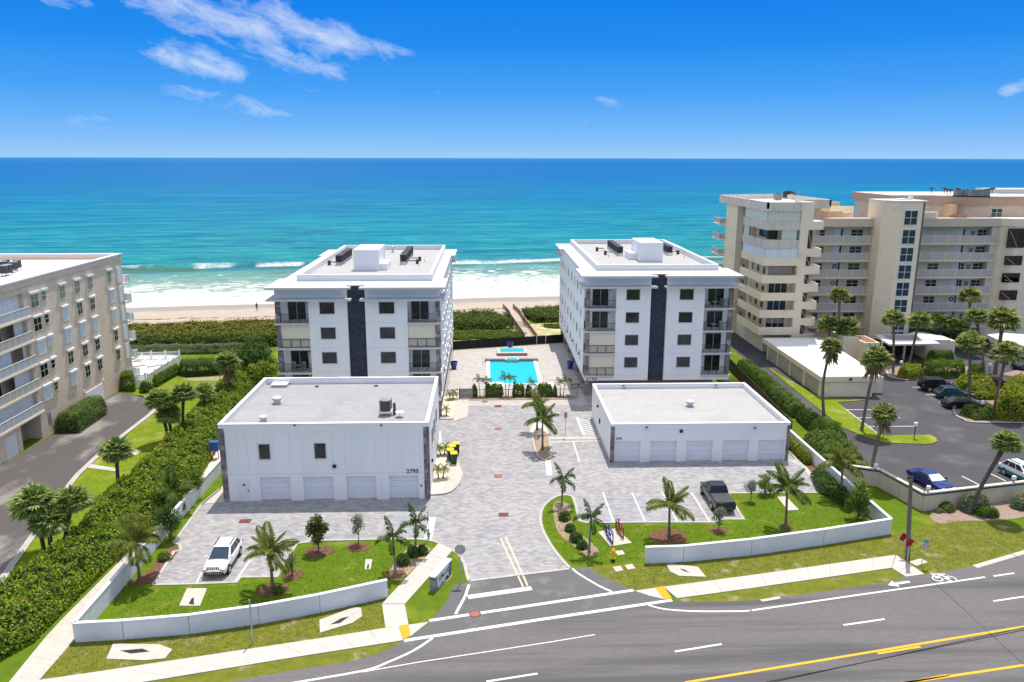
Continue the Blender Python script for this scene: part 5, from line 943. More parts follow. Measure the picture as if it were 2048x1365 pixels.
def circ(px, rx, ry=None, z=0, n=14):
    q = G(*px); ry = ry or rx; return [(q.x + rx * math.cos(2 * math.pi * k / n), q.y + ry * math.sin(2 * math.pi * k / n)) for k in range(n)]
# --- dunes
bush('dune_scrub', 'yellow-brown sea grape scrub between the left lawn and the beach', 'shrubs', [tuple(shp(-60, -31)), tuple(shp(46, -30)), (-32, 133), (-36, 131.5), (-64, 130.5), (-95, 128), (-98, 138)], 1.6, 1.2, L_grape2, .30, 10, px=False, kind='stuff', lumpy=.38, f=1.1, hvar=.3, tilt=.9)
bush('dune_scrub', 'green sea grape scrub along the landward edge of the left dune', 'shrubs', [(-95, 129), (-64, 131.5), (-36, 132.6), (-32, 134), (-31, 131), (-36, 128.2), (-64, 127.2), (-95, 124.8)], 1.9, 1.2, lf('green_dune_leaves', (0.125, 0.200, 0.025), (0.075, 0.125, 0.019), (0.213, 0.263, 0.025), (0.300, 0.300, 0.037), (0.062, 0.100, 0.015)), .30, 14, px=False, kind='stuff', lumpy=.38, f=1.2, tilt=.9)
bush('dune_scrub', 'scrub continuing along the shore past the left buildings', 'shrubs', [tuple(shp(-400, -31)), tuple(shp(-60, -31)), (-98, 138), (-95, 125), (-420, 90)], 1.5, 1.5, L_grape2, .8, .6, px=False, kind='stuff', lumpy=.2, f=.4)
bush('dune_scrub', 'dark green sea grape scrub left of the beach boardwalk', 'shrubs', [(-34, 149.5), (-20, 150), (-6.5, 151.2), (1.2, 153.2), (4.0, 146), (5.0, 141), (3.2, 139.5), (-3, 139.5), (-9, 138.5), (-34, 134)], 1.9, 1.3, L_dune, .30, 12, px=False, kind='stuff', lumpy=.28, f=1.1, tilt=.9)
bush('dune_scrub', 'dark green sea grape scrub right of the beach boardwalk', 'shrubs', [(6.6, 154.5), (10, 156.6), (16.5, 159.2), (36, 163), (36, 148), (15, 147), (9.4, 146.6), (8.6, 149), (7.4, 151.5)], 1.7, 1.2, L_dune, .30, 12, px=False, kind='stuff', lumpy=.25, f=1.0, tilt=.9)
bush('dune_scrub', 'scrub behind the cream condominium complex', 'shrubs', [(36, 163), (400, 214), (420, 170), (120, 152), (44, 152), (36, 150)], 1.6, 1.5, L_dune, .8, .7, px=False, kind='stuff', f=.4)
bush('ground_vine', 'bright green vine cover behind the black pool fence', 'ground cover', [(-9, 138.2), (-3, 139.3), (4.6, 139.2), (7.5, 136.5), (6.5, 133.4), (-6, 132.2), (-10, 132)], .55, .8, L_vine, .22, 16, px=False, kind='stuff', lumpy=.4, f=1.6)
bush('ground_vine', 'bright green vine patch right of the boardwalk foot', 'ground cover', [(10.4, 144.5), (16, 145.5), (20, 145), (19, 141.5), (13, 141.0), (11, 142)], .5, .7, L_vine, .2, 18, px=False, kind='stuff', lumpy=.4, f=1.6)
sheet('dune_sand', [(-10, 128, 0), (-10, 140, 0), (16, 148, 0), (34, 148, 0), (34, 135, 0), (14, 132, 0)], .004, M('dune_soil', (.50, .43, .26), (.30, .30, .10), .6, 1.0, c3=(.62, .53, .38), sc3=.5))
# --- hedge row beside the left drive
bush('sea_grape_hedge', 'long rounded sea grape hedge running down beside the left drive', 'hedge', [(-32.0, 98), (-30.2, 93), (-29.6, 84), (-28.5, 74), (-28.2, 64), (-29.2, 57), (-29.5, 52), (-29.7, 46.2), (-32.5, 41), (-38, 41), (-36.6, 48), (-34.9, 53), (-34.2, 60), (-35.4, 67), (-35.0, 76), (-35.2, 84), (-36.5, 96), (-36.8, 108), (-34, 112), (-31, 108)][::-1], 2.1, 1.5, L_grape, .21, 58, px=False, lumpy=.34, f=1.25, hvar=.3, tilt=.8)
def tree(name, lab, base, top, rad, mt, leaf=.16, n=1500, squash=1.0, group=None, trunkr=.07, low=.25, trm=None, lobes=7):
    g = G(*base); H_ = GY(*top, g.y).z; t = thing(name, lab, 'tree' if rad > .6 else 'shrub', g, 0, group); cz = H_ * (1 + low) / 2; hh = H_ * (1 - low) / 2
    MB().tube([g, g + Vector((.05, 0, H_ * low)), g + Vector((0, .03, cz))], [trunkr, trunkr * .8, trunkr * .5], 7).build('trunk', trm or bark, t)
    br = MB(); cs = []
    for k in range(lobes):
        a = 2 * math.pi * k / lobes + rnd.uniform(-.4, .4); rr = rad * rnd.uniform(.3, .62); c = Vector((math.cos(a) * rr, math.sin(a) * rr, cz + hh * rnd.uniform(-.6, .55))); cs.append((c, rad * rnd.uniform(.35, .55)))
        br.tube([g + Vector((0, 0, H_ * low)), g + c], [trunkr * .5, .015], 5)
    cs.append((Vector((0, 0, cz + hh * .6)), rad * .45)); cs.append((Vector((0, 0, cz)), rad * .5)); br.build('limbs', trm or bark, t)
    C = []; N_ = []
    for c, r_ in cs:
        m_ = n // len(cs); d = rng.normal(size=(m_, 3)); d /= np.linalg.norm(d, axis=1)[:, None]; q = d * r_ * rng.uniform(.55, 1.05, m_)[:, None]; q[:, 2] *= squash * hh / rad * 1.1; C.append(q + np.array(c)); N_.append(d + [0, 0, .4])
    C = np.concatenate(C); C[:, 2] = np.maximum(C[:, 2], .1); link('crown', leafmesh('crown', C, np.concatenate(N_), leaf), mt, t); return t
# --- palms
def fan_crown(seed, n=46, rad=1.75, droop=.5):
    r2 = random.Random(seed); V = []; Fc = []
    for i in range(n):
        a = i * 2.39996 + r2.uniform(-.2, .2); e = math.asin(max(-1, min(1, 1 - 1.5 * (i + .5) / n))) + r2.uniform(-.1, .1); d = Vector((math.cos(a) * math.cos(e), math.sin(a) * math.cos(e), math.sin(e)))
        side = Vector((-math.sin(a), math.cos(a), 0)); upv = side.cross(d) * -1; L_ = rad * r2.uniform(.82, 1.08) * (1.0 if e > -.3 else .85); pl = L_ * .42; p0 = d * .12; p1 = d * pl - Vector((0, 0, .04)); b_ = len(V)
        V += [p0 + side * .02, p0 - side * .02, p1 - side * .02, p1 + side * .02]; Fc.append((b_, b_ + 1, b_ + 2, b_ + 3)); m_ = 17
        for k in range(m_):
            w_ = (k / (m_ - 1) - .5) * 3.3; dd = (d * math.cos(w_) + side * math.sin(w_)).normalized(); l_ = (L_ - pl) * (1 - .18 * abs(w_) / 1.6) * r2.uniform(.9, 1.1); perp = dd.cross(upv).normalized() * .05 * rad
            mid = p1 + dd * l_ * .55 - Vector((0, 0, droop * .10)) + upv * .05; tip = p1 + dd * l_ - Vector((0, 0, droop * r2.uniform(.35, .7) * l_)); b_ = len(V)
            V += [p1, mid - perp, tip, mid + perp]; Fc.append((b_, b_ + 1, b_ + 2, b_ + 3))
    me = bpy.data.meshes.new('crown'); me.from_pydata([tuple(v) for v in V], [], Fc); return me
crowns = [fan_crown(s, 52, droop=.4) for s in (1, 2, 3)]; crowns += [fan_crown(11, 38, droop=.8)]
def skirt(seed):
    r2 = random.Random(seed); mb = MB()
    for i in range(70):
        a = r2.uniform(0, 6.28); p = Vector((math.cos(a) * .2, math.sin(a) * .2, r2.uniform(-.6, .1))); q = p + Vector((math.cos(a) * r2.uniform(.25, .75), math.sin(a) * r2.uniform(.25, .75), -r2.uniform(.5, 1.4))); s = Vector((-math.sin(a), math.cos(a), 0)) * .09; mb.add([p, (p + q) / 2 + s, q, (p + q) / 2 - s + Vector((math.cos(a), math.sin(a), 0)) * .12], [(0, 1, 2, 3)])
    return mb.mesh('skirt')
skm = skirt(4)
for c in crowns + [skm]: c.materials.clear()
def with_mat(me, mt): m2 = me.copy(); m2.materials.append(mt); return m2
crownA = [with_mat(c, L_sabal) for c in crowns]; crownB = [with_mat(c, L_sabal2) for c in crowns]; skm.materials.append(L_dead)
def sabal(lab, base, crown, rpx, tone=0, group=None, dead=False, bend=0.0, tr=None, yc=None, tw=.17):
    g = G(*base); q = GY(*crown, yc or g.y); rad = rpx * q.y / F * rnd.uniform(1.04, 1.18); t = thing('sabal_palm', lab, 'palm tree', g, 0, group); top = q - Vector((0, 0, rad * .1)) - g
    pts = []; n = 9
    for i in range(n):
        s = i / (n - 1); c = top * s; c.x += -bend * math.sin(math.pi * s) * top.z; c.x = c.x if bend else top.x * s ** 1.25; pts.append(g + Vector((c.x if not bend else top.x * s - bend * math.sin(math.pi * s) * top.z, top.y * s, top.z * s)))
    MB().tube(pts, [tw * (1.25 if i == 0 else 1.0 if i < n - 2 else 1.25) * rnd.uniform(.93, 1.07) for i in range(n)], 9).build('trunk', tr or (trunkd if tone == 0 else trunkm), t, smooth=True)
    o = link('crown', (crownA if tone == 0 else crownB)[rnd.randrange(3)], None, t, top); s = rad / 1.72; o.scale = (s, s, s * .95); o.rotation_euler = (rnd.uniform(-.1, .1), rnd.uniform(-.1, .1), rnd.uniform(0, 6))
    if dead: o = link('dead_fronds', skm, None, t, top - Vector((0, 0, .3))); o.scale = (s * 1.2,) * 3; o.rotation_euler[2] = rnd.uniform(0, 6)
    return t
gl_ = 'cabbage palms on the left lawn'; gr_ = 'cabbage palms around the right parking lot'
for a in (('single cabbage palm beside the left drive, by a white ground slab', (238, 986), (232, 899), 38), ('leftmost cabbage palm of the clump beside the lower drive', (89, 1106), (68, 1003), 50), ('middle, front cabbage palm of the clump beside the lower drive', (103, 1110), (97, 1040), 46), ('rightmost cabbage palm of the clump beside the lower drive', (130, 1090), (145, 999), 44),
          ('leftmost cabbage palm of the trio on the left lawn', (338, 884), (317, 798), 30), ('front, lower cabbage palm of the trio on the left lawn', (344, 882), (337, 828), 29), ('rightmost cabbage palm of the trio on the left lawn', (367, 876), (366, 786), 30), ('small lone cabbage palm between the trio and the hedge', (409, 828), (408, 782), 24)): sabal(*a, group=gl_)
sabal('tall cabbage palm with a pale skirt on the far left lawn', (457, 795), (454, 722), 31, 0, gl_, dead=True)
for a in ((('slender bent palm standing on the grass strip beside the low garage', (1648, 832), (1663, 692), 28, 1, gr_), dict(bend=.06, dead=True)), (('leaning palm on the grass strip at the low garage corner', (1723, 863), (1752, 714), 34, 1, gr_), dict(dead=True)), (('palm with brown hanging fronds behind the cream wall bend', (1737, 968), (1768, 826), 32, 1, gr_), dict(dead=True)),
          (('strongly leaning palm rising from the roadside shrubs before the cream wall', (1937, 1029), (2014, 883), 37, 0, gr_), {}), (('palm before the entry pavilion roof, right one of two', (1817, 738), (1839, 640), 28, 1, gr_), {}), (('palm before the entry pavilion roof, left one of two', (1786, 746), (1787, 637), 26, 1, gr_), {}),
          (('palm highest up against the right walkways', (1937, 705), (1940, 590), 26, 1, gr_), {}), (('pale palm left of the big palm, behind the hedges', (1969, 758), (1952, 633), 27, 1, gr_), {}), (('big thick-trunked palm right of the hedges', (1990, 748), (2007, 637), 36, 1, gr_), dict(tw=.26)),
          (('palm growing beside the parked black sedan', (1936, 815), (1941, 684), 34, 1, gr_), {}), (('leaning palm on the planting island by the large bushes', (1985, 832), (2014, 704), 34, 1, gr_), {}), (('palm behind the low garage, in front of the walkways', (1676, 712), (1679, 589), 24, 1, gr_), {}), (('dark palm right of and below the palm behind the low garage', (1681, 712), (1696, 652), 27, 0, gr_), {}), (('dark palm left of and below the palm behind the low garage', (1662, 712), (1657, 648), 26, 0, gr_), {})): sabal(*a[0], **a[1])
for i, (c, lab) in enumerate((((1858, 645), 'leftmost'), ((1880, 640), 'second'), ((1903, 648), 'third'), ((1922, 655), 'rightmost'))): sabal(lab + ' dark shaded palm under the right walkways', (c[0] - 2, 700), c, 22, 0, 'dark palms under the walkways', yc=None)
def frond_mesh(L_, e0, curl, nl=24, ll=.55, hang=.6, seed=1, wid=.05, plume=0):
    """arching feather leaf along +x: stalk with narrow leaflets on both sides"""
    r2 = random.Random(seed); V = []; Fc = []; p = Vector((0, 0, 0)); n = 12; pts = [p.copy()]
    for i in range(n): e = e0 - curl * ((i + 1) / n) ** 1.3; p = p + Vector((math.cos(e), 0, math.sin(e))) * (L_ / n); pts.append(p.copy())
    for i in range(n):
        a, b_ = pts[i], pts[i + 1]; w_ = .035 * (1 - i / n) + .008; k = len(V); V += [a + Vector((0, w_, 0)), a - Vector((0, w_, 0)), b_ - Vector((0, w_ * .9, 0)), b_ + Vector((0, w_ * .9, 0))]; Fc.append((k, k + 1, k + 2, k + 3))
    for j in range(nl):
        t = .12 + .88 * j / (nl - 1); x = t * n; i = min(int(x), n - 1); a = pts[i].lerp(pts[i + 1], x - i); d = (pts[i + 1] - pts[i]).normalized(); l_ = ll * (math.sin(math.pi * min(1, t * .82 + .16)) ** .6) * r2.uniform(.85, 1.1)
        for s in (-1, 1):
            for q_ in range(2 if plume else 1):
                tw_ = r2.uniform(-1.2, 1.2) if plume else 0; o = (d * .55 + Vector((0, s * math.cos(tw_), math.sin(tw_) * .8))).normalized(); mid = a + o * l_ * .5 - Vector((0, 0, hang * l_ * .12)); tip = a + o * l_ - Vector((0, 0, hang * l_ * r2.uniform(.5, .8))); pw = d * wid * .5
                k = len(V); V += [a - pw * .5, mid - pw, tip, mid + pw]; Fc.append((k, k + 1, k + 2, k + 3))
    me = bpy.data.meshes.new('frond'); me.from_pydata([tuple(v) for v in V], [], Fc); return me
FR = {'coco': [frond_mesh(2.5, e, c, 36, .72, .8, s, .11) for e, c, s in ((1.35, .7, 1), (.95, 1.35, 2), (.55, 1.5, 3), (.15, 1.3, 4))], 'fox': [frond_mesh(2.2, e, c, 34, .46, .5, s, .08, plume=1) for e, c, s in ((1.35, .7, 5), (.95, 2.2, 6), (.65, 2.4, 7), (.35, 2.0, 8))],
      'adonis': [frond_mesh(1.05, e, c, 14, .34, .5, s, .07) for e, c, s in ((1.2, 1.2, 9), (.85, 2.0, 10), (.5, 1.8, 11), (.2, 1.4, 12))], 'robe': [frond_mesh(.8, e, c, 14, .2, .3, s, .05) for e, c, s in ((1.3, 1.0, 13), (.9, 1.6, 14), (.5, 1.6, 15), (.1, 1.2, 16))]}
FM = {}
def feather(name, lab, base, crown, kind, nf, mt, group=None, scale=1.0, trm=None, tr=.11, flare=1.6, weights=(1, 2, 2, 1), lean=True):
    g = G(*base); q = GY(*crown, g.y); t = thing(name, lab, 'palm tree', g, 0, group); top = q - g
    n = 8; pts = [g + Vector((top.x * (i / (n - 1)) ** 1.5, 0, top.z * i / (n - 1))) for i in range(n)]
    MB().tube(pts, [tr * (flare if i == 0 else 1.15 if i == 1 else 1 - .3 * i / n) for i in range(n)], 9).build('trunk', trm or trunkm, t, smooth=True)
    if kind != 'robe': MB().lathe([(tr * .75, -.1), (tr * 1.0, .08), (tr * .7, .32), (tr * .3, .5)], 9, q).build('crown_shaft', L_cocod if kind != 'coco' else M('crown_fibre', (.22, .17, .06), (.15, .16, .04), 6), t)
    bag = [i for i, w_ in enumerate(weights) for _ in range(w_)]
    for k in range(nf):
        v = bag[(k * 7) % len(bag)] if k > 1 else (0 if kind != 'adonis' else 1); me = FR[kind][v]; key = (kind, v, mt.name)
        if key not in FM: FM[key] = with_mat(me, mt)
        o = link('frond', FM[key], None, t, top + Vector((0, 0, .25 * scale if kind != 'robe' else 0)), (rnd.uniform(-.15, .15), rnd.uniform(-.15, .15), k * 2.39996 + rnd.uniform(-.25, .25))); s = scale * rnd.uniform(.85, 1.1); o.scale = (s, s, s)
    return t
gc = 'young coconut palms in the gardens'
for lab, b_, c, mt, s, nf in (('coconut palm with a whitewashed base in the left mulch bed', (280, 1163), (271, 1094), L_coco, .98, 17), ('coconut palm behind the front left wall, right of the white car', (546, 1181), (540, 1112), L_coco, .9, 15), ('coconut palm beside the white wall at the left garage corner', (347, 1023), (344, 990), L_cocod, .95, 14),
                         ('sparse coconut palm in the middle of the right front lawn', (1338, 1074), (1339, 1015), L_coco, .95, 11), ('coconut palm in the right lawn beside the narrow pad', (1571, 1056), (1574, 982), L_cocod, .92, 15), ('coconut palm among the shrubs at the right court corner', (1681, 996), (1685, 934), L_coco, .95, 15),
                         ('coconut palm at the back of the courtyard island', (1074, 862), (1075, 815), L_coco, .82, 12), ('coconut palm at the front of the courtyard island', (1085, 901), (1085, 845), L_cocod, .9, 13)): feather('coconut_palm', lab, b_, c, 'coco', nf, mt, gc, s, tr=.12)
gf = 'foxtail palms near the entrance'
for lab, b_, c in (('foxtail palm at the top of the round lawn by the driveway', (1123.5, 1013), (1126, 966)), ('foxtail palm left of the bicycle racks', (1178, 1108), (1182, 1045)), ('foxtail palm nearer the white sign, left one of two', (791, 1148), (786, 1084)), ('foxtail palm nearer the courtyard, right one of two', (831, 1108), (832, 1056))): feather('foxtail_palm', lab, b_, c, 'fox', 7, L_fox, gf, .88, tr=.10, trm=M('smooth_grey_trunk', (.30, .27, .24), (.2, .18, .16), 3), weights=(0.5 and 1, 3, 3, 2))
ga = 'small palms along the pool fence'
for lab, b_, c in (('leftmost small palm along the pool fence', (960, 793), (957.5, 763)), ('second small palm from the left along the pool fence', (967.6, 793), (972.7, 764)), ('third small palm along the fence, before the pool', (1012, 793), (1009.5, 758)), ('fourth small palm along the fence, before the pool', (1016.5, 793), (1021, 759)), ('shortest small palm, before the pool corner', (1066, 793), (1061.4, 768)), ('left one of the two small palms at the right fence end', (1121, 792), (1120, 768)), ('right one of the two small palms at the right fence end', (1126.5, 792), (1132, 763))): feather('adonidia_palm', lab, b_, c, 'adonis', 9, L_cocod, ga, 1.0, tr=.05, trm=M('smooth_grey_trunk', ()))
gd = 'dwarf date palms beside the left garage'
for lab, b_, c in (('nearest dwarf date palm beside the left garage', (877, 959), (875, 938)), ('second dwarf date palm from the front, leaning right', (886, 957), (888, 938)), ('left dwarf date palm beside the wheelie bins', (881, 911), (878, 896)), ('right dwarf date palm beside the wheelie bins', (888, 910), (891, 895)), ('lone dwarf date palm at the front of the upper bed', (893, 832), (892, 818)), ('left dwarf date palm by the pool gate', (900, 800), (899, 788)), ('right dwarf date palm by the pool gate', (906, 799), (908, 786))): feather('date_palm', lab, b_, c, 'robe', 22, L_sabal2, gd, .95, tr=.07, trm=trunkd, flare=1.1, weights=(1, 2, 3, 2))
# --- small trees, shrubs
tree('young_tree', 'bushy young tree with yellow-green leaves on the left garden lawn', (637, 1105), (641, 1032), 1.15, L_soft if False else lf('mango_leaves', (.12, .15, .02), (.07, .10, .015), (.22, .24, .03), (.05, .08, .012)), .22, 1500, low=.3)
for lab, b_, tp in (('slim silver-leaved tree on the left garden lawn', (717, 1089), (716, 1027)), ('round silver-leaved tree behind the right white wall', (1437, 1061), (1438, 1016)), ('slim silver-leaved tree right of the black pickup', (1501, 1003), (1503, 960))): tree('silver_buttonwood', lab, b_, tp, .72, L_silver, .12, 1100, low=.3, group='silver-leaved young trees', trunkr=.04)
tree('shrub_tree', 'dark round-headed shrub where the left wall meets the court', (393, 997), (391, 940), 1.1, L_hedge, .16, 2200, low=.12); tree('shrub_tree', 'dark column shrub behind the left wall, between two coconut palms', (342, 1080), (338, 1010), 1.25, L_dark, .16, 2600, low=.03)
tree('shrub_tree', 'tall dark green shrub inside the right white wall corner', (1715, 1040), (1717, 960), 1.25, L_hedge, .18, 3000, low=.04); tree('shrub_tree', 'rounded olive shrub beside the slim silver tree', (1530, 990), (1531, 952), 1.05, L_grey if False else L_soft, .15, 1500, low=.1)
tree('shrub', 'small grey shrub near the left end of the white car lawn', (584, 1152), (586, 1095), .6, L_grey, .13, 500, low=.2)
tree('sea_grape_tree', 'big dark sea grape tree beside the left white block', (515, 752), (515, 668), 3.6, L_dark, .34, 4500, low=.02, trunkr=.2, lobes=14); tree('sea_grape_tree', 'smaller dark sea grape tree left of the bigger one', (492, 748), (491, 704), 2.4, L_dark, .32, 2200, low=.02, trunkr=.15, lobes=9); tree('sea_grape_tree', 'bright leafy sea grape at the left block front corner', (528, 770), (531, 722), 2.4, L_grape, .3, 2600, low=.02, trunkr=.15, lobes=9)
hb = lambda *a, **k: bush('hedge', a[0], 'hedge', *a[1:], **k)
hb('boxy clipped hedge along the foot of the beige condominium', [(-49.8, 86.6), (-46.8, 86.6), (-46.9, 93.6), (-47.6, 94.6), (-49.8, 94.6)], 2.2, .6, L_soft, .16, 85, px=False, lumpy=.05)
hb('squared dark hedge left of the white pool gate', [(240, 783), (270, 784), (271, 770), (242, 769)], 2.2, .4, L_hedge, .16, 70, lumpy=.05); hb('small round dark bush right of the white pool gate', circ((294, 784), .95, .9), 1.5, .8, L_dark, .15, 90, px=False)
hb('clipped hedge climbing beside the white pool fence', [(304, 772), (314, 776), (361, 749), (357, 741)], 1.5, .6, L_hedge, .16, 70, lumpy=.05); hb('wide dark clipped hedge right of the pool fence', [(357, 752), (360, 742), (430, 738), (500, 736), (505, 744), (430, 752), (375, 756)], 2.0, .8, L_dark, .17, 55, lumpy=.06)
hb('long grey-green hedge at the edge of the dunes', [(-66, 124.2), (-37.5, 126.0), (-37.5, 124.2), (-66, 122.4)], 1.5, .6, L_grey, .2, 45, px=False, lumpy=.1)
sheet('bare_soil', [(365, 757), (430, 754), (505, 746), (512, 752), (440, 762), (380, 762)], .02, M('bare_soil', (.42, .33, .22), (.3, .25, .15), 2, 1))
# right boundary hedges
hb('bright green hedge along the fence behind the right garage, farther half', [(37.9, 113), (40.0, 113), (39.8, 100), (37.6, 100)], 1.7, .8, L_hedge, .18, 60, px=False, lumpy=.2, f=1.3); hb('bright green hedge along the fence beside the right garage, nearer half', [(37.5, 99.8), (39.7, 99.8), (39.3, 89.5), (37.2, 89.5)], 1.8, .8, L_soft, .18, 60, px=False, lumpy=.25, f=1.3)
hb('round dark shrub at the near end of the wooden fence', [(37.5, 88.8), (39.5, 88.4), (39.6, 85.4), (37.4, 85.2)], 2.0, 1.0, L_dark, .17, 80, px=False); hb('second round dark shrub right of the fence end', [(37.4, 84.8), (39.8, 84.4), (40.2, 80.6), (37.6, 80.4)], 2.0, 1.1, L_hedge, .17, 80, px=False)
hb('pale-leaved shrub mass between the garage and the parking lot', [(34.9, 80.5), (38.0, 80.2), (38.9, 76.4), (38.2, 72.0), (34.8, 73.5)], 2.1, 1.1, L_soft, .2, 60, px=False, lumpy=.3, f=1.4); hb('yellow-green shrub row inside the white wall beside the garage', [(32.9, 84.5), (33.75, 84.5), (33.7, 74.6), (32.9, 74.6)], 1.3, .4, L_lime, .15, 90, px=False, lumpy=.2, f=2)
hb('yellow hedge at the back corner of the right white block', [(33.0, 112), (34.9, 112), (34.9, 99.5), (33.0, 99.5)], 1.2, .5, L_lime, .18, 60, px=False, lumpy=.15); hb('dark grassy shrubs at the foot of the corner coconut palm', [(32.2, 71.5), (33.8, 73), (33.8, 65), (32.6, 64), (31.4, 68)], 1.0, .6, L_dark, .16, 70, px=False, lumpy=.3)
hb('low shrub beside the mulch at the left court edge', circ((330, 1120), .6, .5), .7, .5, L_soft, .13, 90, px=False)
for a in ((('yellow-green clipped hedge left of the big hedge before the pavilion', [(1793, 757), (1798, 744), (1838, 745), (1848, 757), (1826, 762)], 1.6, .9, L_lime, .18, 60)), ('large bright clipped hedge before the entry pavilion', [(1838, 752), (1840, 741), (1925, 743), (1930, 755), (1900, 758), (1850, 757)], 2.0, .5, L_hedge, .18, 60), ('low dark hedge against the pavilion wall', [(1851, 724), (1854, 719), (1905, 718), (1908, 724)], 1.5, .5, L_hedge, .17, 55),
          ('dark hedge right of the big clipped hedge', [(1932, 763), (1934, 748), (1966, 748), (1968, 764)], 1.8, .7, L_dark, .2, 50)): hb(*a)
hb('loose palmetto bushes behind the parked cars', [(1905, 783), (1912, 768), (1950, 764), (1985, 774), (1995, 795), (1975, 800), (1950, 795)], 1.8, 1.2, L_lime, .34, 26, lumpy=.3, f=1.6, aspect=.3); hb('green shrubs on the near tip of the planting island', [(1919, 832), (1925, 822), (1960, 821), (1990, 826), (1985, 843), (1950, 843)], 1.2, .8, L_soft, .24, 45, lumpy=.3, f=1.8)
hb('tall yellow-green bushes at the right edge of the planting island', [(1988, 842), (1995, 800), (2010, 786), (2090, 790), (2090, 845), (2030, 846)], 2.8, 1.6, L_lime, .36, 22, lumpy=.3, f=1.2, aspect=.35); hb('low olive shrub between the sedan and the palms', circ((1968, 797), 1.5, 1.2), 1.0, .8, L_lime, .2, 60, px=False)
hb('dark planting under the right walkways', [(72, 123.5), (84, 123.5), (84, 128), (72, 128)], 2.2, 1.0, L_dark, .4, 16, px=False, lumpy=.3)
hb('flowering bush before the cream wall at the leaning palm', circ((1948, 1022), 1.35, .9), 1.7, .9, L_grey, .17, 90, px=False, lumpy=.15); hb('low round clipped bush before the cream wall', circ((1974, 1032), 1.05, .7), .85, .6, L_hedge, .12, 130, px=False, lumpy=.03)
hb('small spiky shrub before the cream wall corner', circ((1892, 1022), .75, .6), .8, .6, L_soft, .16, 80, px=False); hb('orange-flowered bush at the right edge of the verge', circ((2046, 1016), 1.2, .9), 1.4, .9, L_grey, .17, 80, px=False); hb('tiny shrub at the cream wall corner', circ((1876, 1026), .35, .3), .35, .3, L_soft, .12, 90, px=False)
for c, m_ in (((1948, 1022), L_pink), ((2046, 1016), lf('orange_blossom', (.75, .22, .05), (.65, .25, .1)))):
    q = G(*c); n = 26; C = np.column_stack([rng.uniform(-1, 1, n), rng.uniform(-.8, .2, n), rng.uniform(.7, 1.6, n)]) + np.array(q); o = link('blossoms', leafmesh('blossoms', C - np.array(q), np.tile([0, -1, 1.], (n, 1)), .2, .9), m_, [x for x in bpy.data.objects if x.get('label', '').startswith('flowering bush' if m_ is L_pink else 'orange-flowered')][0]); o.location = q - o.parent.location
for i, (x0, x1, lab) in enumerate(((943, 955, 'leftmost short clump'), (971, 1006, 'second wide clump'), (1025, 1049, 'third clump'), (1051, 1063, 'narrow fourth clump'), (1074, 1105, 'wide fifth clump'), (1106, 1114, 'narrow last clump'))): hb(lab + ' of green shrubs along the pool fence', [(x0, 795.5), (x1, 795.5), (x1, 788), (x0, 788)], 1.5 if x1 - x0 > 20 else 1.3, .35, L_hedge, .17, 90, lumpy=.25, f=3)
for b_, lab, s in (((1129, 1040), 'upper', .55), ((1140, 1062), 'middle', .5), ((1152, 1082), 'lower', .6), ((1164, 1096), 'lowest', .5)): hb(lab + ' dark shrub in the mulch strip of the round lawn', circ(b_, s, s), .7, .4, L_dark, .14, 110, px=False)
for b_, lab, s in (((806, 1128), 'left', .6), ((826, 1112), 'middle', .55), ((845, 1108), 'right', .5)): hb(lab + ' dark shrub in the bed behind the white sign', circ(b_, s, s), .8, .45, L_dark, .14, 110, px=False)
for b_, lab in (((868, 1178), 'left'), ((880, 1167), 'middle'), ((892, 1157), 'right')): hb(lab + ' tiny plant before the white entrance sign', circ(b_, .2, .2), .3, .2, L_dark, .1, 150, px=False)
hb('pale grass clump at the foot of the coconut palm behind the left wall', circ((556, 1186), .5, .4), .5, .3, L_hedge, .12, 90, px=False)
# sparse longer tufts in the verges and lawns
def tufts(name, lab, poly, n, mt, hgt=.12):
    P4 = [tuple(G(*p)[:2]) for p in poly]; A = np.array(P4); P = rng.uniform(A.min(0), A.max(0), (n, 2)); P = P[pin(P, P4)]
    for q in PADS: P = P[~pin(P, q)]
    C = np.column_stack([P, np.full(len(P), hgt * .35)]); o = link(name, leafmesh(name, C, np.column_stack([rng.normal(size=(len(P), 2)) * .5, np.full(len(P), 1.)]), hgt, .35, .5), mt); tag(o, lab, 'grass', kind='stuff')
L_tuft = lf('verge_tufts', (.20, .23, .03), (.28, .27, .06), (.15, .19, .025), (.36, .32, .13)); L_tuft2 = lf('lawn_tufts', (.10, .19, .015), (.07, .14, .012), (.14, .22, .02))
tufts('grass_tufts', 'short dry tufts on the roadside verges', [(70, 1357), (150, 1284), (380, 1271), (640, 1227), (778, 1196), (764, 1209), (771, 1257), (640, 1276), (140, 1352)], 9000, L_tuft)
tufts('grass_tufts', 'short dry tufts on the right roadside verge', [(1269, 1179), (1209, 1152), (1250, 1130), (1290, 1130), (1500, 1114), (1781, 1072), (1900, 1040), (2048, 1052), (2048, 1100), (1950, 1128), (1852, 1148), (1791, 1109), (1500, 1148)], 20000, L_tuft)

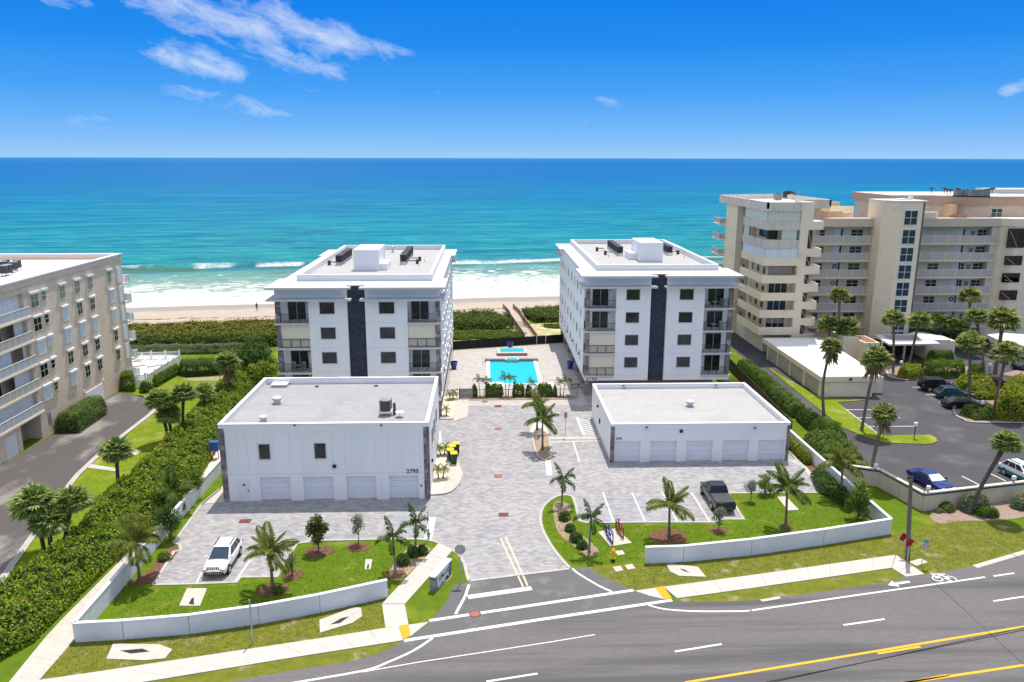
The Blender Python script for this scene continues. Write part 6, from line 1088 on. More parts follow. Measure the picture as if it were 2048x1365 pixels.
L_tuft3 = lf('lawn_tufts', (.125, .20, .015), (.10, .165, .012), (.17, .22, .03), (.14, .215, .015))
tufts('grass_tufts', 'short green tufts on the right garden lawn', [(1143, 1130), (1107, 1092), (1092, 1060), (1086, 1035), (1100, 1008), (1144, 1000), (1158, 1050), (1300, 1052), (1500, 1045), (1470, 992), (1640, 992), (1700, 1000), (1765, 1062), (1500, 1105), (1290, 1120), (1180, 1132)], 26000, L_tuft3, .10)
tufts('grass_tufts', 'short green tufts on the left garden lawn', [(320, 1176), (470, 1172), (560, 1160), (600, 1095), (860, 1088), (768, 1200), (640, 1220), (380, 1262), (200, 1268), (280, 1180)], 18000, L_tuft3, .10)
L_tuft4 = lf('left_lawn_tufts', (.20, .265, .02), (.15, .21, .015), (.28, .29, .05))
tufts('grass_tufts', 'short green tufts on the lawn beside the left drive', [(20, 1180), (150, 975), (250, 880), (318, 822), (300, 775), (360, 740), (500, 740), (430, 850), (350, 960), (200, 1080), (60, 1200)], 26000, L_tuft4, .11)
# ================================================================ POOL AND DECK
pw = bpy.data.materials.new('pool_water'); pw.use_nodes = True; p_ = pw.node_tree.nodes['Principled BSDF']; p_.inputs['Base Color'].default_value = (.02, .52, .66, 1); p_.inputs['Roughness'].default_value = .06; p_.inputs['Specular IOR Level'].default_value = .35
n_ = pw.node_tree.nodes.new('ShaderNodeTexNoise'); n_.inputs['Scale'].default_value = 2.2; b_ = pw.node_tree.nodes.new('ShaderNodeBump'); b_.inputs['Distance'].default_value = .05; b_.inputs['Strength'].default_value = .35
pw.node_tree.links.new(n_.outputs['Fac'], b_.inputs['Height']); pw.node_tree.links.new(b_.outputs[0], p_.inputs['Normal'])
tilem = M('pool_edge_tile', (.74, .80, .86), (.66, .74, .82), 6, .5); redc = M('maroon_coping', (.30, .17, .17), (.36, .26, .26), 4, .8)
t = thing('swimming_pool', 'bright turquoise rectangular swimming pool between the white blocks', 'pool', (3.9, 111.5, 0))
MB().box(.55, 7.35, 105.2, 117.6, .01, .045).build('water', pw, t)
for q in ((0, .55, 104.7, 118.1), (7.35, 7.9, 104.7, 118.1), (.55, 7.35, 104.7, 105.2)): B(*q, .0, .12).build('coping', tilem, t)
B(-.2, 8.1, 117.6, 118.3, 0, .42).build('raised_edge', redc, t); B(-.2, 8.1, 117.95, 118.3, .42, .47).build('coping', concp, t)
MB().box(2.9, 5.1, 117.0, 118.5, 0, .5).build('spillway', concp, t); B(3.2, 4.8, 117.05, 118.1, .5, .52).build('spill_water', pw, t)
t = thing('spa', 'raised rectangular spa with pale coping behind the swimming pool', 'spa', (3.6, 123.2, 0))
q0, q1 = G(995, 712), G(1050, 700)
x0, x1, y0, y1 = 1.75, 6.6, 121.3, 124.8
B(x0, x1, y0, y1, 0, .4).build('wall', redc, t); MB().box(x0 - .05, x1 + .05, y0 - .05, y0 + .6, .4, .48).box(x0 - .05, x1 + .05, y1 - .4, y1 + .05, .4, .48).box(x0 - .05, x0 + .5, y0 + .6, y1 - .4, .4, .48).box(x1 - .5, x1 + .05, y0 + .6, y1 - .4, .4, .48).build('coping', concp, t); B(x0 + .5, x1 - .5, y0 + .6, y1 - .4, .4, .42).build('water', pw, t)
pot = thing('planter_pot', '', 'pot'); blu = M('cobalt_glaze', (.012, .03, .25), (.02, .05, .32), 4, .25, coat=.5); MB().lathe([(.26, 0), (.36, .4), (.42, .8), (.48, .84), (.48, .9), (.4, .9), (.38, .7)], 20).build('pot', blu, pot, smooth=True); MB().lathe([(.37, .68), (.02, .72)], 14).build('soil', bark, pot)
for i, (c, lab) in enumerate((((1020, 698), 'behind the spa, against the black fence'), ((908, 738), 'on the deck beside the left white block'), ((1140, 738), 'in the shade beside the right white block'))):
    o = pot if i == 0 else dup(pot); o.location = G(*c); o.scale = (1.25,) * 3; tag(o, 'cobalt blue planter pot ' + lab, group='blue pots on the pool deck')
# black mesh fence behind the deck
t = thing('mesh_fence', 'black screened fence between the pool deck and the dunes', 'fence', (4, 131, 0)); scr = M('black_screen', (.012, .011, .013), (.02, .018, .02), 8, .9)
P0, P1 = G(906, 700), G(1127, 685.5)
for k in range(12):
    p, q = P0.lerp(P1, k / 12), P0.lerp(P1, (k + 1) / 12)
    MB().prism([p, q, q + Vector((0, .03, 0)), p + Vector((0, .03, 0))], .03, 1.45).build('screen_panel', scr, t); B(p.x - .04, p.x + .04, p.y - .04, p.y + .06, 0, 1.55).build('post', whitem if k in (9, 10) else blackm, t)
# boardwalk over the dune
wdp = M('weathered_boards', (.55, .47, .38), (.44, .37, .30), 3, .95); wdr = M('brown_boards', (.30, .19, .13), (.24, .15, .10), 3, .9)
t = thing('boardwalk', 'narrow railed wooden boardwalk crossing the dune scrub to the beach', 'boardwalk', G(1060, 678))
cl_ = [(1062, 679, .1), (1045, 655, .5), (1036, 643, 1.4), (1029, 630, 1.4), (1016, 617, .4)]; C = [Vector(G(u, v, z)) for u, v, z in cl_]
for i in range(len(C) - 1):
    n = max(4, int((C[i + 1] - C[i]).length / .45))
    for k in range(n):
        a, b_ = C[i].lerp(C[i + 1], k / n), C[i].lerp(C[i + 1], (k + .88) / n); s = Vector((1.0, -.1, 0)); MB().add([a - s, a + s, b_ + s, b_ - s, a - s - Vector((0, 0, .05)), a + s - Vector((0, 0, .05)), b_ + s - Vector((0, 0, .05)), b_ - s - Vector((0, 0, .05))], [(0, 1, 2, 3), (7, 6, 5, 4), (0, 4, 5, 1), (1, 5, 6, 2), (2, 6, 7, 3), (3, 7, 4, 0)]).build('plank', wdp, t)
for s in (-1.05, 1.05):
    for i in range(len(C) - 1):
        a, b_ = C[i] + Vector((s, 0, 0)), C[i + 1] + Vector((s, 0, 0)); MB().tube([a + Vector((0, 0, 1.0)), b_ + Vector((0, 0, 1.0))], .07, 4).build('handrail', wdp, t)
        MB().add([a, b_, b_ + Vector((0, 0, .92)), a + Vector((0, 0, .92)), a + Vector((.04, 0, 0)), b_ + Vector((.04, 0, 0)), b_ + Vector((.04, 0, .92)), a + Vector((.04, 0, .92))], [(0, 1, 2, 3), (7, 6, 5, 4), (3, 2, 6, 7), (0, 3, 7, 4), (1, 5, 6, 2)]).build('side_boards', wdr, t)
        for k in range(3): p = a.lerp(b_, k / 2); MB().box(p.x - .05, p.x + .05, p.y - .05, p.y + .05, -.3, p.z + 1.0).build('post', wdp, t)
# front pool fence with gate, court side
t = thing('pool_fence', 'thin black metal fence with a grey gate along the front of the pool deck', 'fence', (3, 99, 0)); gA, gB = G(896, 793), G(1152, 796); Yf = 98.6
for a, b_ in ((-5.2, -3.6), (-1.7, 12.0)): railing(t, a, b_, Yf, 0, h=1.25, nseg=int((b_ - a) / 2), step=.22)
o = MB().box(-3.6, -3.5, Yf - .05, Yf + .05, 0, 1.5).box(-1.8, -1.7, Yf - .05, Yf + .05, 0, 1.5).build('gate_post', blackm, t); B(-3.5, -1.8, Yf - .02, Yf + .02, .1, 1.4).build('gate', aclight, t)
t = thing('bench', 'dark bench in the shade by the right block corner', 'bench', G(1150, 775)); q = G(1150, 775); MB().box(q.x - .6, q.x + .6, q.y - .2, q.y + .2, .42, .48).build('seat', blackm, t); [B(q.x + a, q.x + a + .06, q.y - .18, q.y + .18, 0, .42).build('leg', blackm, t) for a in (-.5, .44)]
# white parasols behind the clumps
par = thing('parasol', '', 'parasol'); pc = M('white_canvas', (.82, .82, .80), (.74, .74, .73), 2)
MB().lathe([(1.35, 1.95), (1.34, 1.9), (.7, 2.12), (.05, 2.35)][::-1] if False else [(1.35, 1.92), (.7, 2.14), (.05, 2.35)], 8).build('canopy', pc, par); MB().tube([(0, 0, 0), (0, 0, 2.4)], .03, 6).build('pole', whitem, par); MB().lathe([(.3, 0), (.28, .08)], 12).build('base', galv, par)
for i, (c, lab) in enumerate((((992, 786), 'left one of two low white parasols behind the pool fence shrubs'), ((1091, 786), 'right one of two low white parasols behind the pool fence shrubs'))):
    o = par if i == 0 else dup(par); o.location = G(*c); o.scale = (.95, .95, .62); tag(o, lab, group='white parasols')
for i, c in enumerate(((972, 778), (1029, 778))):
    q = G(*c); t = thing('bollard_light', ('left' if i == 0 else 'right') + ' small dark post lamp in front of the pool', 'lamp', q); MB().tube([q, q + Vector((0, 0, .7))], .05, 6).build('post', blackm, t); MB().lathe([(.17, 0), (.2, .12), (.15, .3), (.02, .34)], 10, q + Vector((0, 0, .68))).build('lamp_head', blackm, t)
t = thing('pool_lift', 'thin white handrail at the back left corner of the pool', 'handrail', G(966, 728)); q = G(966, 728); MB().tube([q, q + Vector((0, 0, 1.1)), q + Vector((.4, 0, 1.1)), q + Vector((.4, 0, .1))], .03, 5).build('rail', aclight, t)
# terrace with loungers and white fence, left
sheet('white_terrace', [(272, 708), (355, 712), (352, 716), (288, 762), (266, 762), (258, 720)], .06, M('white_terrace_paving', (.78, .76, .73), (.7, .68, .66), 2, c3=(.62, .6, .58), sc3=.8))
t = thing('white_fence', 'white picket fence with a gate around the terrace of the beige condominium', 'fence', G(300, 770)); 
def picket(pts, h, rs):
    for a, b_ in zip(pts[:-1], pts[1:]):
        a, b_ = G(*a), G(*b_); n = max(1, round((b_ - a).length / 2.2)); d = (b_ - a).normalized()
        for k in range(n):
            p, q = a.lerp(b_, k / n), a.lerp(b_, (k + 1) / n); mb = MB(); m_ = 14
            for j in range(1, m_): c = p.lerp(q, j / m_); mb.box(c.x - .03, c.x + .03, c.y - .02, c.y + .02, .1, h - .1)
            mb.tube([p + Vector((0, 0, h - .08)), q + Vector((0, 0, h - .08))], .05, 4).tube([p + Vector((0, 0, .12)), q + Vector((0, 0, .12))], .05, 4); mb.build('picket_panel', whitem, t); B(p.x - .09, p.x + .09, p.y - .09, p.y + .09, 0, h + .15).build('post', whitem, t)
        B(b_.x - .1, b_.x + .1, b_.y - .1, b_.y + .1, 0, h + .2).build('post', whitem, t)
picket([(262, 716), (275, 721), (360, 719)], 1.3, 0); picket([(360, 727), (325, 748), (297, 767)], 1.3, 0); picket([(272, 777), (293, 775)], 1.9, 0)
t = thing('retaining_wall', 'low beige retaining wall inside the white fence', 'wall', G(300, 762)); MB().prism([G(299, 762), G(325, 742), G(326, 744), G(301, 765)], 0, .9).build('wall', beige, t)
ln = thing('sun_lounger', '', 'lounger'); MB().box(-.32, .32, -.9, .35, .28, .34).build('seat', whitem, ln); MB().add([(-.32, .35, .3), (.32, .35, .3), (.32, .95, .85), (-.32, .95, .85), (-.32, .35, .36), (.32, .35, .36), (.32, .93, .91), (-.32, .93, .91)], [(3, 2, 1, 0), (4, 5, 6, 7), (0, 1, 5, 4), (2, 3, 7, 6), (1, 2, 6, 5), (3, 0, 4, 7)]).build('backrest', whitem, ln)
for a in (-.28, .24):
    for b_ in (-.8, .25): MB().box(a, a + .05, b_, b_ + .05, 0, .28).build('leg', whitem, ln)
for i, (c, rz, lab) in enumerate((((280, 733), -.9, 'left'), ((310, 733), -.9, 'middle'), ((270, 724), -1.2, 'rearmost, partly hidden'))): o = ln if i == 0 else dup(ln); o.location = G(*c) + Vector((0, 0, .06)); o.rotation_euler[2] = rz; o.scale = (1.25,) * 3; tag(o, lab + ' white sun lounger on the terrace behind the beige condominium', group='white sun loungers')
# people on the beach
def person(lab, foot, h, shirt, short, px_, skinc=(.28, .16, .11)):
    g = G(*foot, -.9); t = thing('person', lab, 'person', g); me = bpy.data.meshes.new('body'); k = h / 1.75
    V = [(0, 0, .95), (0, 0, 1.2), (0, 0, 1.45), (0, 0, 1.56), (0, -.02, 1.68), (.1, 0, .9), (.13, -.22, .5), (.12, -.12, .08), (.12, -.26, .03), (-.1, 0, .9), (-.11, .12, .5), (-.11, .34, .12), (-.11, .25, .03), (.2, 0, 1.42), (.26, .12, 1.15), (.24, 0, .92), (-.2, 0, 1.42), (-.26, -.1, 1.15), (-.24, -.26, .98)]
    Ed = [(0, 1), (1, 2), (2, 3), (3, 4), (0, 5), (5, 6), (6, 7), (7, 8), (0, 9), (9, 10), (10, 11), (11, 12), (2, 13), (13, 14), (14, 15), (2, 16), (16, 17), (17, 18)]
    rr = [.15, .14, .15, .055, .11, .095, .065, .045, .035, .095, .065, .045, .035, .06, .042, .035, .06, .042, .035]
    me.from_pydata([(x * k, y * k, z * k) for x, y, z in V], Ed, []); o = link('body', me, M('skin', skinc, rough=.6), t); sk = o.modifiers.new('s', 'SKIN'); me.skin_vertices[0].data[0].use_root = True
    for v_, r_ in zip(me.skin_vertices[0].data, rr): v_.radius = (r_ * k, r_ * k)
    o.modifiers.new('u', 'SUBSURF').levels = 1; o.modifiers['u'].render_levels = 1
    for nm, zs, mt in (('shirt', [(.16, .98), (.175, 1.2), (.2, 1.42), (.1, 1.52)], shirt), ('shorts', [(.18, .62), (.19, .9), (.17, 1.0)], short)): c = MB().lathe([(r_ * k, z * k) for r_, z in zs], 12); c.v = [(x, y * .75, z) for x, y, z in c.v]; link(nm, c.mesh(nm, smooth=True), mt, t)
    link('hair', MB().lathe([(.1 * k, 1.66 * k), (.125 * k, 1.74 * k), (.06 * k, 1.82 * k)], 10).mesh('hair', smooth=True), bark, t)
person('person in dark shirt and shorts walking on the wet sand, left', (514, 622), 1.75, M('dark_cloth', (.03, .03, .05)), M('navy_cloth', (.03, .04, .12)), 0)
# ================================================================ VEHICLES
tyre = M('tyre_rubber', (.02, .02, .02), rough=.9); rimm = M('alloy_rim', (.45, .46, .48), rough=.35, metal=.7); tl = M('red_tail_lamp', (.35, .01, .015), rough=.2); hl = M('clear_headlamp', (.55, .57, .6), rough=.15); blk = M('black_trim', (.015, .015, .017), rough=.6)
def car(lab, loc, heading, L_, W_, H_, kind, paint, group=None, lower=None, shade=False, roofc=None, rails=True, name='parked_car', cat='car'):
    """x forward; built at the origin then placed"""
    t = thing(name, lab, cat, loc, heading, group); hw = W_ / 2; hl_ = L_ / 2; belt = {'suv': .60, 'jeep': .60, 'sedan': .64, 'coupe': .66, 'pickup': .60}[kind] * H_; gc = .20 * H_ if kind != 'sedan' else .14 * H_; hood = belt * {'suv': .96, 'jeep': 1.0, 'sedan': .93, 'coupe': .95, 'pickup': 1.0}[kind]
    cab = {'suv': (-.455, -.31, .02, .235), 'jeep': (-.48, -.45, .10, .19), 'sedan': (-.40, -.20, .08, .25), 'coupe': (-.36, -.17, .03, .21), 'pickup': (-.11, -.06, .13, .24)}[kind]; rearz = {'suv': belt, 'jeep': belt, 'sedan': belt * .98, 'coupe': belt * 1.0, 'pickup': belt * 1.02}[kind]
    st = [(-.5, .80, gc + .12, rearz * .82), (-.485, .94, gc + .02, rearz * .97), (-.40, .99, gc, rearz), (-.2, 1, gc, belt), (.1, 1, gc, belt), (.24, .99, gc, hood), (.38, .97, gc, hood * .95), (.455, .91, gc + .02, hood * .84), (.488, .80, gc + .06, hood * .70), (.5, .66, gc + .14, hood * .56)]
    mb = MB(); nsec = 9
    for x, kw, zb, zt in st:
        w_ = hw * kw; x *= L_
        for yy, zz in ((-w_ * .9, zb), (-w_, zb + .18), (-w_, zb + (zt - zb) * .6), (-w_ * .94, zt - .04), (0, zt + .035), (w_ * .94, zt - .04), (w_, zb + (zt - zb) * .6), (w_, zb + .18), (w_ * .9, zb)): mb.v.append((x, yy, zz))
    for i in range(len(st) - 1):
        for k in range(nsec): k2 = (k + 1) % nsec; mb.f.append((i * nsec + k, i * nsec + k2, (i + 1) * nsec + k2, (i + 1) * nsec + k))
    mb.f.append(tuple(range(nsec))[::-1]); mb.f.append(tuple((len(st) - 1) * nsec + k for k in range(nsec))); mb.f = [f[::-1] for f in mb.f]
    body = link('body', mb.mesh('body', smooth=True), paint, t); bv = body.modifiers.new('b', 'BEVEL'); bv.width = .03; bv.segments = 2; bv.angle_limit = R(35)
    x0, x1, x2, x3 = [c * L_ for c in cab]; zb = belt - .03; zt = H_ - .04; wb = hw * .93; wt = hw * (.71 if kind not in ('jeep',) else .84)
    cabv = [(x0, -wb, zb), (x3, -wb, zb), (x3, wb, zb), (x0, wb, zb), (x1, -wt, zt), (x2, -wt, zt), (x2, wt, zt), (x1, wt, zt)]
    cm = MB().add(cabv, [(3, 2, 1, 0), (4, 5, 6, 7), (0, 1, 5, 4), (1, 2, 6, 5), (2, 3, 7, 6), (3, 0, 4, 7)]); co = link('cabin', cm.mesh('cabin'), roofc or paint, t); bv = co.modifiers.new('b', 'BEVEL'); bv.width = .11; bv.segments = 3
    def face(a, b_, c, d, u0, u1, v0, v1, mt, nm, out=.012):
        a, b_, c, d = map(Vector, (a, b_, c, d)); P = lambda u, v: a.lerp(b_, u).lerp(d.lerp(c, u), v); n = (b_ - a).cross(d - a).normalized() * out; q = [P(u0, v0) + n, P(u1, v0) + n, P(u1, v1) + n, P(u0, v1) + n]; q2 = [p - n * 2 for p in q]
        return link(nm, MB().add(q + q2, [(0, 1, 2, 3), (7, 6, 5, 4), (0, 4, 5, 1), (1, 5, 6, 2), (2, 6, 7, 3), (3, 7, 4, 0)]).mesh(nm), mt, t)
    v = cabv; face(v[1], v[2], v[6], v[5], .06, .94, .08, .93, M('silver_sunshade', (.62, .72, .70), rough=.4) if shade else glass_b, 'windshield'); face(v[3], v[0], v[4], v[7], .1, .9, .15, .88, glass, 'rear_window')
    sp_ = {'suv': ((.05, .27), (.30, .60), (.63, .90)), 'jeep': ((.03, .28), (.32, .62), (.66, .94)), 'sedan': ((.14, .48), (.52, .88)), 'coupe': ((.18, .40), (.45, .90)), 'pickup': ((.08, .45), (.5, .92))}[kind]
    for a, b_ in sp_: face(v[0], v[1], v[5], v[4], a, b_, .18, .86, glass, 'side_window'); face(v[2], v[3], v[7], v[6], 1 - b_, 1 - a, .18, .86, glass, 'side_window')
    wr = .36 if kind in ('suv', 'jeep', 'pickup') else .33; wme = MB(); wme.tube([(0, -.11, 0), (0, .11, 0)], wr, 22); wme = wme.mesh('wheel', smooth=True); wme.materials.append(tyre); rme = MB().tube([(0, -.125, 0), (0, .125, 0)], wr * .62, 14).mesh('rim'); rme.materials.append(rimm)
    ame = MB().tube([(0, -.02, 0), (0, .02, 0)], wr * 1.13, 22).mesh('arch'); ame.materials.append(blk)
    for sx in (-.30, .315):
        for sy in (-1, 1): wo = link('wheel', wme, None, t, (sx * L_, sy * (hw - .09), wr)); link('rim', rme, None, wo); link('wheel_arch', ame, None, t, (sx * L_, sy * (hw * .985), wr + .03))
    for sy in (-1, 1):
        MB_ = MB().box(-.07, .07, -.09, .09, -.06, .07); mo = link('mirror', MB_.mesh('mirror'), blk if shade or roofc else paint, t, (x3 - .12 * L_ * .5, sy * (hw + .05), belt + .08)); 
        link('headlight', MB().box(-.06, .06, -.19, .19, -.07, .07).mesh('hl'), hl, t, (hl_ * .945, sy * hw * .66, hood * .76), (0, 0, -sy * .35)); link('tail_light', MB().box(-.05, .05, -.14, .14, -.13, .13).mesh('tl'), tl, t, (-hl_ * .962, sy * hw * .80, rearz * .80), (0, 0, sy * .25))
        if rails and kind == 'suv': link('roof_rail', MB().box(x1 + .15, x2 - .1, -.025, .025, 0, .05).mesh('rr'), blk, t, (0, sy * wt * .88, zt + .035))
    link('grille', MB().box(-.03, .03, -hw * .45, hw * .45, -.09, .09).mesh('g'), blk, t, (hl_ * .985, 0, hood * .66)); link('bumper', MB().box(-.08, .06, -hw * .8, hw * .8, -.1, .1).mesh('bp'), blk if kind != 'coupe' else paint, t, (hl_ * .97, 0, gc + .14)); link('rear_bumper', MB().box(-.08, .08, -hw * .85, hw * .85, -.1, .1).mesh('bp'), lower or blk, t, (-hl_ * .97, 0, gc + .2))
    if lower: link('lower_cladding', MB().box(-L_ * .46, L_ * .44, -hw * 1.012, hw * 1.012, gc - .02, gc + (belt - gc) * .52).mesh('lc'), lower, t)
    if kind == 'pickup':
        link('bed_cover', MB().box(-L_ * .475, x0 - .05, -hw * .88, hw * .88, 0, .05).mesh('bc'), M('grey_tonneau', (.055, .055, .065), (.045, .045, .052), 5, .5), t, (0, 0, belt + .0)); link('tailgate', MB().box(-.03, .03, -hw * .82, hw * .82, -.28, .22).mesh('tg'), paint, t, (-hl_ * .985, 0, belt * .72))
    if kind == 'jeep': sw = MB().tube([(-.1, 0, 0), (.1, 0, 0)], .36, 18); link('spare_wheel', sw.mesh('sw'), tyre, t, (-hl_ - .08, 0, belt * .85))
    return t
wpaint = M('white_car_paint', (.80, .80, .81), None, rough=.3, coat=.6); kpaint = M('black_car_paint', (.006, .006, .008), None, rough=.25, coat=.8); dgrey = M('dark_grey_car_paint', (.012, .013, .017), None, rough=.3, coat=.5); bpaint = M('blue_car_paint', (.002, .018, .17), (.002, .014, .14), 1, rough=.25, coat=.8); tpaint = M('teal_car_paint', (.015, .07, .10), None, rough=.3, coat=.8); gpaint = M('dark_green_car_paint', (.004, .011, .013), None, rough=.25, coat=.8); teal = M('teal_lower_paint', (.04, .16, .17), None, rough=.4)
c = car('white suv with black roof rails parked nose out on the pavers', (-20.62, 56.05, .012), R(-90), 4.6, 1.86, 1.66, 'suv', wpaint)
for k in range(7): link('grille_slot', MB().box(-.02, .02, -.045, .045, -.11, .11).mesh('gs'), blk, c, (2.31, (k - 3) * .14, .93))
[bpy.data.objects.remove(o) for o in list(c.children) if o.name.startswith('grille') and not o.name.startswith('grille_slot')]
car('black pickup truck with a flat grey bed cover parked in the right bay', (21.25, 66.2, .012), R(90), 5.5, 1.98, 1.85, 'pickup', dgrey)
q = G(1868, 968); v0, v1 = G(1924, 953), G(1958, 970); hd = math.atan2((v1 - v0).y, (v1 - v0).x); fw_ = Vector((math.cos(hd), math.sin(hd), 0)); sd_ = Vector((-fw_.y, fw_.x, 0))
car('bright blue coupe with a silver windscreen shade behind the cream wall', (43.1, 69.1, .012), hd, 4.75, 1.9, 1.38, 'coupe', bpaint, shade=True)
car('white and teal older suv at the right edge behind the cream wall', G(2042, 962) + Vector((.3, .2, .012)), hd, 4.75, 1.8, 1.72, 'suv', wpaint, lower=teal)
car('black boxy off-road suv with a spare wheel, rearmost of the parked row', G(1873, 781) + Vector((0, 0, .012)), R(-3), 4.7, 1.86, 1.85, 'jeep', kpaint); car('teal suv in the middle of the parked row', G(1908, 798) + Vector((0, .3, .012)), R(-6), 4.6, 1.85, 1.66, 'suv', tpaint, rails=False); car('dark green sedan, nearest of the parked row beside the palm', G(1921, 816) + Vector((.2, .1, .012)), R(-4), 4.7, 1.82, 1.42, 'sedan', gpaint)
car('dark car half hidden behind the palm trunks and palmettos', G(1992, 776), R(-5), 4.5, 1.8, 1.45, 'sedan', kpaint); car('dark blue car at the far right edge beyond the palms', G(2052, 738), R(20), 4.5, 1.8, 1.5, 'suv', bpaint)
# ================================================================ SMALL THINGS
gb = M('dark_green_plastic', (.008, .06, .035), rough=.5); yb = M('yellow_lid', (.80, .52, .01), rough=.5)
bn = thing('wheelie_bin', '', 'bin'); MB().add([(-.22, -.28, .05), (.22, -.28, .05), (.22, .25, .05), (-.22, .25, .05), (-.30, -.36, 1.0), (.30, -.36, 1.0), (.30, .34, 1.0), (-.30, .34, 1.0)], [(3, 2, 1, 0), (4, 5, 6, 7), (0, 1, 5, 4), (1, 2, 6, 5), (2, 3, 7, 6), (3, 0, 4, 7)]).build('bin_body', gb, bn); MB().box(-.33, .33, -.40, .38, 1.0, 1.09).build('lid', yb, bn, bevel=.04)
for s in (-.26, .26): MB().tube([(s - .03, .26, .12), (s + .03, .26, .12)], .12, 10).build('wheel', tyre, bn)
MB().tube([(-.25, .40, 1.02), (.25, .40, 1.02)], .025, 6).build('handle', gb, bn)
for i, (c_, lab) in enumerate((((908, 928), 'front'), ((901, 921), 'second from the front, leftmost'), ((905, 913), 'second from the back'), ((913, 908), 'rearmost, rightmost'))): o = bn if i == 0 else dup(bn); o.location = G(*c_) + Vector((0, 0, .055)); o.rotation_euler[2] = rnd.uniform(-.2, .3); o.scale = (1.12,) * 3; tag(o, lab + ' green wheelie bin with a yellow lid beside the left garage', group='green bins with yellow lids')
rust = M('red_brown_grate', (.22, .05, .045), (.15, .04, .04), 8, .8)
def grate(c_, lab, w_=.9, d_=.55, round_=False, mt=rust):
    q = G(*c_); t = thing('manhole_cover' if round_ else 'drain_grate', lab, 'manhole' if round_ else 'grate', q)
    if round_: MB().lathe([(.42, .0), (.42, .03)], 20, q).build('frame', mt, t); MB().lathe([(.34, .03), (.34, .036)], 20, q).build('lid', M('rust_lid', (.35, .14, .09), (.28, .12, .08), 6, .8), t)
    else:
        B(q.x - w_ / 2, q.x + w_ / 2, q.y - d_ / 2, q.y + d_ / 2, .0, .02).build('frame', blackm, t)
        for k in range(4): x = q.x - w_ / 2 + w_ * (k + .5) / 4; MB().box(x - w_ / 9, x + w_ / 9, q.y - d_ / 2 + .04, q.y + d_ / 2 - .04, .02, .032).build('bar', mt, t)
for a in (((1007, 1030), 'dark red drain grate in the middle of the drive, nearest the road', .9, .75), ((996, 813), 'dark red drain grate nearest the pool', .9, .9), ((1526, 953), 'dark red drain grate before the right garage', .9, .8), ((490, 1043), 'dark red drain grate before the left garage', 1.0, .75)): grate(*a)
for a in (((996, 953), 'round rusty manhole cover between the two garages'), ((996, 858), 'round rusty manhole cover left of the palm island'), ((969, 804), 'round orange manhole cover by the pool fence palms'), ((950, 1229), 'round brown manhole cover in the road apron')): grate(*a, round_=True)
# fire hydrant
q = G(1226, 1122); t = thing('fire_hydrant', 'yellow fire hydrant on the right front lawn', 'hydrant', q); yh = M('hydrant_yellow', (.78, .55, .02), rough=.5)
MB().lathe([(.16, 0), (.16, .1), (.12, .1), (.12, .62), (.17, .62), (.17, .68), (.14, .72), (.10, .86), (.03, .93)], 16, q + Vector((0, 0, .18))).build('barrel', yh, t, smooth=True); MB().lathe([(.17, 0), (.17, .18)], 12, q).build('base', blackm, t)
for s in (-1, 1): MB().tube([q + Vector((0, 0, .68)), q + Vector((s * .24, 0, .68))], .075, 8).build('side_nozzle', yh, t)
MB().tube([q + Vector((0, 0, .62)), q + Vector((0, -.22, .62))], .09, 8).build('front_nozzle', yh, t)
# bicycle racks shaped like bicycles
def brack(c_, lab, mt, rz):
    q = G(*c_) + Vector((0, 0, .05)); t = thing('bicycle_rack', lab, 'bicycle rack', q, rz); mk_ = lambda nm, P, r_=.045: link(nm, MB().tube(P, r_, 7).mesh(nm, smooth=True), mt, t)
    mk_('base_bar', [(-.95, 0, .06), (.95, 0, .06)], .06); mk_('upright', [(-.95, 0, .06), (-.95, 0, .9)]); mk_('upright', [(.95, 0, .06), (.9, 0, 1.0), (.7, 0, 1.05)]); mk_('frame_tube', [(-.95, 0, .45), (-.3, 0, .95), (.55, 0, .9), (.1, 0, .35), (-.3, 0, .95)]); mk_('frame_tube', [(.1, 0, .35), (-.95, 0, .4)])
    for s in (-.55, .6):
        mk_('wheel_ring', [(s + math.cos(a) * .33, 0, .45 + math.sin(a) * .33) for a in np.linspace(0, 2 * math.pi, 15)], .03)
    mk_('seat_post', [(-.3, 0, .95), (-.35, 0, 1.15)]); link('saddle', MB().box(-.5, -.2, -.07, .07, 1.13, 1.2).mesh('sd'), mt, t); mk_('handlebar', [(.55, 0, .9), (.62, 0, 1.15), (.62, -.25, 1.2)], .03)
brack((1219, 1080), 'blue bicycle-shaped rack on the small concrete pad', M('blue_rack_paint', (.015, .04, .35), rough=.4), R(-82) + R(0)); brack((1239, 1069), 'dark red bicycle-shaped rack on the small concrete pad', M('red_rack_paint', (.28, .01, .03), rough=.4), R(-80))
# entrance sign wall
A_, B_ = G(870, 1181), G(901, 1146); A_ = G(866, 1184); B_ = G(899, 1147)
t = thing('entrance_sign', 'white monument sign with dark lettering beside the diagonal walk', 'sign', A_); d = (B_ - A_).normalized(); n_ = Vector((d.y, -d.x, 0)); Ls = (B_ - A_).length; th = .2
def obx(u0, u1, w0, w1, z0, z1, nm, mt, par=t): return MB().prism([A_ + d * u0 + n_ * w0, A_ + d * u1 + n_ * w0, A_ + d * u1 + n_ * w1, A_ + d * u0 + n_ * w1], z0, z1).build(nm, mt, par)
obx(.35, Ls - .35, -th, th * .6, 0, 1.12, 'sign_panel', stucco_n); obx(0, .36, -th - .05, th, 0, 1.14, 'stone_end', greyst); obx(Ls - .36, Ls, -th - .05, th, 0, 1.14, 'stone_end', greyst); obx(-.04, Ls + .04, -th - .1, th + .02, 1.14, 1.24, 'coping', capw)
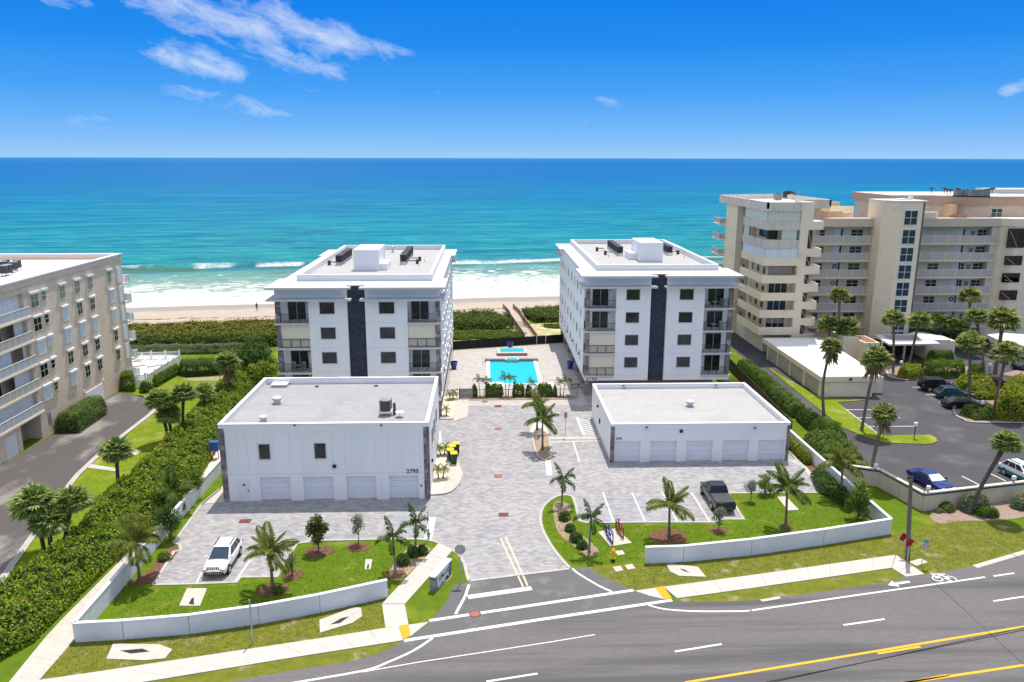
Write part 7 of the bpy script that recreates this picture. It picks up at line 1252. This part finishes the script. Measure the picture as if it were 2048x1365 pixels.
ang_ = math.atan2(d.y, d.x); tx = text(t, '2795 COM', A_ + d * .75 + n_ * (th * .6 + .01) + Vector((0, 0, .46)), .44, blackm, rz=ang_, name='lettering'); tx.rotation_euler = (R(90), 0, ang_)
# signs and poles
def post(q, h, r_=.035, mt=galv, par=None, n=7): return MB().tube([q, q + Vector((0, 0, h))], r_, n).build('post', mt, par)
q = G(921, 1168); t = thing('stop_sign', 'stop sign seen from its grey back at the courtyard exit', 'sign', q); post(q, 2.9, par=t); zc_ = GY(921, 1099, q.y).z
oc8 = [(q.x + .42 * math.cos(a), zc_ + .42 * math.sin(a)) for a in [math.pi / 8 + k * math.pi / 4 for k in range(8)]]
MB().add([(x, q.y - .05, z) for x, z in oc8] + [(x, q.y - .03, z) for x, z in oc8], [tuple(range(8)), tuple(range(15, 7, -1))] + [(k, k + 8, (k + 1) % 8 + 8, (k + 1) % 8) for k in range(8)]).build('sign_back', galv, t)
q = G(1130.5, 874); t = thing('parking_sign', 'accessible parking sign on a thin post in the courtyard', 'sign', q); post(q, 2.9, .03, M('grey_post', (.25, .25, .26)), t); B(q.x - .18, q.x + .18, q.y - .05, q.y - .03, 2.3, 2.95).build('sign_plate', aclight, t)
q = G(857, 1080); t = thing('sign_post', 'thin dark post at the courtyard edge behind the foxtail palm', 'post', q); post(q, 2.6, .03, blackm, t); B(q.x - .02, q.x + .02, q.y - .2, q.y + .2, 2.2, 2.65).build('sign_plate', galv, t)
q = G(506, 1287); t = thing('sign_post', 'thin pale post in front of the left white wall', 'post', q); post(q, GY(503, 1200, q.y).z, .045, concp, t); B(q.x - .03, q.x + .03, q.y - .15, q.y + .15, 2.2, 2.7).build('sign_plate', galv, t)
q = G(1842, 1134); t = thing('road_sign', 'small road sign with a blue top seen from behind on a thin post', 'sign', q); zt = GY(1852, 1084, q.y); MB().tube([q, Vector((zt.x, q.y, zt.z + .1))], .03, 6).build('post', galv, t); B(zt.x - .22, zt.x + .22, q.y - .05, q.y - .03, zt.z - .55, zt.z).build('sign_plate', galv, t); B(zt.x - .2, zt.x + .16, q.y - .06, q.y - .04, zt.z - .05, zt.z + .22).build('blue_plate', M('blue_sign', (.08, .35, .5), rough=.5), t)
q0 = G(1815, 1116); q1 = GY(1822, 955, q0.y); t = thing('utility_pole', 'weathered wooden pole standing on the roadside verge', 'pole', q0); MB().tube([q0, q0.lerp(q1, .5), q1], [.19, .165, .14], 12).build('pole', M('weathered_pole', (.22, .19, .16), (.13, .12, .10), 2, .95, stretch=(6, 6, .5)), t, smooth=True); B(q1.x - .2, q1.x + .2, q1.y - .1, q1.y + .1, q1.z - .02, q1.z + .08).build('cap', blackm, t)
for i, (b0, tp, lab) in enumerate((((1801, 1115), (1803, 1074), 'left'), ((1814, 1125), (1816, 1085), 'right'))):
    q = G(*b0); z = GY(*tp, q.y).z; t = thing('end_of_road_marker', lab + ' red diamond marker at the foot of the wooden pole', 'sign', q, 0, 'red diamond markers'); post(q, z + .1, .035, concp, t); s = .30; c = Vector((q.x, q.y - .06, z))
    a1 = Vector((math.cos(R(28)), 0, -math.sin(R(28)))); a2 = Vector((math.sin(R(28)), 0, math.cos(R(28)))); P = [c - a1 * s * .75 - a2 * s, c + a1 * s * .75 - a2 * s, c + a1 * s * .75 + a2 * s, c - a1 * s * .75 + a2 * s]; MB().add(P + [p + Vector((0, .02, 0)) for p in P], [(0, 1, 2, 3), (7, 6, 5, 4), (0, 4, 5, 1), (1, 5, 6, 2), (2, 6, 7, 3), (3, 7, 4, 0)]).build('diamond_plate', M('marker_red', (.30, .005, .012), rough=.5), t)
wire = M('wire_black', (.03, .03, .03))
t = thing('guy_wire', 'thin guy wire running from the cream wall corner down to the road edge', 'wire', G(2048, 1122)); MB().tube([GY(1851, 1000, 64), G(2048, 1122)], .018, 4).build('cable', aclight, t)
for i, (a, b_) in enumerate((((1535, 1364), (2060, 1258)), ((1540, 1366), (1880, 1292)))):
    p, q = G(*a, 5.5), G(*b_, 5.5); dd = q - p; t = thing('overhead_wire', ('upper' if i else 'lower') + ' thin dark cable above the road at the bottom right', 'wire', p); MB().tube([p - dd * 2, q + dd * (2 if i == 0 else .9)], .022, 4).build('cable', wire, t)
# globe lamps
gm = M('white_globe', (.85, .85, .84), rough=.25)
for i, (b0, tp, lab) in enumerate((((1828, 878), (1835, 849), 'on the grass island in the parking lot'), ((1961, 832), (1963, 805), 'in the planting island, nearest the sedan'), ((1962, 781), (1965, 763), 'behind the palmettos beside the palm trunks'), ((1801, 742), (1800, 725), 'before the entry pavilion'), ((1978, 747), (1979, 730), 'behind the palms at the far lot'))):
    q = G(*b0); z = GY(*tp, q.y).z; t = thing('globe_lamp', 'white globe lamp on a dark post ' + lab, 'lamp', q, 0, 'white globe lamps'); post(q, z - .15, .05, blackm, t); MB().lathe([(.04, -.26), (.2, -.2), (.26, 0), (.2, .2), (.04, .26)], 14, (q.x, q.y, z)).build('globe', gm, t, smooth=True)
for c_, lab in (((1857, 977), 'on the cream wall corner'), ((2028, 957), 'on the cream wall at the right edge'), ((1752, 932), 'on the cream wall near its bend')):
    q = G(*c_, 2.15); t = thing('globe_lamp', 'white globe lamp ' + lab, 'lamp', (q.x, q.y, 1.8), 0, 'wall globe lamps'); MB().tube([(q.x, q.y, 1.75), (q.x, q.y, 2.0)], .05, 6).build('post', blackm, t); MB().lathe([(.04, -.22), (.17, -.17), (.22, 0), (.17, .17), (.04, .22)], 14, (q.x, q.y, 2.2)).build('globe', gm, t, smooth=True)
# blue play frame beside left garage, chairs on right block balconies
q = G(431, 917); t = thing('blue_cart', 'blue frame with red wheels standing on the sandy path', 'cart', q); bl = M('blue_frame', (.03, .10, .35), rough=.5); MB().box(q.x - .45, q.x + .45, q.y - .3, q.y + .3, .9, 1.9).build('panel', bl, t); [B(q.x + a, q.x + a + .07, q.y - .25, q.y - .18, 0, .9).build('leg', bl, t) for a in (-.42, .36)]; MB().box(q.x - .4, q.x - .32, q.y - .3, q.y + .3, .0, .9).build('red_bar', tl, t)
def chair(x, y, z, lab, mt, rz=0):
    t = thing('balcony_chair', lab, 'chair', (x, y, z), rz); f = lambda nm, *a: link(nm, MB().box(*a).mesh(nm), mt, t); f('seat', -.26, .26, -.26, .26, .38, .44); f('backrest', -.26, .26, .22, .28, .42, 1.05)
    for a in (-.25, .19):
        for b_ in (-.25, .19): f('leg', a, a + .06, b_, b_ + .06, 0, .38)
    for a in (-.3, .26): f('armrest', a, a + .05, -.25, .25, .6, .65)
def table(x, y, z, lab, mt, h=.7):
    t = thing('balcony_table', lab, 'table', (x, y, z)); link('tabletop', MB().lathe([(.4, h - .04), (.4, h)], 16).mesh('tt'), mt, t); link('pedestal', MB().lathe([(.2, 0), (.04, .04), (.04, h - .04)], 10).mesh('pd'), mt, t)
for x, z, lab, mt, rz in ((29.3, 11.85, 'left white chair on the top right balcony of the right block', whitem, .5), (31.2, 11.85, 'right dark chair on the top right balcony of the right block', aclight, -.5), (29.1, 8.81, 'left pale chair on the third floor balcony of the right block', concp, .3), (31.3, 8.81, 'right pale chair on the third floor balcony of the right block', concp, -.4)): chair(x, YR + .95, z, lab, mt, rz)
table(30.3, YR + .9, 11.85, 'round white table on the top right balcony of the right block', whitem); table(30.3, YR + .9, 8.81, 'round pale table on the third floor balcony of the right block', concp)
for x, lab in ((-24.0 + .6, 'left'), (-22.2, 'right')): chair(x + 0, YL + .95, 5.78, lab + ' dark chair on the lower left balcony of the left block', aclight, 0)
table(-22.75, YL + .8, 5.78, 'dark table between chairs on the lower left balcony of the left block', aclight)
